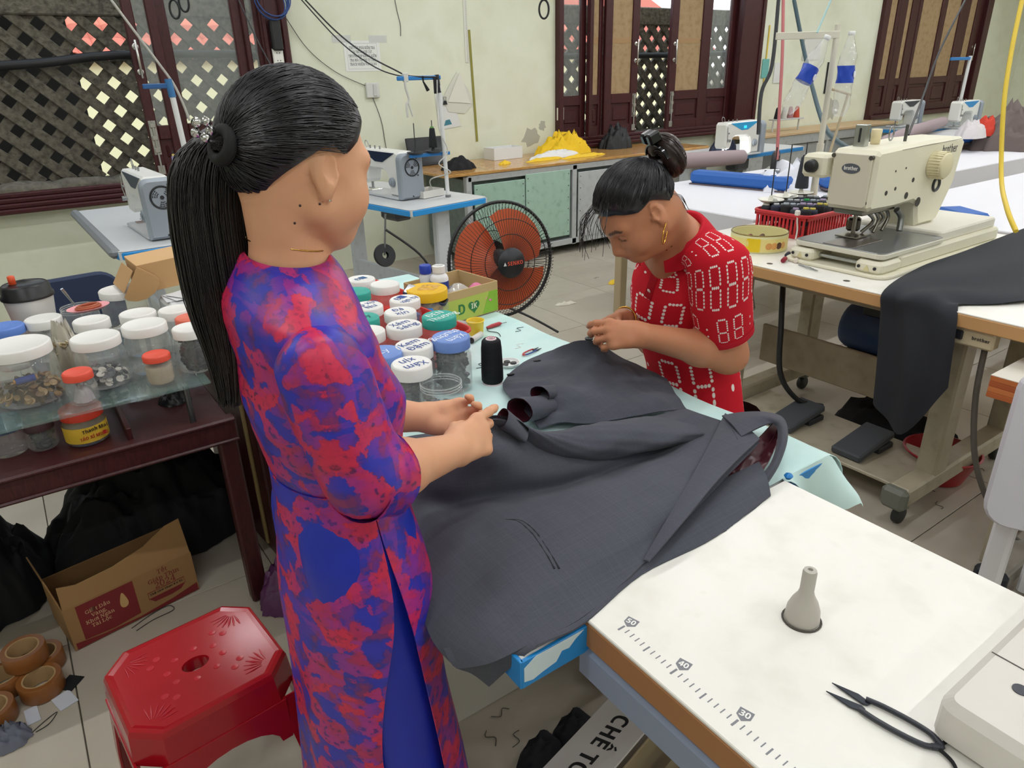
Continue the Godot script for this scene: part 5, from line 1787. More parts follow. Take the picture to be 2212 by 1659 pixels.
func lay_on(p: Array, q: Vector3, lift := .001) -> Vector3:
	# the point of the patch nearest to q
	var best: Vector3 = p[0][0]
	var bd := 1e9
	var d2 := 1e9
	var sec := best
	for v in p[0]:
		var d: float = (v as Vector3).distance_squared_to(q)
		if d < bd:
			d2 = bd; sec = best
			bd = d; best = v
		elif d < d2:
			d2 = d; sec = v
	return v3(q.x, lerpf(best.y, sec.y, bd / maxf(bd + d2, 1e-9)) + lift, q.z)
func suiting() -> StandardMaterial3D:
	if mats.has("suiting"): return mats["suiting"]
	var N := 256
	var im := Image.create(N, N, false, Image.FORMAT_RGB8)
	var rg := RandomNumberGenerator.new()
	rg.seed = 8
	var a := []
	var b := []
	for k in N:
		a.append(rg.randf())
		b.append(rg.randf())
	for y in N:
		for x in N:
			var v: float = .5 + .16 * (a[x] - .5) + .2 * (b[y] - .5) + .22 * (rg.randf() - .5)
			im.set_pixel(x, y, col("3c3e46").lerp(col("62646f"), clampf(v, 0, 1)))
	var m := image_mat(im, .85, .25)
	m.rim_enabled = true
	m.rim = .15
	tri(m, 7.0)
	mats["suiting"] = m
	return m
func jacket() -> void:
	var at := v3(.85, .785, -.95)
	var ja := thing("suit_jacket", "charcoal wool suit jacket with maroon lining spread across both tables", "jacket", at)
	var back := Transform3D(Basis(), -at)
	var wool := suiting()
	var lining := mat("4c1f29", .35)
	# left front, from the side seam by the standing woman to the collar
	var rows := [
		[v3(.554, .795, -1.222), v3(.601, .81, -1.176), v3(.632, .85, -1.077), v3(.628, .925, -.956), v3(.743, .83, -.989), v3(.895, .825, -.946), v3(1.118, .8, -.949)],
		[v3(.507, .815, -1.123), v3(.537, .855, -1.004), v3(.577, .9, -.922), v3(.657, .875, -.923), v3(.749, .85, -.896), v3(.874, .845, -.881), v3(1.098, .815, -.903)],
		[v3(.485, .8, -1.062), v3(.51, .835, -.952), v3(.576, .845, -.91), v3(.662, .835, -.881), v3(.757, .83, -.858), v3(.895, .825, -.859), v3(1.101, .815, -.886)],
		[v3(.461, .789, -1.009), v3(.5, .796, -.947), v3(.575, .798, -.912), v3(.661, .8, -.873), v3(.771, .803, -.847), v3(.908, .808, -.836), v3(1.104, .815, -.867)],
		[v3(.437, .789, -.961), v3(.471, .81, -.88), v3(.549, .82, -.836), v3(.643, .826, -.798), v3(.754, .828, -.779), v3(.897, .828, -.782), v3(1.098, .822, -.814)],
		[v3(.388, .786, -.855), v3(.431, .808, -.785), v3(.505, .822, -.74), v3(.605, .826, -.715), v3(.724, .828, -.702), v3(.858, .828, -.71), v3(1.086, .822, -.767)],
		[v3(.358, .77, -.779), v3(.398, .792, -.708), v3(.466, .805, -.673), v3(.559, .811, -.659), v3(.655, .816, -.661), v3(.783, .82, -.672), v3(1.079, .822, -.742)],
		[v3(.344, .75, -.715), v3(.382, .778, -.657), v3(.448, .793, -.632), v3(.533, .797, -.622), v3(.625, .8, -.634), v3(.734, .806, -.652), v3(1.08, .822, -.732)],
		[v3(.351, .738, -.661), v3(.382, .766, -.617), v3(.434, .787, -.595), v3(.51, .789, -.59), v3(.594, .79, -.605), v3(.679, .797, -.623), v3(1.086, .82, -.728)]]
	var p1 := crumple(patch(rows, 7, 5), .004, .09, 3)
	part(ja, "left_front", Geo.new().cloth(p1[0], p1[1], p1[2], .003), wool, back)
	# the right front below it
	var p5 := patch([
		[v3(.347, .755, -.69), v3(.435, .783, -.621), v3(.542, .787, -.617), v3(.699, .789, -.653), v3(.87, .795, -.699), v3(1.054, .8, -.701)],
		[v3(.349, .74, -.669), v3(.427, .785, -.598), v3(.523, .788, -.593), v3(.673, .792, -.624), v3(.838, .803, -.645), v3(1.011, .808, -.654)],
		[v3(.37, .725, -.655), v3(.426, .784, -.592), v3(.511, .787, -.585), v3(.657, .788, -.613), v3(.823, .789, -.611), v3(.989, .79, -.628)],
		[v3(.389, .7, -.641), v3(.426, .783, -.59), v3(.509, .787, -.581), v3(.652, .787, -.609), v3(.819, .787, -.605), v3(1.003, .788, -.64)]], 6, 4)
	part(ja, "right_front", Geo.new().cloth(p5[0], p5[1], p5[2], .003), wool, back)
	# lapel lying on the left front, open along its outer edge
	var p2 := patch([
		[v3(.667, .8, -.62), v3(.753, .816, -.656), v3(.858, .83, -.702), v3(.976, .832, -.762), v3(1.071, .828, -.815), v3(1.129, .824, -.847)],
		[v3(.668, .802, -.615), v3(.753, .823, -.64), v3(.859, .838, -.677), v3(.972, .838, -.724), v3(1.065, .832, -.764), v3(1.11, .828, -.785)],
		[v3(.669, .803, -.611), v3(.757, .825, -.628), v3(.87, .838, -.661), v3(.975, .836, -.694), v3(1.064, .83, -.721), v3(1.086, .828, -.728)]], 6, 5)
	part(ja, "lapel", Geo.new().cloth(p2[0], p2[1], p2[2], .003), wool, back)
	# collar running round the neck, standing on its fold
	var p3 := patch([
		[v3(1.112, .826, -.841), v3(1.155, .826, -.827), v3(1.187, .83, -.794), v3(1.18, .838, -.745), v3(1.128, .832, -.698), v3(1.06, .815, -.664), v3(1.009, .795, -.651)],
		[v3(1.081, .836, -.793), v3(1.125, .84, -.782), v3(1.144, .848, -.753), v3(1.138, .85, -.719), v3(1.094, .845, -.682), v3(1.041, .825, -.657), v3(1.004, .803, -.652)],
		[v3(1.057, .834, -.749), v3(1.109, .838, -.748), v3(1.139, .842, -.74), v3(1.135, .84, -.723), v3(1.101, .832, -.696), v3(1.051, .815, -.671), v3(1.016, .8, -.666)]], 6, 5)
	part(ja, "collar", Geo.new().cloth(p3[0], p3[1], p3[2], .003), wool, back)
	# lining seen inside the neck
	var p4 := patch([
		[v3(.963, .79, -.706), v3(1.041, .8, -.733), v3(1.115, .815, -.749), v3(1.151, .835, -.748)],
		[v3(.969, .793, -.686), v3(1.047, .793, -.71), v3(1.129, .8, -.735), v3(1.169, .82, -.745)],
		[v3(.989, .795, -.671), v3(1.044, .797, -.682), v3(1.106, .805, -.706), v3(1.146, .82, -.725)]], 6, 6)
	crumple(p4, .008, .35, 6)
	part(ja, "lining", Geo.new().cloth(p4[0], p4[1], p4[2], .002), lining, back)
	# back and right sleeve bunched toward the sewing woman
	var p7 := crumple(patch([
		[v3(.893, .789, -1.334), v3(.965, .795, -1.383), v3(1.08, .812, -1.391), v3(1.051, .905, -1.207), v3(1.176, .825, -1.209), v3(1.223, .792, -1.1)],
		[v3(.87, .793, -1.297), v3(.932, .808, -1.284), v3(1.017, .828, -1.268), v3(1.052, .865, -1.17), v3(1.135, .828, -1.129), v3(1.181, .8, -1.047)],
		[v3(.84, .8, -1.216), v3(.894, .826, -1.161), v3(.936, .845, -1.113), v3(1.005, .845, -1.085), v3(1.09, .828, -1.049), v3(1.152, .805, -1.005)],
		[v3(.828, .8, -1.152), v3(.875, .815, -1.112), v3(.909, .83, -1.052), v3(.972, .832, -1.015), v3(1.051, .825, -.993), v3(1.128, .808, -.969)],
		[v3(.814, .795, -1.082), v3(.861, .8, -1.061), v3(.897, .808, -1.012), v3(.957, .815, -.976), v3(1.032, .815, -.954), v3(1.114, .805, -.94)]], 7, 6), .01, .12, 12)
	part(ja, "back", Geo.new().cloth(p7[0], p7[1], p7[2], .003), wool, back)
	# sleeve over the front, ending at the standing woman's hands
	var sl := []
	for q in [[v3(.988, .825, -.874), .075, .022], [v3(.884, .845, -.868), .07, .028], [v3(.803, .85, -.884), .062, .032], [v3(.73, .855, -.906), .058, .03], [v3(.677, .875, -.935), .05, .026], [v3(.648, .905, -.96), .042, .018]]:
		sl.append([q[0], v3(.45, 0, .89) * q[1], v3(0, 1, 0) * q[2], 1.0])
	var sr := ease_rings(sl, 6)
	part(ja, "left_sleeve", Geo.new().grid(loft(sr, 36, .07, 4), 36, sr.size(), true), wool, back)
	# cuffs with the lining showing in their mouths
	for c in [[v3(.788, .832, -1.118), v3(.936, .79, -1.155), .036, .026], [v3(.863, .838, -1.145), v3(.989, .8, -1.185), .026, .018], [v3(.636, .925, -.957), v3(.669, .89, -.94), .03, .016]]:
		var d: Vector3 = ((c[1] as Vector3) - (c[0] as Vector3)).normalized()
		var v3 := d.cross(Vector3.UP).normalized()
		var u3 := v3.cross(d).normalized()
		var ck := []
		for k in 3:
			ck.append([(c[0] as Vector3).lerp(c[1], k * .5), u3 * c[3] * (1.0 - .1 * k), v3 * c[2] * (1.0 + .08 * k), 1.0])
		var cr := ease_rings(ck, 5)
		var pc := loft(cr, 28, .03, 7)
		var cp := part(ja, "cuff", Geo.new().grid(pc, 28, cr.size(), true), wool, back)
		var pin := []
		for j in cr.size():
			for k in 28: pin.append((pc[j * 28 + k] as Vector3).lerp(cr[j][0], .07))
		part(cp, "cuff_lining", Geo.new().grid(pin, 28, cr.size(), true, Vector2.ONE, true), lining)
	# seams, dart and pocket welt
	var seam := mat("22232a", .9)
	var LS := [
		[v3(1.098, .815, -.929), v3(1.011, .825, -.882), v3(.93, .82, -.843), v3(.883, .815, -.833)],
		[v3(.552, .823, -.712), v3(.595, .825, -.709), v3(.663, .827, -.714), v3(.715, .827, -.72), v3(.774, .828, -.707)]]
	for l in LS:
		var pts := []
		for q in smooth_path(l, 6): pts.append(lay_on(p1, q, .0012))
		part(ja, "seam", Geo.new().tube(pts, .0011, 5), seam, back)
	for off in [0, 1]:
		var pts := []
		for q in smooth_path([v3(.538, .818, -.81), v3(.551, .819, -.795), v3(.551, .82, -.766), v3(.543, .821, -.721), v3(.533, .821, -.674)], 6): pts.append(lay_on(p1, q + v3(.006 * off, 0, .004 * off), .002))
		part(ja, "pocket_welt", Geo.new().tube(pts, .0016, 5), seam, back)
	part(ja, "buttonhole", Geo.new().tube([lay_on(p2, v3(1.067, .834, -.778), .002), lay_on(p2, v3(1.04, .834, -.745), .002)], .0013, 5), mat("17181c", .9), back)
	part(ja, "notch_seam", Geo.new().tube([lay_on(p2, v3(1.041, .834, -.744), .0018), lay_on(p2, v3(1.079, .832, -.726), .0022)], .0008, 5), seam, back)
	# front buttons
	var bg := Geo.new().lathe([Vector2(0, 0), Vector2(.009, 0), Vector2(.0102, .0015), Vector2(.0098, .0036), Vector2(.0085, .0036), Vector2(.0072, .0024), Vector2(0, .0024)], 18)
	for q in 4: bg.cyl(v3(.0025 * (1 if q % 2 else -1), .0024, .0025 * (1 if q < 2 else -1)), v3(.0025 * (1 if q % 2 else -1), .0031, .0025 * (1 if q < 2 else -1)), .0009, -1, 6)
	var bm := bg.mesh()
	for q in [v3(.934, .794, -1.36), v3(1.022, .803, -1.365), v3(1.094, .825, -1.35)]:
		part(ja, "button", bm, mat("1d1e22", .3), Transform3D(Basis(v3(1, 0, .2).normalized(), -.25), lay_on(p7, q, .0015) - at))
	part(ja, "button", bm, mat("1d1e22", .3), Transform3D(Basis(), v3(1.042, .915, -1.187) - at))
# ---- jars and small things ----
func clear_plastic() -> StandardMaterial3D:
	return glass("dfe4e2", .13, .03)
func jar(label: String, at: Vector3, r: float, h: float, lid_hex: String, lid_h := .024, words := "", ink := "2b4f9a", turn := .0, group := "lidded plastic jars", cloudy := .13) -> Node3D:
	# at: middle of the foot; h: to the top of the lid
	var t := thing("jar", label, "jar", at, turn, group)
	var nk := h - lid_h * .75
	var rn := r * .9
	part(t, "jar_body", Geo.new().lathe([Vector2(0, .001), Vector2(r * .86, .0), Vector2(r * .97, .006), Vector2(r, .016), Vector2(r, nk - .032), Vector2(r * .985, nk - .022), Vector2(rn, nk - .012), Vector2(rn, nk)], 36), glass("dfe4e2", cloudy, .03) if cloudy < .3 else glass("8f9496", cloudy, .25))
	if lid_hex != "":
		var rl := r * .97
		part(t, "lid", Geo.new().lathe([Vector2(rn * .99, h - lid_h), Vector2(rl, h - lid_h), Vector2(rl, h - .004), Vector2(rl - .002, h - .0012), Vector2(rl - .004, h), Vector2(rl - .0065, h - .0012), Vector2(0, h - .0012)], 40), mat(lid_hex, .42))
		if words != "": text(t, "lettering", words, r * .62, mat(ink, .6), Transform3D(Basis(v3(1, 0, 0), v3(0, 0, -1), v3(0, 1, 0)), v3(0, h - .0006, 0)))
	else:
		var rim := Geo.new()
		for k in 3: rim.tube(ring(v3(0, nk - .004 - .006 * k, 0), Vector3.RIGHT, v3(0, 0, 1), rn + .0012, 36), .0012, 5, true)
		part(t, "screw_rim", rim, glass("dfe4e2", .3, .05))
	return t
func heap(label: String, at: Vector3, r: float, h: float, hexes: Array, n: int, br: float, sd: int) -> void:
	# buttons too many to count, loose in a jar
	var rg := RandomNumberGenerator.new()
	rg.seed = sd
	var g := Geo.new()
	for k in n:
		var a := rg.randf() * TAU
		var q := r * .9 * pow(rg.randf(), .4)
		var y := h * rg.randf()
		if k > n * .6: y = h * rg.randf_range(.92, 1.0)
		else: q = r * rg.randf_range(.72, .9)
		var ax := Geo.along(v3(rg.randf_range(-1, 1), rg.randf_range(.2, 1.4), rg.randf_range(-1, 1)))
		var b := br * rg.randf_range(.7, 1.1)
		var s0 := g.v.size()
		g.lathe([Vector2(0, -.0012), Vector2(b, -.0012), Vector2(b, .0012), Vector2(0, .0008)], 9, Transform3D(ax, v3(cos(a) * (q - b * .6), y + .006, sin(a) * (q - b * .6))))
		var c := col(hexes[rg.randi() % hexes.size()]).srgb_to_linear()
		for j in range(s0, g.v.size()): g.c.append(c)
	var core_s := g.v.size()
	g.lathe([Vector2(0, .003), Vector2(r * .62, .003), Vector2(r * .66, h * .92), Vector2(0, h * .97)], 18)
	var cc := col(hexes[0]).srgb_to_linear()
	for j in range(core_s, g.v.size()): g.c.append(cc)
	var m := StandardMaterial3D.new()
	m.vertex_color_use_as_albedo = true
	m.roughness = .35
	if mats.has("heap"): m = mats["heap"]
	mats["heap"] = m
	var o := solo("button_heap", label, "buttons", g, m, at)
	o.set_meta("kind", "stuff")
func tray(label: String, at: Vector3, w: float, d: float, h: float, turn: float, hex: String) -> Node3D:
	var t := thing("tray", label, "tray", at, turn, "red plastic trays")
	var g := Geo.new()
	var prof := [[0.0, .88], [0.002, .9], [h - .008, 1.0], [h, 1.02], [h + .001, 1.045], [h - .006, 1.05]]
	var base := rr(w, d, .035, 5)
	var P := []
	for q in prof:
		for p in base: P.append(v3(p.x * q[1], q[0], p.y * q[1]))
	g.grid(P, base.size(), prof.size(), true)
	var I := []
	for q in [[h, 1.02], [h - .01, .985], [0.006, .88], [0.004, .0]]:
		for p in base: I.append(v3(p.x * q[1], q[0], p.y * q[1]))
	g.grid(I, base.size(), 4, true, Vector2.ONE, true)
	part(t, "basin", g, mat(hex, .35))
	return t
func jar_at(p: Vector3, h: float) -> Vector3: return v3(p.x, p.y - h, p.z)
func table_things() -> void:
	tray("red plastic tray of white and teal lidded jars nearest the black thread cone", v3(.765, .787, -1.668), .3, .315, .088, .08, "d8362f")
	tray("red plastic tray of lidded jars farther along the table", v3(.79, .787, -2.0), .31, .29, .088, .08, "d8362f")
	var g1 := "jars in the farther red tray"
	var H := .125
	var wh := "eceae6"
	var teal := "2aa798"
	jar("jar with large plain white lid at the back corner of the farther tray", v3(.748, .7915, -2.066), .046, H, wh, .028, "", "2b4f9a", 0, g1)
	jar("jar with white lid marked with one blue word in the farther tray", v3(.845, .7915, -2.046), .046, H, wh, .026, "Đỏ", "2f5a8a", .2, g1)
	jar("jar with clean white lid beside the phone in the farther tray", v3(.878, .7915, -1.945), .046, H, wh, .026, "", "2b4f9a", 0, g1)
	jar("jar with unmarked teal lid in the farther tray", v3(.775, .7915, -1.928), .046, H, teal, .026, "", "2b4f9a", 0, g1)
	jar("jar with white lid half hidden by the standing woman in the farther tray", v3(.69, .7915, -1.975), .044, H, wh, .026, "", "2b4f9a", 0, g1)
	var g2 := "jars in the nearer red tray"
	jar("white-lidded jar scribbled Sáp xịn Nu at the back of the nearer tray", v3(.742, .7915, -1.773), .045, H, wh, .026, "Sáp xịn\nNu", "2f4f96", .3, g2)
	jar("white-lidded jar marked Đỏ xịn at the far right of the nearer tray", v3(.853, .7915, -1.763), .045, H, wh, .026, "Đỏ\nxịn ty", "2f4f96", .4, g2)
	jar("white-lidded jar marked Đà xịn in the middle of the nearer tray", v3(.79, .7915, -1.668), .045, H, wh, .026, "Đà\nxịn", "2f4f96", -.1, g2)
	jar("teal-lidded jar with white writing ĐEN Thường in the nearer tray", v3(.854, .7915, -1.57), .047, H, teal, .028, "ĐEN\nThường", "eefaf6", .25, g2)
	jar("teal-lidded jar with dark scribble next to the standing woman", v3(.69, .7915, -1.685), .044, H, teal, .026, "Tủy", "1f5a58", .2, g2)
	jar("white-lidded jar marked Xám Sáng at the front of the nearer tray", v3(.747, .7915, -1.562), .047, H, wh, .028, "Xám\nSáng", "2f4f96", .2, g2)
	jar("white-lidded jar partly behind the standing woman in the nearer tray", v3(.655, .7915, -1.58), .045, H, wh, .026, "", "2b4f9a", 0, g2)
	var g3 := "jars standing on the cyan cloth"
	var a := jar_at(v3(.7, .917, -1.421), .132)
	jar("white-lidded jar marked Kem Đậm on the cyan cloth", a, .047, .13, wh, .03, "Kem\nĐậm", "2b4a94", .25, g3, .45)
	var b := jar_at(v3(.791, .922, -1.403), .137)
	jar("grey-filled jar with blue lid marked Xám thường", b, .048, .135, "7293d6", .028, "Xám\nthường", "eef3ff", PI + .35, g3, .2)
	heap("dark grey buttons filling the jar with the blue lid", b, .046, .085, ["4c4f52", "5d6062", "3d4042"], 150, .009, 5)
	var c := jar_at(v3(.642, .917, -1.322), .132)
	jar("white-lidded jar marked Xám xịn next to the open jar", c, .047, .13, wh, .03, "Xám\nxịn", "2b4a94", PI + .1, g3, .2)
	heap("dark grey buttons in the jar marked Xám xịn", c, .045, .075, ["4a4d50", "5a5d60", "3b3e40"], 140, .009, 6)
	jar("blue-lidded jar peeping out beside the standing woman's chest", jar_at(v3(.622, .917, -1.425), .132), .047, .13, "7293d6", .03, "Ly", "eef3ff", .2, g3, .2)
	var e := jar_at(v3(.673, .905, -1.25), .12)
	jar("open clear jar without lid by the standing woman's hands", e, .049, .118, "", .02, "", "", 0, g3)
	heap("grey buttons at the bottom of the open jar", e, .046, .035, ["6a6e70", "585b5d", "7b7e80"], 110, .009, 7)
	# thread cone
	var cn := thing("thread_cone", "tall black thread cone standing on the cyan cloth", "thread cone", v3(.885, .783, -1.37))
	part(cn, "thread", Geo.new().lathe([Vector2(.01, .004), Vector2(.0245, .004), Vector2(.0275, .01), Vector2(.0275, .035), Vector2(.0255, .095), Vector2(.0235, .112), Vector2(.019, .117), Vector2(.013, .117)], 32), tri(image_mat(thread_image(), .75), 30.0))
	part(cn, "cone_core", Geo.new().lathe([Vector2(.006, 0), Vector2(.026, 0), Vector2(.022, .006), Vector2(.0135, .118), Vector2(.012, .1195), Vector2(.006, .1195), Vector2(.006, .11), Vector2(.0, .11)], 28), mat("e4d3d6", .4))
	part(cn, "core_label", Geo.new().tube(ring(v3(0, .1197, 0), Vector3.RIGHT, v3(0, 0, 1), .0092, 20), .001, 5, true), mat("c0506a", .5))
	# carton with bottles, the yellow-lidded tub and the phone
	var bx := thing("carton", "open green fruit carton at the far right corner of the cloth", "carton", v3(1.1, .785, -1.93), .12)
	var cb := mat("c2a878", .85)
	for q in [[v3(0, .05, .1), v3(.22, .1, .004)], [v3(0, .05, -.1), v3(.22, .1, .004)], [v3(.11, .05, 0), v3(.004, .1, .204)], [v3(-.11, .05, 0), v3(.004, .1, .204)]]: part(bx, "side", Geo.new().box(q[0], q[1], .001), cb)
	part(bx, "bottom", Geo.new().box(v3(0, .003, 0), v3(.216, .004, .2)), cb)
	part(bx, "printed_face", Geo.new().box(v3(0, .038, .1025), v3(.219, .07, .001)), mat("b6c95c", .7))
	part(bx, "printed_wedge", Geo.new().prism(PackedVector2Array([Vector2(.045, .004), Vector2(.109, .004), Vector2(.109, .072), Vector2(.075, .072)]), 0, .0006, Transform3D(Basis(), v3(0, 0, .103))), mat("8fc43f", .7))
	var ht := PackedVector2Array()
	for k in 22:
		var t := TAU * k / 22.0
		ht.append(Vector2(16 * pow(sin(t), 3), 13 * cos(t) - 5 * cos(2 * t) - 2 * cos(3 * t) - cos(4 * t)) * .0014)
	part(bx, "heart_mark", Geo.new().prism(ht, 0, .0007, Transform3D(Basis(), v3(.01, .038, .1036))), mat("2f7d46", .7))
	text(bx, "lettering", "IK", .024, mat("e9efd0", .7), Transform3D(Basis(), v3(.01, .04, .1046)), 0, true)
	text(bx, "lettering", "D", .045, mat("2f7d46", .7), Transform3D(Basis(), v3(-.04, .038, .1038)), 0, true)
	var bt := thing("bottle", "white pill bottle with dark blue label in the green carton", "bottle", v3(1.085, .7905, -1.975))
	part(bt, "bottle_body", Geo.new().lathe([Vector2(0, 0), Vector2(.028, 0), Vector2(.03, .004), Vector2(.03, .1), Vector2(.026, .11), Vector2(.018, .116), Vector2(.018, .12), Vector2(0, .12)], 28), mat("eceef0", .35))
	part(bt, "label", Geo.new().lathe([Vector2(.0304, .02), Vector2(.0304, .092)], 28), mat("1f3f8e", .45))
	part(bt, "neck", Geo.new().lathe([Vector2(.019, .118), Vector2(.021, .119), Vector2(.021, .14), Vector2(.019, .141), Vector2(.016, .141), Vector2(.016, .122), Vector2(0, .122)], 24), mat("f3f3f1", .35))
	var b2 := thing("bottle", "bottle with bright blue cap behind the yellow lid", "bottle", v3(1.06, .7905, -2.02))
	part(b2, "bottle_body", Geo.new().lathe([Vector2(0, 0), Vector2(.022, 0), Vector2(.022, .1), Vector2(.015, .112), Vector2(0, .112)], 24), mat("d9dde2", .35))
	part(b2, "cap", Geo.new().lathe([Vector2(.0165, .11), Vector2(.0195, .111), Vector2(.0195, .135), Vector2(.0175, .138), Vector2(0, .138)], 24), mat("1f3fb0", .35))
	for q in [[v3(1.11, .8, -1.9), "crumpled clear plastic bag in the green carton", glass("e6e2da", .35, .15), .045], [v3(1.16, .8, -1.87), "pink printed packet in the green carton", mat("e87fa6", .35), .035]]:
		var P := []
		for j in 9:
			for k in 9:
				var u := (k / 8.0 - .5)
				var v := (j / 8.0 - .5)
				P.append(v3(u * q[3] * 2.0, .075 * (1.0 - 1.6 * (u * u + v * v)) + .012 * sin(u * 19 + j) * cos(v * 15 + k), v * q[3] * 2.0))
		solo("plastic_bag" if q[3] > .04 else "packet", q[1], "bag", Geo.new().cloth(P, 9, 9, .0008), q[2], q[0])
	var yj := jar("jar with wide yellow lid embossed with flowers beside the phone", v3(.975, .785, -1.86), .066, .118, "e9b914", .03, "", "", 0, "yellow lidded jar", .2)
	heap("yellow packing inside the wide yellow-lidded jar", v3(.975, .787, -1.86), .062, .07, ["d9a91c", "e0b838"], 60, .012, 9)
	var fg := Geo.new()
	for k in 7:
		var an := k * .9
		fg.lathe([Vector2(0, .0), Vector2(.013, .0), Vector2(.01, .003), Vector2(0, .004)], 12, Transform3D(Basis.from_scale(v3(1.3, 1, .6)).rotated(Vector3.UP, an), v3(cos(an) * .025 + .008, .1168, sin(an) * .018)))
	part(yj, "embossing", fg, mat("d7a640", .3))
	var ph := thing("smartphone", "black smartphone leaning between the red trays and the yellow lid", "phone", v3(.971, .878, -1.857))
	ph.rotation = v3(.1, -.75, -.28)
	part(ph, "case", Geo.new().prism(rr(.135, .07, .009), .0, .009, flat(), .002), mat("2a3350", .4))
	part(ph, "screen", Geo.new().prism(rr(.129, .064, .006), .009, .0096, flat()), mat("14171c", .08))
	var bb := solo("blue_box", "small bright blue box propping the phone", "box", Geo.new().box(v3(0, .037, 0), v3(.055, .074, .045), .003), mat("2f7fd0", .5), v3(.925, .785, -1.787), -.4)
	# odds and ends on the cloth
	var cup := thing("plastic_tub", "small round yellow tub before the green carton", "tub", v3(1.044, .783, -1.698))
	part(cup, "tub_wall", Geo.new().lathe([Vector2(0, 0), Vector2(.022, 0), Vector2(.0255, .042), Vector2(.028, .044), Vector2(.026, .046), Vector2(.0235, .043), Vector2(.021, .008), Vector2(0, .008)], 28), mat("f0d23c", .4))
	var cpl := solo("glue_tube", "white printed tube with dark end lying by the yellow tub", "tube", Geo.new().cyl(v3(-.03, .009, 0), v3(.03, .009, 0), .009, -1, 18, .002), mat("d8d7d2", .4), v3(1.02, .783, -1.656), .5)
	part(cpl, "end_cap", Geo.new().cyl(v3(-.033, .009, 0), v3(-.029, .009, 0), .0092, -1, 18, .001), mat("2a2a2e", .5))
	var rp := thing("seam_ripper", "red handled seam ripper with dark cord near the yellow tub", "tool", v3(1.124, .783, -1.718), .12)
	part(rp, "handle", Geo.new().tube([v3(-.03, .005, 0), v3(-.01, .006, 0), v3(.02, .006, 0), v3(.028, .005, 0)], [0.004, .006, .006, .003], 10), mat("b5303a", .4))
	part(rp, "blade", Geo.new().tube([v3(.028, .005, 0), v3(.048, .004, .002)], .0012, 6), mat("9a9c9e", .3, 1.0))
	part(rp, "cord", Geo.new().tube(smooth_path([v3(-.03, .004, 0), v3(-.04, .002, .02), v3(-.03, .002, .05), v3(-.045, .002, .08)], 5), .0012, 5), mat("2a2d33", .8))
	var sn := thing("thread_snips", "small thread snips with red and blue grips beside the jacket", "snips", v3(1.089, .783, -1.477), .25)
	snips(sn, .07, mat("c23a40", .5), mat("2f4f9a", .5))
	var ds := thing("button_dish", "round white dish holding black buttons behind the thread cone", "dish", v3(.983, .783, -1.441))
	part(ds, "dish", Geo.new().lathe([Vector2(0, .001), Vector2(.026, .0), Vector2(.03, .008), Vector2(.031, .009), Vector2(.029, .009), Vector2(.025, .003), Vector2(0, .003)], 28), mat("e9ecea", .4))
	for k in 3: solo("button", "black button lying in the white dish", "button", Geo.new().cyl(v3(0, 0, 0), v3(0, .003, 0), .009, -1, 16, .0008), mat("1d1e22", .35), ds.position + v3([-.012, .012, .003][k], .0035, [0.002, .006, -.011][k]), 0, "black buttons in the dish")
	for q in [[v3(1.082, .783, -1.538), "white thread scrap on the cloth near the cone", "f2f2ee"], [v3(.918, .783, -1.484), "short dark thread end left of the cone", "3a4a50"], [v3(1.165, .783, -1.653), "long fine thread curling on the far cloth", "4a5a60"]]:
		solo("thread_scrap", q[1], "thread", Geo.new().tube(smooth_path([v3(-.02, .001, 0), v3(-.005, .001, .012), v3(.01, .001, -.006), v3(.025, .001, .01)], 5), .0009, 4), mat(q[2], .8), q[0], .6)
	solo("paper_slip", "torn white paper slip at the corner of the nearer red tray", "paper", Geo.new().box(v3(0, .0, 0), v3(.05, .0006, .07), .0, Basis(v3(0, 0, 1), 1.2)), mat("dfe2e0", .8), v3(1.02, .8, -1.71), .5)
	# snips with a black cord on the white table
	var bs := thing("thread_snips", "black thread snips with cord lying on the white table", "snips", v3(.694, .788, -.257), 1.75)
	snips(bs, .118, mat("2d3038", .4), mat("2d3038", .4))
	part(bs, "cord", Geo.new().tube(smooth_path([v3(-.066, .004, .003), v3(-.07, .003, .02), v3(-.062, .003, .033), v3(-.072, .003, .04)], 5), .0022, 6).tube(smooth_path([v3(-.064, .004, -.004), v3(-.082, .003, -.012), v3(-.092, .003, -.03), v3(-.094, .003, -.05)], 5), .0022, 6), mat("16171b", .9))
func thread_image() -> Image:
	var im := Image.create(64, 64, false, Image.FORMAT_RGB8)
	var rg := RandomNumberGenerator.new()
	rg.seed = 2
	for y in 64:
		var b := rg.randf()
		for x in 64: im.set_pixel(x, y, col("0c0d10").lerp(col("1d1f25"), b))
	return im
func snips(t: Node3D, L: float, ma: Material, mb: Material) -> void:
	# sprung one-piece snips: two blades at +x, a bow at -x
	for s in [-1, 1]:
		var pl := PackedVector2Array([Vector2(.5, .075 * s), Vector2(.16, .012 * s), Vector2(.12, .03 * s), Vector2(.1, .08 * s), Vector2(.24, .115 * s)])
		var q := PackedVector2Array()
		for p in pl: q.append(p * L)
		part(t, "blade", Geo.new().prism(q, .001, .003, flat(), .0004), mat("3a3e46", .3, .6))
		var arm := []
		for p in [[0.16, .085], [0.0, .11], [-.25, .115], [-.45, .09], [-.53, .03]]: arm.append(v3(p[0] * L, .004, p[1] * L * s))
		part(t, "grip", Geo.new().tube(smooth_path(arm, 4), .028 * L, 8), ma if s < 0 else mb)
	part(t, "bow", Geo.new().tube(smooth_path([v3(-.5, .004 / L, .06) * L, v3(-.57, .004 / L, 0) * L, v3(-.5, .004 / L, -.06) * L], 5), .032 * L, 8), ma)
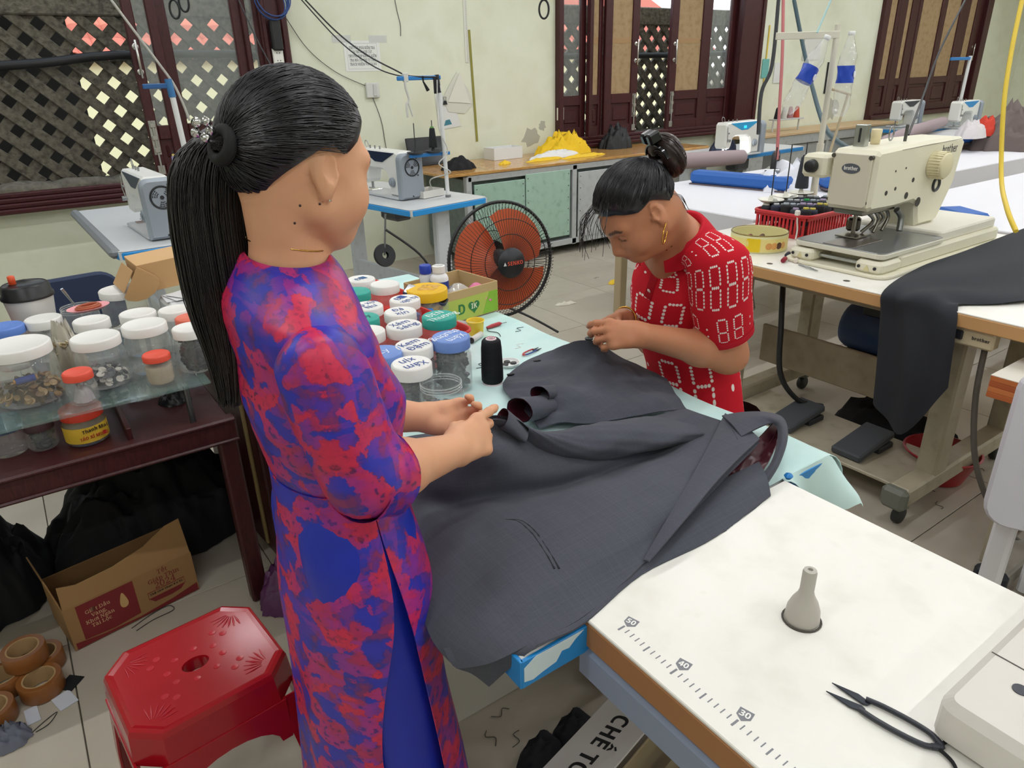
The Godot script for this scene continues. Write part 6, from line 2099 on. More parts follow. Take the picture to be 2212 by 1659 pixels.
func left_side() -> void:
	# jars on the glass top
	var wh := "e9e7e2"
	var gy := .7505
	var gg := "jars on the glass top"
	var a := v3(-.072, gy, -2.09)
	jar("biggest jar at the left picture edge, brown buttons under a white lid", a, .078, .152, wh, .028, "", "", 0, gg)
	var b := v3(.1, gy, -2.085)
	jar("jar of loose white and grey buttons with a white lid", b, .062, .135, wh, .026, "", "", 0, gg)
	var c := v3(.224, gy, -2.115)
	jar("empty looking jar with white lid behind the small coral-lidded jar", c, .06, .135, wh, .026, "", "", 0, gg)
	var d := v3(.325, gy, -2.035)
	jar("jar of black packets with white lid at the ponytail", d, .048, .125, wh, .026, "", "", 0, gg)
	var s1 := v3(.036, gy, -1.985)
	jar("small coral-lidded jar holding a folded clear bag, between the big button jars", s1, .036, .084, "e5533d", .02, "", "", 0, gg)
	var s2 := v3(.222, gy, -1.992)
	jar("small coral-lidded jar of cloudy beige powder at the glass edge", s2, .036, .084, "e5533d", .018, "", "", 0, gg)
	solo("sand_fill", "cloudy beige filling of the small coral-lidded jar", "powder", Geo.new().lathe([Vector2(0, .004), Vector2(.029, .004), Vector2(.0335, .014), Vector2(.0335, .05), Vector2(0, .052)], 24), mat("b9a98f", .8), s2)
	solo("folded_bag", "folded clear bag inside the small coral-lidded jar", "bag", heap_cloth(.048, .048, .04, 5, 12), glass("c9c2c6", .5, .2), s1 + v3(0, .004, 0))
	heap("black button packets in the jar at the ponytail", d, .044, .08, ["1b1c1f", "26282b", "111214"], 90, .011, 22)
	jar("white-lidded jar in the back row behind the bag of buttons", v3(.0, gy, -2.4), .05, .125, wh, .026, "", "", 0, gg)
	jar("white-lidded jar in the back row next to the pink dish", v3(.112, gy, -2.29), .05, .125, wh, .028, "", "", 0, gg)
	jar("white-lidded dusty jar in the back row under the mailer box", v3(.232, gy, -2.275), .052, .125, wh, .026, "", "", 0, gg)
	jar("white-lidded jar in the back row touching the ponytail", v3(.328, gy, -2.24), .048, .125, wh, .026, "", "", 0, gg)
	jar("coral-lidded jar mostly hidden by the ponytail", v3(.35, gy, -2.14), .044, .122, "dd6a52", .022, "", "", 0, gg)
	jar("blue-lidded jar at the left picture edge", v3(-.095, gy, -2.385), .05, .125, "5f86d4", .024, "", "", 0, gg)
	jar("large clear jar with white lid under the cardboard mailer", v3(.23, gy, -2.555), .068, .135, wh, .024, "", "", 0, gg)
	var oj := v3(.1, gy, -2.545)
	jar("wide open clear jar holding a metal spoon", oj, .055, .12, "", .02, "", "", 0, gg)
	var sp := thing("spoon", "metal spoon standing in the wide open jar", "spoon", oj)
	part(sp, "handle", Geo.new().tube(smooth_path([v3(.02, .02, .0), v3(.0, .09, .01), v3(-.03, .17, .02)], 4), [0.002, .002, .002, .002, .0025, .003, .0035, .0045, .0045], 8), mat("c8c9cb", .2, 1.0))
	part(sp, "bowl", Geo.new().lathe([Vector2(0, -.003), Vector2(.012, .0), Vector2(.014, .004)], 14, Transform3D(Basis.from_scale(v3(.9, 1, 1.4)), v3(.022, .012, 0))), mat("c8c9cb", .2, 1.0))
	# loose buttons that can be told apart through the clear walls
	var shapes := []
	for br in [0.0095, .0075]:
		var g := Geo.new().lathe([Vector2(0, 0), Vector2(br, 0), Vector2(br * 1.05, .0012), Vector2(br, .0028), Vector2(br * .8, .0028), Vector2(br * .7, .0019), Vector2(0, .0019)], 14)
		for q in 4: g.cyl(v3(.0022 * (1 if q % 2 else -1), .0019, .0022 * (1 if q < 2 else -1)), v3(.0022 * (1 if q % 2 else -1), .0022, .0022 * (1 if q < 2 else -1)), .0007, -1, 5)
		shapes.append(g.mesh())
	var rg := RandomNumberGenerator.new()
	rg.seed = 99
	for set in [[a, .07, 60, ["a5895c", "8c6f47", "b89b6e", "6d5536", "94795a"], .05, "brown button heaped in the biggest jar", "brown buttons in the biggest jar"], [b, .054, 34, ["d9d6cc", "c9c7c0", "5b6167", "e3e0d6", "454b52"], .042, "white or grey button in the jar of loose buttons", "white and grey buttons in the jar"]]:
		for k in set[2]:
			var an: float = rg.randf_range(-.4, PI + .2)
			var rad: float = set[1] * (.9 if k < set[2] * .6 else rg.randf_range(.1, .85))
			var y: float = rg.randf_range(.008, set[4]) if k < set[2] * .6 else set[4] + rg.randf_range(-.004, .006)
			var o := solo("button", set[5], "button", shapes[k % 2], mat(set[3][rg.randi() % 5], .4), set[0] + v3(cos(an) * rad, y, sin(an) * rad), 0, set[6])
			o.basis = Geo.along(v3(cos(an), .5 + rg.randf(), sin(an)) + v3(rg.randf_range(-.5, .5), rg.randf_range(-.5, .5), rg.randf_range(-.5, .5))) if k < set[2] * .6 else Geo.along(v3(rg.randf_range(-.5, .5), 1, rg.randf_range(-.5, .5)))
	heap("small brown buttons filling the middle of the biggest jar", a, .06, .045, ["6d5536", "8c6f47", "5b4630"], 90, .008, 41)
	heap("grey buttons filling the middle of the jar of loose buttons", b, .047, .036, ["565b60", "6a6f74", "8f9092"], 60, .009, 42)
	var bs := thing("thread_bobbin", "blue thread bobbin lying on the brown buttons in the biggest jar", "bobbin", a + v3(-.002, .062, .045), .15)
	part(bs, "thread", Geo.new().cyl(v3(-.022, .008, 0), v3(.022, .008, 0), .0085, -1, 16, .002), mat("2b4290", .7))
	part(bs, "core", Geo.new().cyl(v3(-.026, .008, 0), v3(.026, .008, 0), .0055, -1, 12), mat("c08a3c", .6))
	solo("button_bag", "knotted clear bag of pale buttons between the front jars", "bag", heap_cloth(.1, .1, .13, 8, 18), glass("d9d3c2", .45, .15), v3(.03, gy, -2.2))
	heap("pale buttons in the knotted clear bag", v3(.03, gy, -2.2), .04, .1, ["c9bb98", "b3a27c", "8a7a60"], 90, .009, 43)
	# pink dish of bracelets, paper cup, mailer box, plastic scale
	var dp: Vector3 = v3(.103, .875, -2.406)
	var pd := thing("trinket_dish", "pink oval dish of beaded bracelets on the back row jars", "dish", v3(.12, .8765, -2.4), .3)
	part(pd, "dish", Geo.new().lathe([Vector2(0, .001), Vector2(.04, 0), Vector2(.05, .007), Vector2(.052, .008), Vector2(.048, .008), Vector2(.039, .003), Vector2(0, .003)], 28, Transform3D(Basis.from_scale(v3(1.15, 1, .85)), Vector3.ZERO)), mat("ef9fa4", .4))
	for k in 2: part(pd, "bead_string", Geo.new().tube(ring(v3(0, .0075 + .004 * k, 0), Vector3.RIGHT * 1.25, v3(0, 0, 1) * .8, .027 - .004 * k, 26), .0038, 6, true), mat("a85a3a", .5))
	var cu := thing("drink_cup", "large paper drink cup with black dome lid and orange stopper", "cup", v3(-.02, gy, -2.52))
	part(cu, "cup_wall", Geo.new().lathe([Vector2(0, .002), Vector2(.046, 0), Vector2(.066, .165), Vector2(.066, .168), Vector2(0, .168)], 36), mat("cfcdc8", .55))
	var cl := part(cu, "lid", Geo.new().lathe([Vector2(.066, .163), Vector2(.07, .164), Vector2(.07, .172), Vector2(.066, .176), Vector2(.064, .2), Vector2(.058, .205), Vector2(.054, .2), Vector2(0, .199)], 36), mat("17181a", .35))
	part(cl, "stopper", Geo.new().cyl(v3(-.028, .198, -.03), v3(-.028, .226, -.03), .01, -1, 14, .003), mat("e2552c", .4))
	part(cu, "round_mark", Geo.new().cyl(v3(.012, .082, .0555), v3(.012, .084, .0575), .009, -1, 18), mat("2a3038", .6))
	text(cu, "lettering", "coffee", .013, mat("3a3f46", .7), Transform3D(Basis(Vector3.UP, .2).rotated(Vector3.RIGHT, .12), v3(.01, .062, .0558)))
	var card := mat("c39a6a", .85)
	var mb := thing("mailer_box", "open brown cardboard mailer with rounded flap on top of the jars", "box", v3(.4, .888, -2.545), .06)
	mb.rotation.z = .06
	for q in [[v3(0, .045, .08), v3(.24, .09, .003)], [v3(0, .045, -.08), v3(.24, .09, .003)], [v3(-.12, .045, 0), v3(.003, .09, .16)], [v3(.12, .045, 0), v3(.003, .09, .16)]]: part(mb, "side", Geo.new().box(q[0], q[1], .0008), card)
	part(mb, "bottom", Geo.new().box(v3(0, .0015, 0), v3(.24, .003, .16)), card)
	part(mb, "lid_panel", Geo.new().box(v3(0, .088, -.001), v3(.242, .003, .165), .0008, Basis(Vector3.RIGHT, .03)), mat("cfa878", .85))
	var fp := PackedVector2Array([Vector2(.0, .088), Vector2(-.06, .0), Vector2(-.055, -.012), Vector2(-.03, -.02), Vector2(.0, -.018), Vector2(.03, -.002), Vector2(.048, .02), Vector2(.052, .035), Vector2(.044, .05)])
	part(mb, "side_flap", Geo.new().prism(fp, 0, .003, Transform3D(Basis(Vector3.UP, -.25), v3(-.12, .0, .084)), .0006), card)
	part(mb, "dust_flap", Geo.new().box(v3(-.155, .045, .0), v3(.075, .003, .15), .0006, Basis(v3(0, 0, 1), .95)), card)
	var sc := thing("kitchen_scale", "white plastic box with coloured squares under loose papers by the ponytail", "scale", v3(.42, gy, -2.42), .05)
	part(sc, "case", Geo.new().box(v3(0, .055, 0), v3(.19, .11, .14), .012), mat("d7d8d8", .4))
	for k in 4: part(sc, "colour_square", Geo.new().box(v3(-.068 + .012 * k, .09, .0705), v3(.01, .01, .001)), mat(["6e8f3a", "b35a2a", "23379a", "93302e"][k], .6))
	for k in 3: solo("paper_sheet", ["lowest loose paper on the white box by the ponytail", "middle loose paper on the white box by the ponytail", "top loose paper on the white box by the ponytail"][k], "paper", Geo.new().box(v3(0, .0012, 0), v3(.14, .0012, .1), .0, Basis(v3(0, 0, 1), .01)), mat("dcdde0", .8), v3(.4 + .012 * k, .8615 + .004 * k, -2.42), .25 * k, "papers on the white box")
	# red basket, dark garment, blue chair
	var rb := thing("wire_basket", "red plastic basket at the left picture edge with a dark garment", "basket", v3(-.2, gy, -2.52))
	var rbg := Geo.new()
	for k in 7: rbg.box(v3(-.075 + .025 * k, .06, .075), v3(.012, .12, .004), .001).box(v3(.085, .06, -.075 + .025 * k), v3(.004, .12, .012), .001)
	for y in [0.01, .05, .09, .125]: rbg.box(v3(0, y, .075), v3(.175, .014, .005), .001).box(v3(.085, y, 0), v3(.005, .014, .155), .001).box(v3(-.085, y, 0), v3(.005, .014, .155), .001).box(v3(0, y, -.075), v3(.175, .014, .005), .001)
	part(rb, "grid", rbg, mat("c8281f", .4))
	solo("dark_garment", "dark garment bundled over the red basket at the left edge", "garment", heap_cloth(.19, .2, .11, 31, 16), mat("24252a", .85), v3(-.2, .875, -2.52))
	var ch := thing("chair", "blue padded chair back behind the jars", "chair", v3(.13, 0, -3.05), .1)
	part(ch, "backrest", Geo.new().prism(rr(.3, .22, .07, 6), -.02, .02, Transform3D(Basis(Vector3.RIGHT, -.12), v3(0, .73, 0)), .01), mat("22304e", .7))
	part(ch, "seat", Geo.new().prism(rr(.38, .36, .06), .43, .47, flat().translated(v3(0, 0, -.19)), .01), mat("22304e", .7))
	for q in [[-1, .0], [1, .0], [-1, -.36], [1, -.36]]: part(ch, "leg", Geo.new().cyl(v3(q[0] * .17, 0, q[1]), v3(q[0] * .15, .64 if q[1] == .0 else .43, q[1] * .9), .011, -1, 8), mat("3a3d42", .4, .6))
	# things on the shelf under the glass
	var sy := .6255
	var tj := jar("jar with coral lid and yellow fruit-snack label under the glass", v3(.02, sy, -2.03), .052, .098, "cf3d28", .026, "", "", .1, "jars under the glass")
	part(tj, "label", Geo.new().lathe([Vector2(.0526, .012), Vector2(.0526, .055)], 36), mat("e6bd3c", .6))
	text(tj, "lettering", "Thanh Mai", .013, mat("2a2420", .6), Transform3D(Basis(Vector3.UP, .25), v3(.014, .047, .0522)), 0, true)
	text(tj, "lettering", "TÁO XÍ MUỘI", .012, mat("b3281f", .6), Transform3D(Basis(Vector3.UP, .15), v3(.008, .028, .0535)), .07, true)
	jar("jar with slate blue screw lid under the glass at the left edge", v3(-.155, sy, -2.08), .045, .095, "46586a", .03, "", "", 0, "jars under the glass")
	jar("small dark jar with brown lid under the glass", v3(-.08, sy, -2.06), .036, .08, "4b3236", .026, "", "", 0, "jars under the glass")
	heap("black buttons in the small dark jar under the glass", v3(-.08, sy, -2.06), .033, .045, ["15161a", "1f2126"], 60, .008, 51)
	solo("cable_ties", "pile of black cable ties on the wooden shelf", "cable ties", heap_cloth(.09, .07, .028, 12, 14, 2.0), mat("131418", .35), v3(.26, sy, -2.14))
	solo("plastic_bag", "crumpled clear bag under the right end of the glass", "bag", heap_cloth(.12, .08, .05, 16, 14), glass("cfd2d0", .35, .12), v3(.2, sy, -2.24))
	solo("yellow_note", "yellow paper note behind the standing woman's waist", "note", Geo.new().box(Vector3.ZERO, v3(.09, .002, .07), .0005, Basis(v3(0, 0, 1), .3)), mat("e9d84a", .7), v3(.5, .675, -2.14), .3)
	# floor: black cloth sacks, printed carton, tape rolls, scraps
	solo("black_cloth", "big heap of black fabric under the glass-topped table", "fabric", heap_cloth(.7, .46, .33, 44, 34, .7), mat("131519", .8), v3(.16, .004, -2.48), .1)
	solo("black_cloth", "black fabric spilling at the left picture edge over the carton", "fabric", heap_cloth(.4, .36, .29, 47, 26, .8), mat("111317", .8), v3(-.36, .004, -2.42), .5)
	carton_box()
	var tm := mat("8f5a2e", .3)
	var k0 := 0
	for q in [[v3(-.25, .0, -1.9), .0, "brown packing tape roll lying nearest the stool"], [v3(-.33, .0, -1.97), .0, "brown tape roll at the left edge behind another"], [v3(-.24, .0, -2.0), .0, "brown tape roll beside the printed carton"], [v3(-.27, .052, -1.98), .0, "upper tape roll of the pile by the carton"], [v3(-.36, .0, -1.86), .0, "tape roll cut by the left picture edge"]]:
		var tr := thing("tape_roll", q[2], "tape roll", q[0] + v3(0, .003, 0), k0 * .7, "packing tape rolls")
		part(tr, "tape", Geo.new().lathe([Vector2(.04, 0), Vector2(.052, 0), Vector2(.053, .002), Vector2(.053, .046), Vector2(.052, .048), Vector2(.04, .048)], 28), tm)
		part(tr, "core", Geo.new().lathe([Vector2(.04, .048), Vector2(.04, 0), Vector2(.036, 0), Vector2(.036, .048), Vector2(.04, .048)], 24), mat("b49468", .8))
		k0 += 1
	solo("fabric_scrap", "black square fabric scrap on the floor by the tape", "scrap", Geo.new().box(Vector3.ZERO, v3(.05, .002, .045)), mat("15161a", .9), v3(-.188, .002, -1.887), .8)
	solo("paper_scrap", "white paper scrap on the floor by the tape", "scrap", Geo.new().box(Vector3.ZERO, v3(.045, .0016, .06)), mat("cfd3de", .8), v3(-.207, .002, -1.829), .3)
	solo("paper_scrap", "second white scrap under the tape roll", "scrap", Geo.new().box(Vector3.ZERO, v3(.03, .0016, .06)), mat("cfd3de", .8), v3(-.281, .002, -1.823), .1)
	solo("thread_tangle", "dark thread loops on the floor between carton and stool", "thread", Geo.new().tube(smooth_path([v3(-.06, .001, .01), v3(.0, .001, -.02), v3(.05, .001, -.03), v3(.06, .001, .0), v3(.0, .001, .01), v3(-.05, .001, .03)], 6), .0011, 4), mat("2e3034", .9), v3(.044, .002, -2.025))
	solo("thread_tangle", "thin dark thread on the floor left of the stool", "thread", Geo.new().tube(smooth_path([v3(-.05, .001, .03), v3(-.01, .001, .0), v3(.02, .001, -.015), v3(.0, .001, .015), v3(-.03, .001, .025)], 6), .0011, 4), mat("2e3034", .9), v3(-.247, .002, -1.781))
	solo("purple_bag", "shiny purple plastic bag on the floor behind the tunic", "bag", heap_cloth(.17, .15, .13, 61, 20, .8), mat("5b2f5d", .22), v3(.41, .003, -1.86))
	solo("lint_clump", "grey lint clump on the floor in the lower left corner", "lint", heap_cloth(.09, .08, .04, 65, 14, 1.6), mat("6f7382", .95), v3(-.329, .002, -1.764))
	stool()
func carton_box() -> void:
	var c := thing("carton", "brown carton with dark red print under the glass-topped table", "carton", v3(-.004, .002, -2.145), .19)
	var cb := mat("9c774c", .88)
	var w := .36
	var h := .145
	for q in [[v3(0, h / 2, .1), v3(w, h, .004)], [v3(0, h / 2, -.1), v3(w, h, .004)], [v3(-w / 2, h / 2, 0), v3(.004, h, .204)], [v3(w / 2, h / 2, 0), v3(.004, h, .204)]]: part(c, "side", Geo.new().box(q[0], q[1], .001), cb)
	part(c, "bottom", Geo.new().box(v3(0, .003, 0), v3(w, .004, .2)), cb)
	var fl := PackedVector2Array([Vector2(-w / 2, 0), Vector2(w / 2, 0), Vector2(w / 2 - .006, .125), Vector2(w / 2 - .05, .12), Vector2(.06, .085), Vector2(-.03, .065), Vector2(-.13, .06), Vector2(-w / 2 + .004, .075)])
	part(c, "front_flap", Geo.new().prism(fl, -.002, .002, Transform3D(Basis(Vector3.RIGHT, -.06), v3(0, h, .1)), .0006), mat("a37e52", .88))
	part(c, "left_flap", Geo.new().box(v3(-w / 2 - .008, h + .045, 0), v3(.004, .1, .19), .001, Basis(v3(0, 0, 1), .15)), cb)
	var red := mat("7c2426", .8)
	part(c, "printed_panel", Geo.new().prism(PackedVector2Array([Vector2(-.15, .022), Vector2(-.15, .14), Vector2(.005, .14), Vector2(.005, .02), Vector2(-.07, .014)]), 0, .0005, Transform3D(Basis(), v3(0, 0, .1022))), red)
	part(c, "printed_swoosh", Geo.new().prism(PackedVector2Array([Vector2(-.175, .002), Vector2(.178, .002), Vector2(.178, .03), Vector2(.1, .016), Vector2(.0, .008), Vector2(-.1, .012), Vector2(-.175, .024)]), 0, .0005, Transform3D(Basis(), v3(0, 0, .1022))), red)
	var drop := PackedVector2Array()
	for k in 20:
		var t := TAU * k / 20.0
		drop.append(Vector2(sin(t) * .014 * (1.0 - .45 * (cos(t) + 1) * .5), .02 * cos(t) + (.012 * pow((cos(t) + 1) * .5, 4))))
	part(c, "printed_drop", Geo.new().prism(drop, 0, .0006, Transform3D(Basis(), v3(-.03, .085, .1026))), mat("c7a06a", .8))
	text(c, "lettering", "Giọt Dầu\nVàng,\nKhơi Ngàn\nTài Lộc", .0155, mat("d6b48a", .8), Transform3D(Basis(), v3(-.098, .082, .1027)), 0, false, true)
	text(c, "lettering", "Tết\nGiáp Thìn", .02, red, Transform3D(Basis(), v3(.09, .118, .1026)), 0, false, true)
	text(c, "lettering", "2024", .028, red, Transform3D(Basis(), v3(.09, .086, .1026)), 0, false, true)
	text(c, "lettering", "Thể tích thực 4 x 5L", .009, mat("2a1a16", .8), Transform3D(Basis(), v3(.09, .063, .1026)), .1, true)
	var ban := Geo.new().tube([v3(.035, .05, .1024), v3(.035, .072, .1024), v3(.145, .072, .1024), v3(.145, .05, .1024)], .0012, 4, true)
	part(c, "printed_frame", ban, red)
	part(c, "printed_ribbon", Geo.new().prism(PackedVector2Array([Vector2(.036, .05), Vector2(.144, .05), Vector2(.13, .036), Vector2(.1, .032), Vector2(.05, .034)]), 0, .0005, Transform3D(Basis(), v3(0, 0, .1022))), red)
func stool() -> void:
	var st := thing("plastic_stool", "glossy red plastic stool in front of the carton", "stool", v3(.075, 0, -1.235), .1)
	var red := mat("a3121f", .16)
	var h := .45
	var poly := func(w: float, d: float, c: float) -> PackedVector2Array:
		return PackedVector2Array([Vector2(w / 2, -d / 2 + c), Vector2(w / 2, d / 2 - c), Vector2(w / 2 - c, d / 2), Vector2(-w / 2 + c, d / 2), Vector2(-w / 2, d / 2 - c), Vector2(-w / 2, -d / 2 + c), Vector2(-w / 2 + c, -d / 2), Vector2(w / 2 - c, -d / 2)])
	# seat with a chamfered octagon rim and a finger hole
	var g := Geo.new()
	var rings := [[0.262, .232, .04, h - .004], [0.276, .246, .042, h - .001], [0.288, .258, .044, h - .004], [0.296, .266, .046, h - .014], [0.306, .276, .047, h - .075]]
	var P := []
	for r in rings:
		for p in poly.call(r[0], r[1], r[2]): P.append(v3(p.x, r[3], p.y))
	for j in rings.size() - 1:
		for k in 8:
			var k2 := (k + 1) % 8
			var q := [P[j * 8 + k], P[j * 8 + k2], P[(j + 1) * 8 + k2], P[(j + 1) * 8 + k]]
			var nn: Vector3 = (q[1] - q[0]).cross(q[3] - q[0]).normalized()
			if nn.dot(v3(q[0].x, .12, q[0].z)) < 0: nn = -nn
			g.face(q, nn)
	# top plate between the rim and the hole
	var oct: PackedVector2Array = poly.call(.262, .232, .04)
	var hole := []
	for k in 32:
		var t := TAU * k / 32.0
		hole.append(v3(cos(t) * .026, h - .004, sin(t) * .019))
	var s0 := g.v.size()
	var angs := []
	for k in 24: angs.append(TAU * k / 24.0 - PI + .001)
	for e in oct: angs.append(e.angle())
	angs.sort()
	var na := angs.size()
	for t in angs:
		var dir := Vector2(cos(t), sin(t))
		var best := 1e9
		for e in 8:
			var hit = Geometry2D.segment_intersects_segment(Vector2.ZERO, dir, oct[e] * 1.0001 - (oct[(e + 1) % 8] - oct[e]) * .001, oct[(e + 1) % 8] * 1.0001 + (oct[(e + 1) % 8] - oct[e]) * .001)
			if hit != null: best = minf(best, (hit as Vector2).length())
		g.add(v3(dir.x * best, h - .004, dir.y * best), Vector3.UP)
		g.add(v3(cos(t) * .026, h - .004, sin(t) * .019), Vector3.UP)
	for k in na:
		var a := s0 + k * 2
		var b := s0 + ((k + 1) % na) * 2
		g.quad4(a, b, b + 1, a + 1)
	var hw := []
	for y in [0.0, -.004, -.03]:
		for k in 32: hw.append(hole[k] * v3(1.0 if y == .0 else .92, 1, 1.0 if y == .0 else .92) + v3(0, y, 0))
	g.grid(hw, 32, 3, true, Vector2.ONE, true)
	part(st, "seat", g, red)
	# raised flower ornament on the seat
	var og := Geo.new()
	for sx in [-1, 1]:
		for sz in [-1, 1]:
			var c := v3(sx * .108, h - .004, sz * .094)
			for k in 7:
				var an := atan2(-sz, -sx) + (k - 3) * .27
				var d := v3(cos(an), 0, sin(an))
				og.tube([c + d * .012, c + d * .03, c + d * .045], [0.0008, .0024, .0008], 5)
			for q in [-1, 1]:
				var e := c + v3(-sx * .045 + q * .008 * sz, 0, -sz * .04 - q * .008 * sx)
				og.lathe([Vector2(.008, -.001), Vector2(.007, .0008), Vector2(0, .0012)], 12, Transform3D(Basis(), e))
	for k in 8:
		var an := TAU * k / 8.0 + .2
		og.lathe([Vector2(.0075, -.001), Vector2(.0065, .0008), Vector2(0, .0012)], 12, Transform3D(Basis(), v3(cos(an) * .052, h - .004, sin(an) * .043)))
	part(st, "ornament", og, mat("b01a2a", .2))
	for q in [[1, 1], [1, -1], [-1, 1], [-1, -1]]:
		var lg := Geo.new()
		var P0 := []
		for y in [[h - .07, .15, .135, .055], [h - .11, .153, .138, .046], [h * .5, .164, .149, .04], [0.0, .178, .162, .034]]:
			var X: float = q[0] * y[1]
			var Z: float = q[1] * y[2]
			var wd: float = y[3]
			for p in [Vector2(0, -wd), Vector2(0, -.014), Vector2(-.014, 0), Vector2(-wd, 0)]: P0.append(v3(X + q[0] * p.x, y[0], Z + q[1] * p.y))
		lg.cloth(P0, 4, 4, .004)
		part(st, "leg", lg, red)
	for q in [[0, 1, .19, .138], [0, -1, .19, .138], [1, 0, .165, .153], [-1, 0, .165, .153]]:
		# arched apron between two legs
		var ap := PackedVector2Array()
		var hw2: float = q[2] / 2 + .02
		ap.append(Vector2(-hw2, 0)); ap.append(Vector2(-hw2, -.1))
		for k in 11:
			var t := PI * k / 10.0
			ap.append(Vector2(-cos(t) * (hw2 - .022), -.1 + sin(t) * .055))
		ap.append(Vector2(hw2, -.1)); ap.append(Vector2(hw2, 0))
		var bs := Basis(Vector3.UP, .0 if q[0] == 0 else PI / 2)
		var out: Vector3 = v3(q[0], 0, q[1]) * q[3]
		part(st, "apron", Geo.new().prism(ap, -.002, .002, Transform3D(bs, out + v3(0, h - .07, 0)), .0008), red)
# a two-armed thread stand; spools are things of their own
func wire(label: String, pts: Array, r: float, hex: String, called := "cable", cat := "cable") -> void:
	solo(called, label, cat, Geo.new().tube(smooth_path(pts, 6), r, 6), mat(hex, .5))
func fan() -> void:
	var at := v3(1.63, 0, -2.42)
	var f := thing("standing_fan", "standing fan with orange blades and round black wire grille", "fan", at)
	var c := v3(0, .775, 0)
	# facing the camera side, turned to the right
	var fwd := v3(-.12, .08, .99).normalized()
	var rt := Vector3.UP.cross(fwd).normalized()
	var B := Basis(rt, fwd.cross(rt), fwd)
	var blk := mat("1c1e20", .45)
	var R := .238
	part(f, "grille_rim", Geo.new().tube(ring(c, B.x, B.y, R, 48), .007, 8, true), blk)
	for side in [1, -1]:
		var w := Geo.new()
		for k in 96:
			var a := TAU * k / 96.0
			var d := B.x * cos(a) + B.y * sin(a)
			var d2 := B.x * cos(a + .25 * side) + B.y * sin(a + .25 * side)
			w.tube([c + d * R, c + d.lerp(d2, .3).normalized() * R * .96 + fwd * .045 * side, c + d.lerp(d2, .6).normalized() * R * .7 + fwd * .075 * side, c + d2 * .05 + fwd * .088 * side], .0011, 4)
		for r in [0.115, .175]: w.tube(ring(c + fwd * (.081 if r < .15 else .073) * side, B.x, B.y, r, 40), .0018, 5, true)
		var wm := part(f, "wire_grille", w, blk)
		wm.set_meta("kind", "stuff")
	var bl := StandardMaterial3D.new()
	bl.albedo_color = col("d9653c")
	bl.roughness = .3
	bl.backlight_enabled = true
	bl.backlight = col("7a3a22")
	for k in 3:
		var P := []
		for j in 9:
			var rr0 := .04 + .175 * j / 8.0
			for q in 9:
				var u := q / 8.0 - .5
				var an: float = TAU * k / 3.0 + .6 + u * (2.0 - .1 * j / 8.0) + .3 * j / 8.0
				P.append(c + (B.x * cos(an) + B.y * sin(an)) * rr0 * (1.0 - .1 * pow(absf(u) * 2.0, 4.0) * (j / 8.0)) + fwd * (u * .07 * (1.0 - .3 * j / 8.0)))
		part(f, "blade", Geo.new().cloth(P, 9, 9, .002), bl)
	part(f, "blade_hub", Geo.new().cyl(c - fwd * .03, c + fwd * .04, .045, .038, 24, .006), mat("26282c", .4))
	var cap := part(f, "centre_badge", Geo.new().lathe([Vector2(0, 0), Vector2(.06, .0), Vector2(.062, .004), Vector2(.055, .012), Vector2(0, .016)], 32, Transform3D(Basis(B.x, fwd, -B.y), c + fwd * .086)), mat("23262b", .35))
	text(cap, "lettering", "SENKO", .022, mat("d8553f", .5), Transform3D(B, c + fwd * .1025 + B.x * .012), 0, true)
	part(cap, "badge_mark", Geo.new().prism(PackedVector2Array([Vector2(-.042, -.007), Vector2(-.028, -.007), Vector2(-.035, .008)]), .0, .0006, Transform3D(B, c + fwd * .1015)), mat("d7d9db", .4))
	part(f, "motor", Geo.new().lathe([Vector2(0, -.2), Vector2(.05, -.19), Vector2(.07, -.15), Vector2(.075, -.09), Vector2(0, -.085)], 24, Transform3D(Basis(B.x, fwd, -B.y), c)), blk)
	part(f, "pole", Geo.new().cyl(v3(.02, .03, -.14), v3(.02, .72, -.14), .016, -1, 14), mat("3a3d40", .4))
	part(f, "base", Geo.new().lathe([Vector2(0, 0), Vector2(.19, 0), Vector2(.19, .012), Vector2(.15, .026), Vector2(.03, .04), Vector2(0, .04)], 36, Transform3D(Basis(), v3(.02, 0, -.14))), blk)
func dish_stand(parent: Node3D, p: Vector3, r: float, m: Material, spike: float) -> void:
	part(parent, "spool_dish", Geo.new().lathe([Vector2(0, 0), Vector2(r * .7, 0), Vector2(r, .012), Vector2(r * .97, .014), Vector2(r * .68, .004), Vector2(.014, .005), Vector2(.008, .03), Vector2(0, .03)], 28, Transform3D(Basis(), p)), m)
	part(parent, "spike", Geo.new().cyl(p + v3(0, .03, 0), p + v3(0, spike, 0), .0028, -1, 8), mat("4a4d50", .4, .8))
func cone_spool(label: String, p: Vector3, h: float, r: float, hex: String, tip := "") -> void:
	var t := thing("thread_cone", label, "thread cone", p, 0, "cones on thread stands")
	part(t, "thread", Geo.new().lathe([Vector2(.006, .002), Vector2(r, .0), Vector2(r * 1.02, .01), Vector2(r * .62, h), Vector2(r * .5, h + .004), Vector2(.005, h + .004)], 24), mat(hex, .8))
	part(t, "cone_tip", Geo.new().lathe([Vector2(.0045, h), Vector2(r * .48, h), Vector2(r * .4, h + .012), Vector2(.0045, h + .014)], 18), mat(tip if tip != "" else hex, .6))
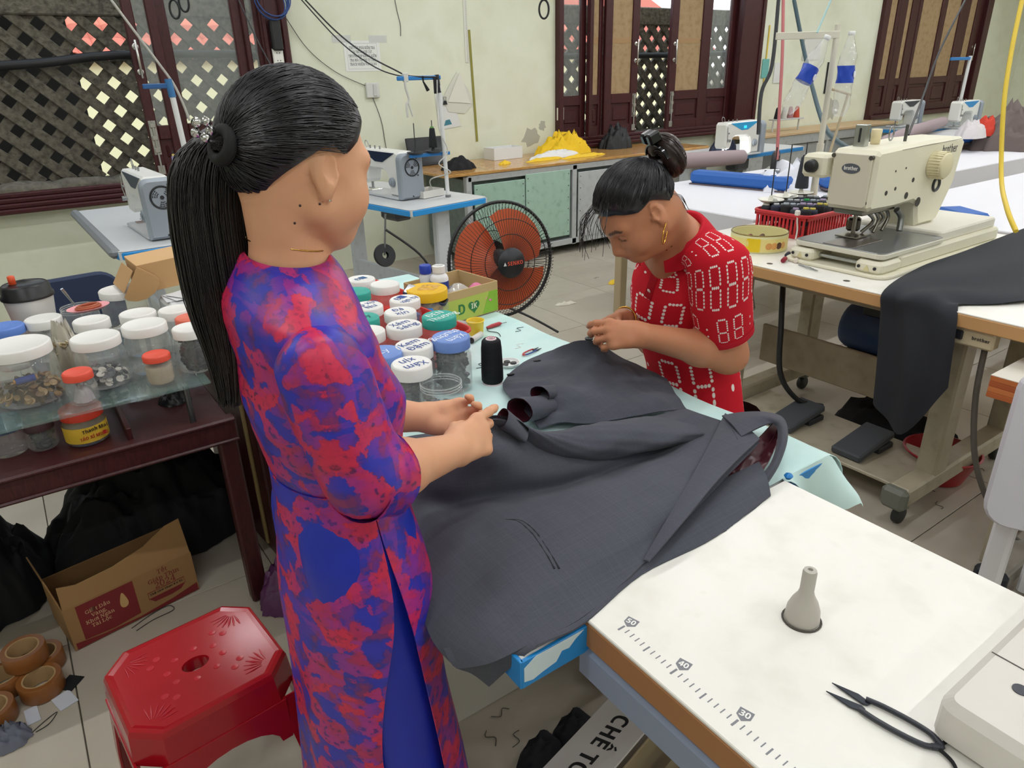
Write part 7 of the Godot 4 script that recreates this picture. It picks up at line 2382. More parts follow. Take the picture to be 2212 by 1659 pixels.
func middle_back() -> void:
	fan()
	var white := mat("e4e6e6", .35)
	var blue := mat("2a7fc8", .4)
	# thread stand on the middle sewing table
	var a := v3(2.33, .768, -4.05)
	var ts := thing("thread_stand", "white thread stand with blue arms on the middle sewing table", "thread stand", a)
	part(ts, "pole", Geo.new().cyl(v3(0, 0, 0), v3(-.02, .66, 0), .013, -1, 12), white)
	part(ts, "upper_pole", Geo.new().cyl(v3(-.02, .62, 0), v3(-.03, .72, 0), .014, -1, 12), mat("1d2126", .5))
	part(ts, "top_arm", Geo.new().box(v3(-.15, .705, 0), v3(.29, .024, .018), .004), blue)
	part(ts, "dish_arm", Geo.new().box(v3(-.1, .265, -.02), v3(.28, .02, .022), .003), blue)
	dish_stand(ts, v3(-.2, .275, -.02), .055, mat("2a2d31", .5), .18)
	dish_stand(ts, v3(-.075, .275, -.02), .055, mat("2a2d31", .5), .19)
	part(ts, "foot_nut", Geo.new().cyl(v3(0, 0, 0), v3(0, .012, 0), .018, -1, 12), mat("8f9294", .4, .8))
	cone_spool("black thread cone with green tip on the middle stand", a + v3(-.075, .306, -.02), .11, .026, "17191d", "5f9a4a")
	solo("tape_strip", "strip of white cloth knotted round the blue arm", "cloth strip", Geo.new().tube(smooth_path([v3(0, 0, 0), v3(-.01, -.06, .01), v3(.012, -.13, .0), v3(-.006, -.16, 0), v3(-.004, -.23, 0)], 5), .007, 6).tube([v3(.004, -.14, 0), v3(.03, -.225, 0)], .006, 6).box(v3(0, -.01, 0), v3(.03, .05, .024), .004), mat("d8d8d2", .9), a + v3(-.24, .72, .0))
	solo("tape_strip", "black tape tied round the blue arm", "cloth strip", Geo.new().tube([v3(0, .01, .012), v3(0, -.02, .012), v3(.03, -.07, .01)], [0.006, .005, .012], 6).box(v3(.08, -.045, .012), v3(.022, .09, .008), .002), mat("17191c", .7), a + v3(-.13, .705, .0))
	wire("black mains cable sagging from the jamb to the blue thread arm", [v3(1.9, 2.05, -5.2), v3(1.98, 1.78, -4.8), v3(1.95, 1.62, -4.3), v3(2.05, 1.52, -4.1), v3(2.12, 1.485, -4.05), v3(2.3, 1.475, -4.04)], .005, "26282b")
	wire("second black cable sagging beside the mains cable", [v3(1.9, 2.0, -5.15), v3(1.93, 1.7, -4.6), v3(1.95, 1.55, -4.2), v3(2.05, 1.49, -4.07), v3(2.2, 1.478, -4.05)], .004, "26282b")
	wire("white leads coiled down the middle thread stand", [v3(2.29, 1.46, -4.03), v3(2.275, 1.2, -4.02), v3(2.33, 1.05, -4.02), v3(2.26, .98, -4.02), v3(2.34, .92, -4.02), v3(2.24, .88, -4.1), v3(2.3, .8, -4.2)], .004, "d4d4ce")
	wire("black cable looping under the middle sewing table", [v3(1.72, .69, -3.72), v3(1.86, .55, -3.6), v3(1.96, .36, -3.5), v3(2.1, .3, -3.4), v3(2.3, .2, -3.2), v3(2.4, .12, -3.0)], .007, "17181b")
	var tb := thing("parts_tray", "white open tray of small metal tools on the middle sewing table", "tray", v3(2.24, .768, -4.17), .25)
	for q in [[v3(0, .022, .07), v3(.18, .044, .003)], [v3(0, .022, -.07), v3(.18, .044, .003)], [v3(.09, .022, 0), v3(.003, .044, .143)], [v3(-.09, .022, 0), v3(.003, .044, .143)]]: part(tb, "side", Geo.new().box(q[0], q[1], .001), mat("e0ded8", .5))
	part(tb, "bottom", Geo.new().box(v3(0, .002, 0), v3(.18, .003, .14)), mat("d5d3cc", .5))
	for k in 3: solo("tool", ["orange handled screwdriver in the white tray", "steel bobbin case in the white tray", "dark pliers in the white tray"][k], "tool", Geo.new().tube([v3(-.04, 0, 0), v3(.04, 0, .01)], [0.006, .003], 8), mat(["c98a3c", "9a9c9e", "3d4044"][k], .4), v3(2.22 + .02 * k, .779, -4.2 + .03 * k), .6 * k)
	var wl := thing("motor_wheel", "black hand wheel hanging under the middle sewing table", "wheel", v3(1.78, .5, -3.9))
	part(wl, "wheel", Geo.new().lathe([Vector2(.02, -.015), Vector2(.065, -.015), Vector2(.07, 0), Vector2(.065, .015), Vector2(.02, .015)], 28, Transform3D(Basis(Vector3.RIGHT, PI / 2 - .3), Vector3.ZERO)), mat("1f2124", .5))
	part(wl, "rod", Geo.new().cyl(v3(0, 0, 0), v3(.04, .24, -.02), .006, -1, 8), mat("8f9294", .3, .8))
	# on the varnished bench
	var mo := thing("tablet_screen", "dark tablet screen leaning on the wall at the bench's left end", "screen", v3(2.97, .785, -5.47))
	mo.rotation.x = -.22
	part(mo, "case", Geo.new().box(v3(0, .115, 0), v3(.34, .23, .014), .004), mat("1a1b1e", .4))
	part(mo, "glass", Geo.new().box(v3(0, .118, .0075), v3(.31, .19, .001)), mat("34363b", .12))
	solo("black_cloth", "small crumpled black cloth on the bench's left corner", "cloth", heap_cloth(.3, .2, .08, 71, 16), mat("15161a", .85), v3(3.05, .784, -5.1))
	var wb := thing("plastic_box", "white lidless storage box on the bench by the tape measure", "box", v3(3.72, .784, -5.44))
	for q in [[v3(0, .05, .08), v3(.3, .1, .004)], [v3(0, .05, -.08), v3(.3, .1, .004)], [v3(.15, .05, 0), v3(.004, .1, .164)], [v3(-.15, .05, 0), v3(.004, .1, .164)], [v3(0, .003, 0), v3(.3, .006, .16)]]: part(wb, "side", Geo.new().box(q[0], q[1], .001), mat("e6e8e8", .4))
	solo("yellow_cloth", "bright yellow fabric bundle on the bench under the window", "fabric", heap_cloth(.62, .32, .15, 77, 24, 1.3), mat("efc51a", .75), v3(4.35, .784, -5.36), .1)
	solo("white_cloth", "white fabric lying before the yellow bundle", "fabric", heap_cloth(.6, .16, .05, 79, 18, 1.2), mat("e9e9ea", .8), v3(4.1, .784, -5.18), .12)
	for q in [[3.5, -5.1, .14, "yellow strip end curled on the bench's left half", .3], [4.3, -5.02, .55, "long yellow fabric strip along the bench front", .06], [3.9, -5.06, .4, "thin yellow strip trailing across the bench", .04]]:
		solo("fabric_strip", q[3], "fabric", heap_cloth(q[2], .07, .022, 81 + int(q[2] * 100), 12, 1.3), mat("f0c832", .75), v3(q[0], .784, q[1]), q[4], "yellow strips on the bench")
	solo("black_bag", "black bag slumped on the bench under the window", "bag", heap_cloth(.36, .24, .18, 85, 18), mat("121317", .5), v3(5.0, .784, -5.36))
	# on the wall
	var wz := WALL_Z
	var nt := thing("wall_notice", "printed white paper notice taped to the wall", "notice", v3(2.535, 1.63, wz + .002))
	part(nt, "sheet", Geo.new().box(Vector3.ZERO, v3(.3, .215, .001)), mat("e9ebe6", .7))
	part(nt, "printed_border", Geo.new().tube([v3(-.125, -.09, .0006), v3(.125, -.09, .0006), v3(.125, .09, .0006), v3(-.125, .09, .0006)], .0008, 4, true), mat("8a8f94", .8))
	text(nt, "lettering", "THỢ CẮT PHẢI KIỂM TRA\nVẢI TRƯỚC KHI CẮT .\nTRƯỜNG HỢP KHÔNG KIỂM\nTRA MÀ CẮT THÌ TỰ CHỊU\nTRÁCH NHIỆM VỚI VẢI ĐÓ", .026, mat("3e4248", .8), Transform3D(Basis(), v3(0, .0, .0006)), .235, true, true)
	for s in [-1, 1]: part(nt, "clear_tape", Geo.new().box(v3(s * .15 - .01, .12, .0012), v3(.15, .05, .0006)), glass("eef0ee", .5, .15))
	var sw := thing("switch_box", "white electric switch box on the wall with thin wires", "switch", v3(2.583, 1.384, wz + .001))
	part(sw, "plate", Geo.new().box(v3(0, 0, .014), v3(.11, .11, .028), .005), mat("d6d7d2", .4))
	part(sw, "rocker", Geo.new().box(v3(.016, 0, .03), v3(.03, .085, .01), .003), mat("c9cac6", .4))
	wire("thin wire from the window jamb to the switch box", [v3(1.97, 1.88, wz + .01), v3(2.1, 1.68, wz + .012), v3(2.3, 1.52, wz + .012), v3(2.55, 1.41, wz + .012)], .0025, "3a3d40")
	wire("thin wire running down the wall from the switch box", [v3(2.585, 1.33, wz + .006), v3(2.64, 1.15, wz + .006), v3(2.66, .95, wz + .006), v3(2.7, .72, wz + .006)], .0025, "3a3d40")
	wire("short wire end on the upper wall", [v3(2.84, 2.1, wz + .005), v3(2.86, 1.95, wz + .005), v3(2.88, 1.85, wz + .005), v3(2.875, 1.77, wz + .005)], .0025, "55585a")
	var rl := thing("wall_ruler", "long white metal ruler hanging on the wall", "ruler", v3(3.485, 1.86, wz + .003))
	part(rl, "strip", Geo.new().box(Vector3.ZERO, v3(.035, .58, .002)), mat("dcdcd0", .4))
	var tk := Geo.new()
	for k in 56: tk.box(v3(.006, -.28 + .01 * k, .0012), v3(.014, .0018, .0004))
	part(rl, "scale_marks", tk, mat("6a6a62", .7))
	solo("tape_measure", "yellow tape measure hanging down the wall to the bench", "tape measure", bar(v3(3.515, 1.82, 0), v3(3.55, .93, 0), .002, .022, .0), mat("8f8a3a", .6), v3(3.532, 1.375, wz + .004))
	for q in [[PackedVector2Array([Vector2(0, .14), Vector2(.11, .0), Vector2(.15, -.12), Vector2(.06, -.19), Vector2(-.1, -.17), Vector2(-.15, -.06)]), 3.37, 1.36, "cream paper pattern piece hanging from a nail", "d7d8cc", .006], [PackedVector2Array([Vector2(.0, .13), Vector2(.09, -.12), Vector2(-.13, -.1), Vector2(-.06, .03)]), 3.4, 1.37, "smaller paper pattern in front of the hanging piece", "e2e2d6", .012], [PackedVector2Array([Vector2(-.12, .14), Vector2(.05, .09), Vector2(.12, -.13), Vector2(-.1, -.15)]), 3.27, 1.2, "white pattern sheet with a blue mark lower on the wall", "dfe2e0", .003]]:
		var pp := solo("paper_pattern", q[3], "paper", Geo.new().prism(q[0], 0, .0015), mat(q[4], .8), v3(q[1], q[2], wz + q[5]), 0, "paper patterns on the wall")
		if q[5] < .004: part(pp, "blue_mark", Geo.new().prism(PackedVector2Array([Vector2(-.05, -.12), Vector2(.03, -.11), Vector2(.01, -.07), Vector2(-.03, -.075)]), .0015, .002), mat("3f7f92", .7))
	solo("binder_clip", "black binder clip on the paper patterns", "clip", Geo.new().prism(PackedVector2Array([Vector2(-.02, 0), Vector2(.02, 0), Vector2(.012, .03), Vector2(-.012, .03)]), 0, .012, Transform3D(), .002).tube([v3(-.008, .03, .006), v3(-.012, .06, .006), v3(.012, .06, .006), v3(.008, .03, .006)], .002, 5), mat("1c1e20", .4), v3(3.24, 1.25, wz + .006))
	for q in [[4.47, 1.115, .012, "white socket on the middle window's left jamb"], [1.85, 1.63, .05, "white socket on the left window's jamb below a black adapter"]]:
		var so := thing("wall_socket", q[3], "socket", v3(q[0], q[1], wz + .01 + q[2]))
		part(so, "plate", Geo.new().box(v3(0, 0, .012), v3(.075, .115, .024), .005), mat("e9e7de", .4))
		for k in 4: part(so, "pin_hole", Geo.new().cyl(v3(-.01 + .02 * (k % 2), -.025 + .05 * (k / 2), .0235), v3(-.01 + .02 * (k % 2), -.025 + .05 * (k / 2), .0248), .004, -1, 8), mat("2a2a2a", .8))
	solo("power_adapter", "black power adapter plugged in above the jamb socket", "adapter", Geo.new().box(Vector3.ZERO, v3(.075, .2, .05), .01), mat("17181b", .45), v3(1.85, 1.77, wz + .09))
	var coil := Geo.new()
	for k in 6:
		var q := ring(v3(.004 * k, .006 * k, .006 * k), v3(1, .1 * (k - 3), 0).normalized(), v3(-.08 * (k - 2), 1, 0).normalized(), .105 + .006 * (k % 3), 30)
		coil.tube(q, .0045, 6, true)
	solo("cable_coil", "coil of blue network cable on the left window's jamb", "cable", coil, mat("33508a", .5), v3(1.83, 1.97, wz + .12))
	# stained and chipped patches of the wall
	for q in [[4.15, .93, .12, .09, 91], [4.28, 1.02, .05, .05, 92], [2.72, .83, .1, .03, 93], [8.95, .95, .16, .16, 94]]:
		var pl := PackedVector2Array()
		var rg := RandomNumberGenerator.new()
		rg.seed = q[4]
		for k in 16: pl.append(Vector2(cos(TAU * k / 16), sin(TAU * k / 16) * q[3] / q[2]) * q[2] * rg.randf_range(.6, 1.1))
		part(get_node("wall_back"), "chipped_patch", Geo.new().prism(pl, 0, .0012, Transform3D(Basis(), v3(q[0], q[1], wz))), mat("b4b5a8", .95))
	# dangling loops and leads from above
	var zl := -3.6
	for q in [[v3(.944, 1.826, -4.307), "black hook loop hanging before the left window"], [v3(.991, 1.857, -4.291), "second black loop hanging before the left window"], [v3(2.48, 1.781, -3.224), "small black loop hanging near the middle window"]]:
		var p: Vector3 = q[0]
		solo("hanging_loop", q[1], "cable loop", Geo.new().tube(ring(p, v3(.8, 0, .55), Vector3.UP * 1.7, .025, 24), .0055, 6, true).tube([p + v3(0, .04, 0), p + v3(0, 3.08 - p.y, 0)], .003, 5), mat("17181b", .5), Vector3.ZERO, 0, "cable loops from the ceiling")
	wire("grey cord slanting down to the left machine's stand", [v3(.634, 1.846, -4.132), v3(.707, 1.687, -4.063), v3(.766, 1.566, -4.024), v3(.813, 1.462, -4.002), v3(.841, 1.313, -3.969)], .006, "b5b2aa")
	wire("thin dark wires slanting across the left window", [v3(1.086, 1.821, -3.675), v3(1.109, 1.657, -3.571), v3(1.135, 1.53, -3.485)], .003, "2d2f33")
	# stand of the left machine
	var ls := thing("thread_stand", "white thread stand rising beside the left sewing machine", "thread stand", v3(.79, .803, -3.9))
	part(ls, "pole", Geo.new().cyl(Vector3.ZERO, v3(-.02, .62, 0), .013, -1, 12), white)
	part(ls, "pole_head", Geo.new().cyl(v3(-.02, .62, 0), v3(-.025, .7, 0), .016, -1, 12), mat("3a78b0", .5))
	part(ls, "arm", Geo.new().box(v3(-.08, .67, 0), v3(.12, .022, .016), .003), mat("2a5f9a", .5))
	dish_stand(ls, v3(-.07, .22, 0), .05, mat("3a3d42", .5), .16)
	part(ls, "dish_arm", Geo.new().box(v3(-.04, .215, 0), v3(.1, .012, .02), .002), mat("3a3d42", .5))
	cone_spool("silver and violet thread tube on the left stand", v3(.72, 1.055, -3.9), .1, .016, "8d86b5", "b9a45a")
	solo("yellow_scrap", "yellow fabric scrap on the floor behind the sewing woman", "scrap", heap_cloth(.14, .08, .02, 95, 10), mat("efc832", .75), v3(3.639, .002, -3.862), .3)
	solo("white_scrap", "white thread scrap on the floor beyond the fan", "scrap", heap_cloth(.16, .05, .014, 96, 10, 2.0), mat("e6e2d2", .8), v3(3.004, .002, -3.675), -.2)
func right_side() -> void:
	brother_corner()
	far_right()
	foreground_machine()
	floor_carton()
func brother_corner() -> void:
	var cream := mat("e3dfc8", .4)
	var lm := metal_paint("aaa18a")
	var lm2 := metal_paint("8f8772")
	# table with its steel frame on castors
	var t := thing("machine_table", "white buttonhole machine table with tan edge and beige steel legs", "table", v3(2.92, 0, -1.22))
	part(t, "table_top", Geo.new().box(v3(0, .788, 0), v3(1.24, .005, 1.9), .0015), pale_top())
	part(t, "core", Geo.new().box(v3(0, .765, 0), v3(1.244, .042, 1.904), .003), mat("c79a66", .55))
	var hg := Geo.new()
	for q in [[-.56, -.42], [-.56, -.1], [-.56, .12]]: part(t, "bolt_hole", Geo.new().cyl(v3(q[0], .7903, q[1]), v3(q[0], .7908, q[1]), .012, -1, 14), mat("4a443c", .9))
	for z in [-.62, .27]:
		for x in [-.45, .1]:
			part(t, "leg", Geo.new().box(v3(x, .44, z), v3(.09, .62, .07), .008), lm)
		part(t, "foot", Geo.new().box(v3(-.22, .125, z), v3(.88, .07, .075), .008), lm)
		part(t, "foot_cap", Geo.new().box(v3(-.68, .125, z), v3(.045, .082, .086), .014), mat("6f7268", .6))
		part(t, "side_rail", Geo.new().box(v3(-.15, .725, z), v3(.7, .04, .06), .004), lm2)
		for x in [-.62, .12]:
			var cs := part(t, "castor", Geo.new().cyl(v3(x, .032, z - .014), v3(x, .032, z + .014), .032, -1, 16, .004), mat("2d2f2c", .6))
			part(cs, "castor_fork", Geo.new().cyl(v3(x, .065, z), v3(x, .09, z), .028, -1, 14, .004), mat("8a8f86", .35, .7))
	part(t, "front_rail", Geo.new().box(v3(-.5, .72, -.17), v3(.03, .045, .85), .004), lm2)
	part(t, "motor_panel", Geo.new().box(v3(-.3, .36, -.18), v3(.02, .17, .82), .004), metal_paint("8d7f68"))
	part(t, "foot_plate", Geo.new().box(v3(-.4, .1, -.17), v3(.34, .014, .8), .003), metal_paint("b3ab95"))
	for z in [-.3, .0]:
		var pd := part(t, "pedal", Geo.new().box(v3(-.42, .14, z), v3(.24, .03, .12), .006, Basis(v3(0, 0, 1), .14)), mat("4b4f55", .75))
		part(pd, "pedal_hinge", Geo.new().box(v3(-.36, .118, z), v3(.1, .025, .13), .004), mat("33363a", .7))
	var sb := part(t, "switch_box", Geo.new().box(v3(-.58, .715, .345), v3(.045, .06, .14), .006), mat("c8bd9c", .5))
	part(sb, "rocker", Geo.new().box(v3(-.606, .717, .31), v3(.01, .03, .036), .004), mat("23262a", .4))
	part(sb, "red_mark", Geo.new().box(v3(-.604, .722, .282), v3(.003, .024, .01)), mat("b5382c", .6))
	text(sb, "lettering", "brother", .014, mat("2a2c30", .6), Transform3D(Basis(v3(0, 0, 1), Vector3.UP, v3(-1, 0, 0)), v3(-.604, .715, .378)), 0, true)
	wire("grey power hose hanging from the beige switch box", [v3(2.36, .68, -.84), v3(2.34, .5, -.82), v3(2.32, .3, -.76), v3(2.36, .12, -.66), v3(2.45, .02, -.55)], .009, "5a564e")
	wire("black hose curving under the buttonhole machine table", [v3(2.62, .72, -1.75), v3(2.52, .5, -1.66), v3(2.5, .3, -1.62), v3(2.56, .18, -1.56), v3(2.66, .14, -1.5)], .012, "1f2123")
	var gun := thing("air_gun", "grey metal air gun hanging under the table edge", "air gun", v3(2.36, .6, -1.72))
	part(gun, "body", Geo.new().tube([v3(0, .06, 0), v3(0, .0, .015), v3(-.01, -.09, .0)], [0.016, .02, .014], 10), mat("8f8b80", .4, .6))
	part(gun, "trigger", Geo.new().box(v3(.01, .02, -.03), v3(.012, .03, .05), .003), mat("2b2d2f", .5))
	part(gun, "nozzle", Geo.new().tube(smooth_path([v3(-.01, -.09, 0), v3(-.01, -.16, -.01), v3(-.03, -.22, -.03)], 4), .005, 8), mat("7a6a4c", .35, .8))
	var mt := thing("air_motor", "blue electric motor behind the beige panel under the table", "motor", v3(2.84, .47, -1.42))
	part(mt, "motor_body", Geo.new().lathe([Vector2(0, -.13), Vector2(.09, -.12), Vector2(.1, -.1), Vector2(.1, .1), Vector2(.06, .13), Vector2(0, .13)], 24, Transform3D(Basis(Vector3.RIGHT, PI / 2), Vector3.ZERO)), mat("2f4a78", .45))
	part(mt, "terminal_box", Geo.new().box(v3(-.02, .1, .02), v3(.1, .06, .12), .008), mat("2a2d30", .5))
	part(mt, "mount", Geo.new().box(v3(0, -.12, 0), v3(.14, .04, .22), .006), mat("45433c", .6))
	solo("rag_pile", "black rags heaped under the buttonhole machine table", "rags", heap_cloth(.4, .5, .16, 101, 20), mat("14151a", .9), v3(2.93, .003, -1.3))
	var bk := thing("plastic_bucket", "red plastic basin under the table beside the pedals", "basin", v3(2.72, .003, -1.02))
	part(bk, "bowl", Geo.new().lathe([Vector2(0, .002), Vector2(.09, 0), Vector2(.13, .11), Vector2(.138, .114), Vector2(.13, .116), Vector2(.088, .008), Vector2(0, .008)], 30), mat("a8232b", .35))
	# buttonhole machine
	var o := v3(2.45, .791, -1.42)
	var m := thing("buttonhole_machine", "large cream buttonhole sewing machine on the white table", "sewing machine", o)
	part(m, "foot_flange", Geo.new().prism(rr(.94, .42, .05), 0, .014, flat().translated(v3(.46, 0, -.02)), .004), cream)
	part(m, "base", Geo.new().prism(rr(.8, .36, .03), .012, .062, flat().translated(v3(.53, 0, -.02)), .008), cream)
	for s in [-1, 1]:
		var lb := part(m, "front_lobe", Geo.new().prism(rr(.15, .105, .028), .012, .058, flat().translated(v3(.075, 0, -.02 + s * .135)), .012), cream)
		for q in [-.03, .03]: part(lb, "screw", Geo.new().cyl(v3(.0, .036, -.02 + s * .135 + q), v3(-.003, .036, -.02 + s * .135 + q), .006, -1, 10), mat("232427", .5))
		part(lb, "warning_mark", Geo.new().prism(PackedVector2Array([Vector2(-.012, -.01), Vector2(.012, -.01), Vector2(0, .011)]), 0, .0008, Transform3D(Basis(v3(0, 0, 1), Vector3.UP, v3(-1, 0, 0)), v3(-.0005, .034, -.02 + s * .135))), mat("d8cf9c", .5))
	part(m, "guide_rod", Geo.new().cyl(v3(.05, .035, -.13), v3(.05, .035, .1), .008, -1, 12), mat("bfc1c2", .2, 1.0))
	part(m, "work_plate", Geo.new().prism(rr(.44, .36, .025), .064, .084, flat().translated(v3(.235, 0, -.02)), .004), mat("d9d6c6", .45))
	part(m, "steel_plate", Geo.new().prism(rr(.436, .356, .024), .084, .0865, flat().translated(v3(.235, 0, -.02)), .001), mat("8b8e90", .28, .7))
	part(m, "slide_plate", Geo.new().box(v3(.12, .088, -.02), v3(.2, .003, .12), .001), mat("7b756e", .3, .8))
	part(m, "rear_bed", Geo.new().prism(rr(.46, .34, .02), .06, .1, flat().translated(v3(.69, 0, -.03)), .006), mat("e2dfd2", .5))
	var prof := PackedVector2Array([Vector2(.135, .2), Vector2(.12, .215), Vector2(.125, .4), Vector2(.14, .415), Vector2(.5, .428), Vector2(.735, .425), Vector2(.76, .41), Vector2(.735, .25), Vector2(.655, .11), Vector2(.63, .1), Vector2(.5, .1), Vector2(.48, .14), Vector2(.465, .19), Vector2(.43, .205), Vector2(.3, .197)])
	part(m, "arm", Geo.new().prism(prof, -.16, .02, Transform3D(), .012), cream)
	part(m, "face_plate", Geo.new().prism(rr(.15, .19, .012), 0, .008, Transform3D(Basis(v3(0, 0, 1), Vector3.UP, v3(-1, 0, 0)), v3(.121, .308, -.07)), .003), mat("d3cdb9", .42))
	var ov := PackedVector2Array()
	for k in 28: ov.append(Vector2(cos(TAU * k / 28) * .036, sin(TAU * k / 28) * .018))
	var bd := part(m, "badge", Geo.new().prism(ov, 0, .002, Transform3D(Basis(v3(0, 0, 1), Vector3.UP, v3(-1, 0, 0)), v3(.113, .35, -.07)), .0006), mat("565a62", .35))
	text(bd, "lettering", "brother", .018, mat("eeece4", .5), Transform3D(Basis(v3(0, 0, 1), Vector3.UP, v3(-1, 0, 0)), v3(.1106, .351, -.07)), .055, true)
	text(m, "lettering", "brother", .042, mat("4b4d4c", .5), Transform3D(Basis(), v3(.64, .385, .0203)), .12, true)
	for q in [[0.128, .392, -.145], [0.128, .392, .0], [0.138, .232, -.145], [0.138, .232, .0]]: part(m, "screw", Geo.new().cyl(v3(q[0], q[1], q[2]), v3(q[0] - .018, q[1], q[2]), .008, -1, 10), mat("4a473e", .5))
	for q in [[0.22, .26, .009], [0.28, .27, .007], [0.4, .29, .009], [0.37, .235, .013], [0.47, .2, .018], [0.26, .335, .004], [0.33, .34, .004]]: part(m, "port", Geo.new().cyl(v3(q[0], q[1], .0195), v3(q[0], q[1], .021), q[2], -1, 16), mat("3a3831", .6))
	part(m, "panel_seam", Geo.new().tube([v3(.28, .408, .0203), v3(.72, .418, .0203)], .0009, 4), mat("6d6a5e", .7))
	var hw := Geo.new().cyl(v3(.53, .335, .018), v3(.53, .335, .075), .052, .047, 32, .004)
	for k in 28: hw.box(v3(.53 + cos(TAU * k / 28) * .05, .335 + sin(TAU * k / 28) * .05, .045), v3(.004, .007, .045), .001, Basis(v3(0, 0, 1), TAU * k / 28))
	part(m, "hand_wheel", hw, mat("dcd3ae", .45))
	part(m, "stop_ring", Geo.new().tube(ring(v3(.585, .255, .022), Vector3.RIGHT, Vector3.UP, .024, 24), .006, 8, true), mat("2f3236", .4))
	var kb := part(m, "tension_box", Geo.new().box(v3(.14, .35, -.21), v3(.1, .085, .1), .012), cream)
	part(kb, "knob", Geo.new().cyl(v3(.09, .35, -.21), v3(.06, .35, -.21), .025, .022, 20, .004), mat("1a1b1d", .4))
	part(m, "bracket", Geo.new().box(v3(.22, .455, -.11), v3(.03, .08, .045), .002), mat("b5b7b6", .25, 1.0))
	part(m, "bracket_slot", Geo.new().box(v3(.2045, .458, -.11), v3(.002, .05, .008), .0005), mat("1a1b1d", .6))
	part(m, "cream_knob", Geo.new().cyl(v3(.3, .42, -.1), v3(.3, .475, -.1), .017, .02, 16, .003), mat("ddcfa6", .45))
	part(m, "thread_post", Geo.new().cyl(v3(.42, .425, -.05), v3(.42, .485, -.05), .006, -1, 10), mat("6a6c6c", .3, .9))
	part(m, "thread_eye", Geo.new().tube(ring(v3(.37, .455, -.08), Vector3.RIGHT, Vector3.UP * 1.6, .016, 18), .003, 6, true), mat("9a9c9c", .25, 1.0))
	var nb := mat("8d8a82", .25, 1.0)
	part(m, "needle_frame", Geo.new().box(v3(.27, .19, -.07), v3(.26, .02, .12), .004), nb)
	part(m, "needle_bar", Geo.new().cyl(v3(.2, .1, -.07), v3(.2, .2, -.07), .008, -1, 10), nb)
	part(m, "hook_cluster", Geo.new().box(v3(.23, .13, -.09), v3(.05, .05, .05), .008, Basis(Vector3.UP, .5)), mat("5c5851", .3, .9))
	for k in 4: part(m, "clamp_arm", Geo.new().tube(smooth_path([v3(.2 + .04 * k, .195, -.05 + .02 * (k % 2)), v3(.26 + .035 * k, .15, -.03), v3(.24 + .03 * k, .1, -.06 + .03 * (k % 2))], 4), .007, 8), nb)
	part(m, "clamp_foot", Geo.new().box(v3(.2, .093, -.07), v3(.1, .006, .09), .002), nb)
	part(m, "lever", Geo.new().tube(smooth_path([v3(.36, .18, .0), v3(.385, .15, .01), v3(.37, .1, .02)], 4), .012, 8), mat("7f817f", .3, .9))
	# scissors and thread reels in front of the lobe
	var sn := thing("tweezers", "steel tweezers lying beside the buttonhole machine", "tweezers", v3(2.4, .7925, -1.5), 1.3)
	for s in [-1, 1]: part(sn, "arm", Geo.new().tube([v3(-.05, .003, 0), v3(.0, .003, s * .008), v3(.05, .003, s * .003)], .002, 6), mat("a5a7a8", .25, 1.0))
	for q in [[2.42, -1.62, "8a1f2e", "dark red thread reel beside the biscuit tin"], [2.45, -1.585, "dcd2c4", "cream thread reel beside the biscuit tin"], [2.5, -1.66, "24283a", "navy thread scrap beside the biscuit tin"]]:
		solo("thread_reel", q[3], "thread reel", Geo.new().cyl(v3(-.02, .009, 0), v3(.02, .009, 0), .009, -1, 12, .002), mat(q[2], .7), v3(q[0], .7915, q[1]), .4)
	# biscuit tin
	var tn := thing("biscuit_tin", "round yellow biscuit tin full of thread reels on the table corner", "tin", v3(2.545, .791, -1.835))
	part(tn, "tin_wall", Geo.new().lathe([Vector2(0, 0), Vector2(.112, 0), Vector2(.115, .004), Vector2(.115, .068), Vector2(.113, .072), Vector2(.109, .07), Vector2(.109, .006), Vector2(0, .006)], 48), mat("e5dfa8", .35))
	part(tn, "printed_band", Geo.new().lathe([Vector2(.1153, .008), Vector2(.1153, .058)], 48), mat("ead98a", .4))
	var wg := []
	for j in 2:
		for k in 12:
			var an := 2.45 + .75 * k / 11.0 * (1.0 if j == 0 else .6)
			wg.append(v3(cos(an) * .1157, .006 + .054 * j, sin(an) * .1157))
	part(tn, "yellow_wedge", Geo.new().grid(wg, 12, 2), mat("e9c814", .4))
	for k in 4:
		var an := 1.55 + .2 * k
		part(tn, "printed_biscuit", Geo.new().lathe([Vector2(.014, 0), Vector2(.012, .0008), Vector2(0, .001)], 16, Transform3D(Geo.along(v3(cos(an), 0, sin(an))), v3(cos(an) * .1154, .03, sin(an) * .1154))), mat(["e0a860", "5a3524", "e3a55c", "d99a55"][k], .5))
	part(tn, "rim", Geo.new().tube(ring(v3(0, .071, 0), Vector3.RIGHT, v3(0, 0, 1), .1135, 48), .0028, 6, true), mat("8d7a4a", .3, .8))
	var rg := RandomNumberGenerator.new()
	rg.seed = 55
	for k in 12:
		var an := TAU * k / 12.0 + rg.randf() * .3
		var rad := .03 + .04 * (k % 2)
		solo("thread_reel", "reel of reddish thread loose in the biscuit tin", "thread reel", Geo.new().cyl(v3(-.02, 0, 0), v3(.02, 0, 0), .01, -1, 12, .002), mat(["8f4a3c", "7a3a36", "a86a50", "5b3a34"][k % 4], .7), tn.position + v3(cos(an) * rad, .02 + .012 * (k % 2), sin(an) * rad), rg.randf() * 3.0, "reels in the biscuit tin")
	# red basket of dark spools
	var bp := v3(2.98, .791, -1.92)
	var bk2 := thing("basket", "red plastic basket packed with dark thread spools", "basket", bp, .0)
	var bg := Geo.new()
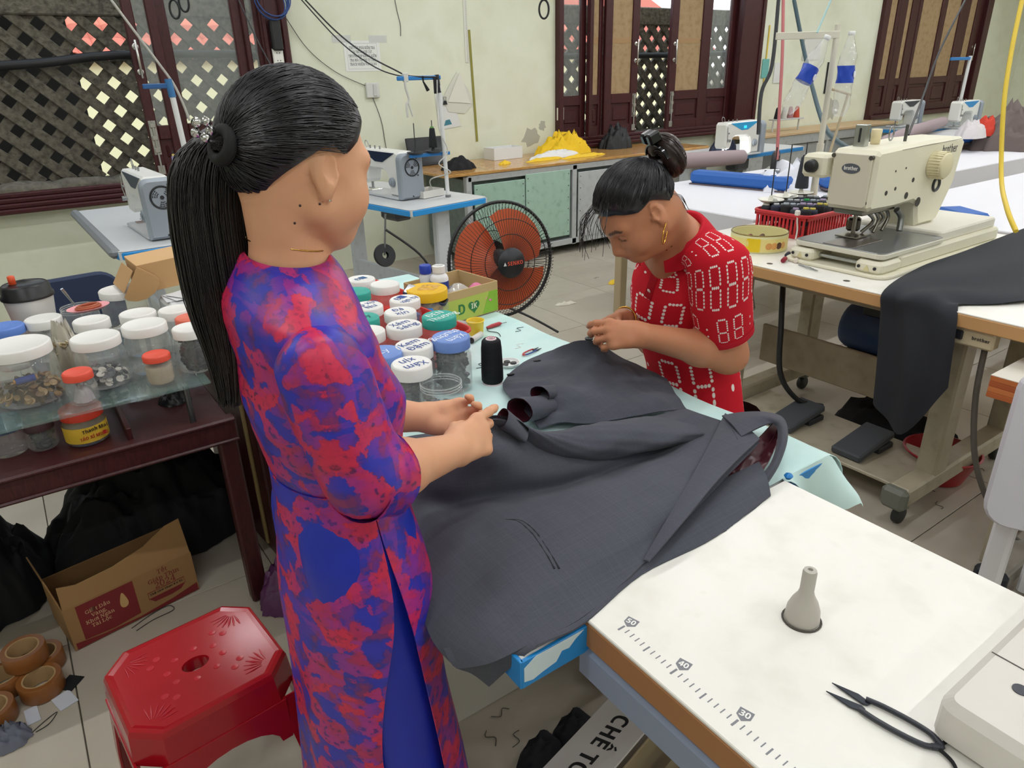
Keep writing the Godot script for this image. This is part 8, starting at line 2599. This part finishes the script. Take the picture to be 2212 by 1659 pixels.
	for s in [-1, 1]:
		for k in 17: bg.box(v3(-.16 + .02 * k, .05, s * .132), v3(.011, .075, .005), .001)
		for k in 13: bg.box(v3(s * .182, .05, -.12 + .02 * k), v3(.005, .075, .011), .001)
		for y in [0.008, .09]:
			bg.box(v3(0, y, s * .132), v3(.37, .018, .006), .001)
			bg.box(v3(s * .182, y, 0), v3(.006, .018, .27), .001)
	bg.box(v3(0, .003, 0), v3(.36, .005, .26))
	part(bk2, "lattice_wall", bg, mat("c0202a", .35))
	var rp := rr(.385, .285, .04, 5)
	var rim := []
	for p in rp: rim.append(v3(p.x, .1, p.y))
	part(bk2, "rim", Geo.new().tube(rim, .008, 8, true), mat("c0202a", .35))
	var sm := Geo.new().lathe([Vector2(0, 0), Vector2(.022, 0), Vector2(.024, .004), Vector2(.0235, .06), Vector2(.02, .068), Vector2(.012, .07)], 16).mesh()
	var tmn := Geo.new().lathe([Vector2(.012, .068), Vector2(.0125, .076), Vector2(.006, .077), Vector2(.005, .07), Vector2(0, .07)], 12).mesh()
	for ix in 7:
		for iz in 5:
			var k := ix * 5 + iz
			var sp := thing("thread_spool", "dark thread spool standing in the red basket", "thread spool", bp + v3(-.15 + .05 * ix, .05 + .008 * (k % 3), -.1 + .05 * iz), 0, "spools in the red basket")
			part(sp, "thread", sm, mat(["191c26", "242a40", "14161b", "2c3038"][k % 4], .7))
			part(sp, "core", tmn, mat(["c9c9c4", "b9c4cf", "d9c95a", "c8ccd0", "b8a7c8"][(k * 3) % 5] if k != 17 else "2fae5a", .5))
	solo("ribbon", "white ribbon knotted on the red basket's rim", "ribbon", Geo.new().tube(smooth_path([v3(0, .02, 0), v3(-.004, -.02, .006), v3(.003, -.06, .008), v3(-.004, -.1, .01)], 4), .004, 6).box(v3(0, .012, 0), v3(.016, .026, .024), .005), mat("e8e6e2", .8), v3(2.787, .893, -1.83))
	# black cloth over the table
	var dp := patch([
		[v3(3.605, .825, -1.235), v3(3.032, .82, -.996), v3(2.561, .8, -.805)], [v3(2.915, .83, -1.186), v3(2.602, .825, -1.005), v3(2.448, .798, -.869)], [v3(2.59, .825, -1.191), v3(2.412, .825, -1.055), v3(2.363, .798, -.933)],
		[v3(2.303, .808, -1.151), v3(2.275, .812, -1.056), v3(2.317, .798, -.928)], [v3(2.285, .726, -1.139), v3(2.265, .74, -1.043), v3(2.285, .749, -.907)], [v3(2.285, .55, -1.118), v3(2.25, .582, -.996), v3(2.285, .622, -.896)], [v3(2.285, .419, -1.105), v3(2.265, .355, -.981), v3(2.285, .548, -.889)]], 9, 6)
	for k in dp[0].size(): dp[0][k] += v3(-.008 * sin((k % dp[1]) * .9), .004 * sin((k % dp[1]) * .8 + k / dp[1] * .3), 0)
	solo("black_cloth", "black fabric draped over the edge of the buttonhole machine table", "fabric", Geo.new().cloth(dp[0], dp[1], dp[2], .003), mat("22252c", .85))
	# thread stand behind the basket, two squashed bottles hanging from it
	var st := thing("thread_stand", "tall cream thread stand with chipped paint behind the red basket", "thread stand", v3(3.2, .791, -2.03))
	var cp := mat("d9d5c6", .45)
	part(st, "pole", Geo.new().cyl(Vector3.ZERO, v3(0, .36, 0), .017, -1, 12).cyl(v3(0, .34, 0), v3(.0, .86, 0), .013, -1, 12), cp)
	part(st, "top_arm", Geo.new().box(v3(-.11, .82, -.07), v3(.28, .03, .014), .002, Basis(Vector3.UP, -.62)), cp)
	part(st, "base_bar", Geo.new().box(v3(-.17, .11, -.02), v3(.42, .035, .016), .003, Basis(Vector3.UP, .1)), cp)
	part(st, "side_rod", Geo.new().cyl(v3(.0, .6, .0), v3(.1, .57, .05), .006, -1, 8).cyl(v3(.09, .575, .045), v3(-.02, .24, .05), .006, -1, 8), mat("b9a98a", .5))
	for q in [[-.33, .0], [-.2, -.015], [-.06, -.03]]: dish_stand(st, v3(q[0], .128, q[1]), .058, mat("e3e1d6", .4), .24)
	cone_spool("dark grey thread cone on the cream stand", v3(3.14, .95, -2.06), .14, .03, "2c3038")
	for q in [[v3(3.05, 1.444, -2.053), v3(.32, .82, .2), "squashed clear water bottle with blue label hanging aslant"], [v3(3.141, 1.441, -1.922), v3(.0, 1, .0), "squashed clear water bottle with blue label hanging upright"]]:
		var bt := thing("water_bottle", q[2], "bottle", q[0], 0, "empty water bottles on the stand")
		bt.basis = Geo.along(q[1])
		var P := []
		var lb := []
		for j in 20:
			var y := -.165 + .33 * j / 19.0
			var r := .045
			if j < 2: r = .024 + .012 * j
			if j > 14: r = lerpf(.045, .014, (j - 14) / 5.0)
			for k in 20:
				var an := TAU * k / 20.0
				var w := 1.0 + .07 * sin(an * 3 + j * 1.1) + .05 * sin(an * 5 - j * 1.7)
				P.append(v3(cos(an) * r * w, y, sin(an) * r * .75 * w))
				if j >= 8 and j <= 12: lb.append(v3(cos(an) * (r * w + .001), y, sin(an) * (r * .75 * w + .001)))
		part(bt, "bottle_wall", Geo.new().grid(P, 20, 20, true), glass("eef2f4", .16, .04))
		part(bt, "label", Geo.new().grid(lb, 20, 5, true), mat("1c46b8", .4))
		part(bt, "label_mark", Geo.new().cyl(v3(.004, .008, .034), v3(.004, .008, .0375), .014, -1, 16), mat("e9eef6", .5))
		part(bt, "cap", Geo.new().cyl(v3(0, .162, 0), v3(0, .178, 0), .0145, -1, 14, .002), mat("e6e8ea", .4))
	wire("red hose hanging behind the bottles", [v3(3.487, 1.795, -2.537), v3(3.412, 1.536, -2.45), v3(3.336, 1.3, -2.376), v3(3.256, 1.053, -2.297)], .008, "b8696a")
	wire("thick black cable hanging by the red hose", [v3(4.431, 1.877, -3.26), v3(4.291, 1.493, -3.15), v3(4.189, 1.33, -3.132), v3(4.104, 1.083, -3.058)], .012, "1c2024")
	wire("black and teal hose crossing the wall to the buttonhole machine", [v3(4.513, 1.875, -3.202), v3(4.486, 1.598, -3.072), v3(4.273, 1.356, -2.822), v3(3.889, 1.152, -2.446), v3(3.377, 1.11, -1.979)], .014, "39525a")
	wire("yellow hose hanging at the right picture edge", [v3(3.734, 1.721, -1.531), v3(3.643, 1.525, -1.488), v3(3.556, 1.31, -1.432), v3(3.474, 1.041, -1.344), v3(3.113, .974, -1.158), v3(3.004, .915, -1.069)], .009, "e0c23c")
	wire("pale cord slanting to the bottles", [v3(3.174, 1.749, -2.065), v3(3.088, 1.62, -2.054)], .004, "a9cfd0")
	wire("thin black cable slanting before the right window", [v3(4.48, 1.788, -2.115), v3(4.073, 1.539, -1.996), v3(3.712, 1.315, -1.859), v3(3.302, 1.199, -1.681)], .005, "202226")
func far_right() -> void:
	var wc := mat("e4e4ea", .7)
	for q in [[3.06, 4.95, -3.4, -2.25, .78, "white-covered table behind the sewing woman and the red basket"], [3.7, 6.4, -2.1, -.95, .77, "white-covered table right of the buttonhole machine"], [5.4, 8.0, -3.35, -2.4, .785, "farthest white-covered table before the grey sewing machines"]]:
		var c := v3((q[0] + q[1]) / 2, 0, (q[2] + q[3]) / 2)
		var sx: float = q[1] - q[0]
		var sz: float = q[3] - q[2]
		var t := thing("cutting_table", q[5], "table", c, 0, "white covered tables")
		part(t, "table_top", Geo.new().box(v3(0, q[4] - .03, 0), v3(sx - .02, .05, sz - .02)), mat("b89c70", .6))
		part(t, "cover", Geo.new().box(v3(0, q[4], 0), v3(sx, .006, sz), .002).box(v3(-sx / 2, q[4] - .06, 0), v3(.006, .12, sz), .002).box(v3(0, q[4] - .06, sz / 2), v3(sx, .12, .006), .002), wc)
		part(t, "apron", Geo.new().box(v3(-sx / 2 + .06, q[4] - .17, 0), v3(.02, .12, sz - .1)), mat("a9926c", .6))
		for e in [[-1, -1], [1, -1], [1, 1], [-1, 1]]: part(t, "leg", Geo.new().box(v3(e[0] * (sx / 2 - .1), (q[4] - .05) / 2, e[1] * (sz / 2 - .1)), v3(.06, q[4] - .06, .06), .004), mat("b9a888", .6))
	solo("crumpled_sheet", "crumpled white fabric behind the thread dishes", "fabric", heap_cloth(.5, .4, .13, 111, 18, 1.2), mat("e6e8f0", .8), v3(4.05, .784, -2.75))
	var bm := mat("2a63b4", .6)
	for q in [[v3(3.776, .83, -3.288), v3(3.904, .83, -2.637), "blue pressing board behind the thread dishes", .12, .08], [v3(5.799, .87, -3.161), v3(6.856, .87, -2.999), "blue ironing board behind the buttonhole machine", .16, .05], [v3(4.101, .84, -2.423), v3(4.214, .84, -2.586), "rounded blue board end left of the buttonhole machine", .2, .07], [v3(3.869, .8, -1.704), v3(3.741, .8, -1.495), "small blue padded board on the right white table", .14, .05]]:
		var b := thing("pressing_board", q[2], "pressing board", ((q[0] as Vector3) + (q[1] as Vector3)) / 2, 0, "blue pressing boards")
		part(b, "board", bar(q[0], q[1], q[3], q[4], .02), bm)
		part(b, "pad", bar((q[0] as Vector3) + Vector3.UP * .0, q[1], q[3] * .94, .012, .004), mat("6b5d62", .8), Transform3D(Basis(), v3(0, -q[4] / 2 - .004, 0)))
		part(b, "post", Geo.new().cyl(v3(0, -q[4] / 2, 0), v3(0, .785 - b.position.y, 0), .02, -1, 10), mat("8c9096", .4, .6))
	var mv := mat("a59498", .85)
	for q in [[v3(4.318, .8, -4.117), v3(5.117, .8, -3.907), "long mauve padded ironing pad in front of the lit machine"], [v3(6.246, .86, -3.392), v3(8.855, .86, -4.134), "mauve padded ironing board pointing up right"]]:
		var e := (q[1] as Vector3) - (q[0] as Vector3)
		var b := thing("ironing_pad", q[2], "ironing pad", (q[0] as Vector3) + e * .5, 0, "mauve ironing pads")
		part(b, "pad", Geo.new().tube([-e * .5, -e * .46, -e * .2, e * .2, e * .46, e * .5], [0.02, .05, .062, .062, .055, .02], 14), mv)
		part(b, "post", Geo.new().cyl(v3(0, 0, 0), v3(0, -b.position.y, 0), .025, -1, 10), mat("7f848a", .4, .6))
	solo("dark_cloth", "navy cloth under the needle of the lit white machine", "fabric", heap_cloth(.34, .22, .14, 121, 16), mat("20273c", .8), v3(5.55, .764, -4.5), .2)
	var ir := thing("steam_iron", "black and silver iron resting on the blue pressing board", "iron", v3(4.013, .872, -2.841), .5)
	part(ir, "sole", Geo.new().prism(PackedVector2Array([Vector2(-.1, -.045), Vector2(.04, -.045), Vector2(.11, 0), Vector2(.04, .045), Vector2(-.1, .045)]), 0, .03, flat(), .004), mat("a8aaac", .25, .9))
	part(ir, "handle", Geo.new().tube(smooth_path([v3(.06, .03, 0), v3(.07, .1, 0), v3(-.05, .11, 0), v3(-.08, .03, 0)], 5), .018, 10), mat("1b1c20", .4))
	solo("red_white_cloth", "red and white folded cloth on the blue ironing board", "fabric", heap_cloth(.34, .22, .12, 131, 14), mat("d8d2d4", .8), v3(6.669, .9, -2.884))
	solo("red_cloth", "bright red cloth next to the white folded one", "fabric", heap_cloth(.2, .2, .13, 132, 14), mat("d0402c", .8), v3(6.939, .9, -2.895))
	solo("brown_garments", "pile of brown garments at the right picture edge", "garments", heap_cloth(1.1, .8, .26, 133, 22, 1.3), mat("6b5f5c", .85), v3(7.342, .79, -2.801))
	# second stand and machine lamp beyond
	for q in [[v3(10.186, .78, -4.616), "white thread stand with blue arm before the right window", .75]]:
		var s := thing("thread_stand", q[1], "thread stand", q[0])
		part(s, "pole", Geo.new().cyl(Vector3.ZERO, v3(.02, q[2], 0), .02, -1, 10), mat("e0e2e4", .4))
		part(s, "arm", Geo.new().box(v3(-.22, q[2] - .03, 0), v3(.48, .035, .025), .004), mat("2a7fc8", .4))
	var fx := thing("thread_stand", "thread rack with coloured reels beyond the lit machine", "thread rack", v3(7.6, .782, -5.3))
	part(fx, "shelf", Geo.new().box(v3(0, .13, 0), v3(.5, .015, .12), .003), mat("c9cbc8", .4))
	for s in [-1, 1]: part(fx, "post", Geo.new().cyl(v3(s * .24, 0, 0), v3(s * .24, .13, 0), .01, -1, 8), mat("c9cbc8", .4))
	for k in 4: cone_spool(["black thread reel on the thread rack", "pale reel on the thread rack", "rose thread reel on the thread rack", "orange-red thread reel on the thread rack"][k], fx.position + v3(-.18 + .12 * k, .139, 0), .11, .035, ["1c1e22", "c9c5bb", "a8787a", "c24a34"][k])
	for q in [[7.5, 1.3, "hanging yellow tape measure right of the middle window", "d8bd4a", .02, .95, 1.42], [7.75, 1.3, "sheet of paper pinned below the hanging cable", "dfe0de", .16, .22, 1.4], [8.35, 1.62, "printed notice behind the bottles", "dcdcd6", .34, .3, 1.68], [8.75, 1.3, "black strap hanging on the wall right of the bottles", "1c1e22", .06, .36, 1.32], [7.5, 1.5, "teal cloth scrap hanging with the tape measure", "6fb3ac", .12, .2, 1.45]]:
		solo("wall_hanging", q[2], "hanging", Geo.new().box(Vector3.ZERO, v3(q[4], q[5], .006), .001), mat(q[3], .8), v3(q[0], q[6], WALL_Z + .006 + .008 * q[4]))
	for q in [[v3(10.378, .79, -5.771), "blue spray can by the right window's jamb", "274f9c", .22]]:
		var s := thing("spray_can", q[1], "can", q[0])
		part(s, "can", Geo.new().cyl(Vector3.ZERO, v3(0, q[3], 0), .06, -1, 18, .01), mat(q[2], .35))
		part(s, "cap", Geo.new().cyl(v3(0, q[3], 0), v3(0, q[3] + .06, 0), .035, -1, 14, .006), mat("d9dde2", .4))
func foreground_machine() -> void:
	var g := mat("d6d1c9", .4)
	var t := thing("sewing_machine", "cream sewing machine end cut off at the lower right corner", "sewing machine", v3(.93, .788, -.06), 0, "industrial sewing machines")
	part(t, "bed", Geo.new().prism(rr(.5, .3, .02), 0, .06, flat().translated(v3(.03, 0, 0)), .01), g)
	part(t, "panel_seam", Geo.new().box(v3(-.1, .0604, .0), v3(.0016, .0006, .29)), mat("5a5650", .8))
	for q in [[-.135, -.1], [-.165, -.075]]: part(t, "screw", Geo.new().cyl(v3(q[0], .0598, q[1]), v3(q[0], .0612, q[1]), .0085, -1, 16), mat("3a3d46", .5))
	part(t, "arm", Geo.new().prism(rr(.16, .13, .05, 6), -.14, .14, Transform3D(Basis(Vector3.UP, PI / 2), v3(.12, .12, .08)), .02, true), mat("dcd8d0", .35))
	part(t, "belt_cover", Geo.new().prism(rr(.12, .12, .058, 7), 0, .05, Transform3D(Basis(), v3(-.1, .07, .0)), .015, true), mat("d8d4cb", .35))
	var w := Geo.new().cyl(v3(.1, .1, -.06), v3(.1, .1, -.12), .055, .06, 30, .006)
	for k in 30: w.box(v3(.1 + cos(TAU * k / 30) * .058, .1 + sin(TAU * k / 30) * .058, -.09), v3(.005, .008, .05), .001, Basis(v3(0, 0, 1), TAU * k / 30))
	part(t, "hand_wheel", w, mat("d9cfae", .45))
func floor_carton() -> void:
	var c := thing("carton", "white printed carton full of thread spools under the white table", "carton", v3(.98, .002, -.56), .22)
	var wb := mat("cfcdc8", .7)
	for q in [[v3(0, .09, -.2), v3(.6, .18, .005)], [v3(0, .09, .2), v3(.6, .18, .005)], [v3(-.3, .09, 0), v3(.005, .18, .4)], [v3(.3, .09, 0), v3(.005, .18, .4)], [v3(0, .004, 0), v3(.6, .006, .4)]]: part(c, "side", Geo.new().box(q[0], q[1], .001), mat("a89878", .85))
	var fl := Transform3D(Basis(v3(-1, 0, 0), v3(0, .3, .95).normalized(), v3(-1, 0, 0).cross(v3(0, .3, .95).normalized())), v3(0, .2, -.26))
	part(c, "flap", Geo.new().box(v3(0, .0, 0), v3(.62, .135, .004), .001, fl.basis), wb, Transform3D(Basis(), fl.origin))
	var up := fl.basis.z * (1.0 if fl.basis.z.y > 0 else -1.0)
	var B := Basis(v3(-1, 0, 0), up.cross(v3(-1, 0, 0)), up)
	text(c, "lettering", "TÁI CHẾ TÔI", .055, mat("17181b", .7), Transform3D(B, fl.origin + up * .0024 + v3(-.16, 0, 0)), 0, true)
	text(c, "lettering", "Dasani", .075, mat("17181b", .7), Transform3D(B, fl.origin + up * .0024 + v3(.17, 0, 0)), 0, true)
	var star := PackedVector2Array()
	for k in 10: star.append(Vector2(cos(TAU * k / 10), sin(TAU * k / 10)) * (.042 if k % 2 == 0 else .018))
	part(c, "green_leaf", Geo.new().prism(star, 0, .0008, Transform3D(B, fl.origin + up * .003 + v3(.045, 0, 0))), mat("3f9a35", .7))
	var sg := Geo.new().cyl(v3(0, 0, -.04), v3(0, 0, .035), .017, .016, 12, .003).mesh()
	var tg := Geo.new().cyl(v3(0, 0, .035), v3(0, 0, .048), .006, -1, 10).mesh()
	for k in 16:
		var s := thing("thread_spool", "dark thread spool with golden end in the white printed carton", "thread spool", v3(.8 + .04 * (k % 8), .13 - .0 * k, -.62 + .115 * (k / 8)), .2, "spools in the white carton")
		part(s, "thread", sg, mat(["1b1e26", "23272f"][k % 2], .5))
		part(s, "core", tg, mat("b08a3a", .4, .6))
	solo("red_label", "dark red label on the shrink-wrapped spools in the carton", "label", Geo.new().box(Vector3.ZERO, v3(.1, .0012, .06)), mat("7a1f2a", .4), v3(.93, .15, -.62), .2)
	solo("black_cloth", "black cloth inside the white carton at the bottom", "fabric", heap_cloth(.5, .34, .11, 141, 16), mat("15171b", .85), v3(.98, .008, -.56), .2)
	for q in [[v3(.808, .003, -.944), "dark cloth lump beside the white carton"], [v3(.705, .003, -.94), "second dark lump by the white carton's corner"]]: solo("cloth_scrap", q[1], "scrap", heap_cloth(.12, .09, .06, 143, 12), mat("1c1e24", .8), q[0])
func small_things() -> void:
	# bits of lint and thread on the tiles, right edge furniture
	for k in 8:
		var p: Vector3 = [v3(.696, .002, -1.113), v3(.682, .002, -1.022), v3(.636, .002, -1.055), v3(3.549, .002, -3.465), v3(3.624, .002, -4.047), v3(2.525, .002, -.911), v3(2.906, .002, -.954), v3(2.579, .002, -.989)][k]
		solo("lint", ["curl of thread on the floor below the blue edge", "thin thread on the floor left of the white carton", "second thread on the floor near the tunic hem", "lint speck behind the sewing woman", "lint speck near the yellow scrap", "pale scrap by the near castor", "dust tuft under the white plastic chair", "dark fluff by the beige table's foot"][k], "lint", Geo.new().tube(smooth_path([v3(-.02, .001, 0), v3(0, .001, .014), v3(.016, .001, -.004), v3(.03, .001, .008)], 4), .0012, 4), mat("5c564c", .9), p, k * .8)
	var pb := thing("plywood_stack", "white-topped stack of orange plywood boards at the right edge", "boards", v3(2.42, .0, -.56))
	for k in 4: part(pb, "board", Geo.new().box(v3(0, .615 + .0165 * k, 0), v3(.5, .016, .36), .001), mat(["b5622f", "c4733c", "a9562a", "bd6a34"][k], .7))
	part(pb, "laminate", Geo.new().box(v3(0, .6735, 0), v3(.5, .002, .36)), mat("e9e6da", .4))
	for q in [[-.1, -.1], [0.2, -.1], [-.1, .14], [0.2, .14]]: part(pb, "leg", Geo.new().box(v3(q[0], .303, q[1]), v3(.04, .607, .04), .004), metal_paint("b0a68e"))
	var ch := thing("plastic_chair", "white plastic chair with lavender cover at the right picture edge", "chair", v3(1.865, 0, -.37))
	part(ch, "backrest", Geo.new().prism(rr(.4, .42, .06, 5), -.012, .012, Transform3D(Basis(Vector3.UP, -1.1), v3(.0, .66, 0)), .006), mat("dcdce6", .6))
	part(ch, "seat", Geo.new().prism(rr(.4, .4, .06), .42, .45, flat().translated(v3(.2, 0, .02)), .01), mat("a9b2d0", .6))
	for q in [[0.02, -.15], [0.38, -.15], [0.02, .19], [0.38, .19]]: part(ch, "leg", Geo.new().box(v3(q[0], .21, q[1]), v3(.035, .42, .05), .008), mat("e6e6ea", .5))
	var ft := thing("steel_stand", "grey steel stand foot with dark end at the right floor edge", "stand", v3(2.3, 0, -.595))
	part(ft, "foot", Geo.new().box(v3(.12, .05, 0), v3(.5, .06, .08), .008), metal_paint("8f8a80"))
	part(ft, "end_cap", Geo.new().box(v3(-.14, .05, 0), v3(.04, .07, .09), .012), mat("23272f", .6))
	part(ft, "pad", Geo.new().cyl(v3(.1, 0, 0), v3(.1, .022, 0), .02, -1, 12), mat("8f9090", .4, .6))
func v3(x: float, y: float, z: float) -> Vector3: return Vector3(x, y, z)
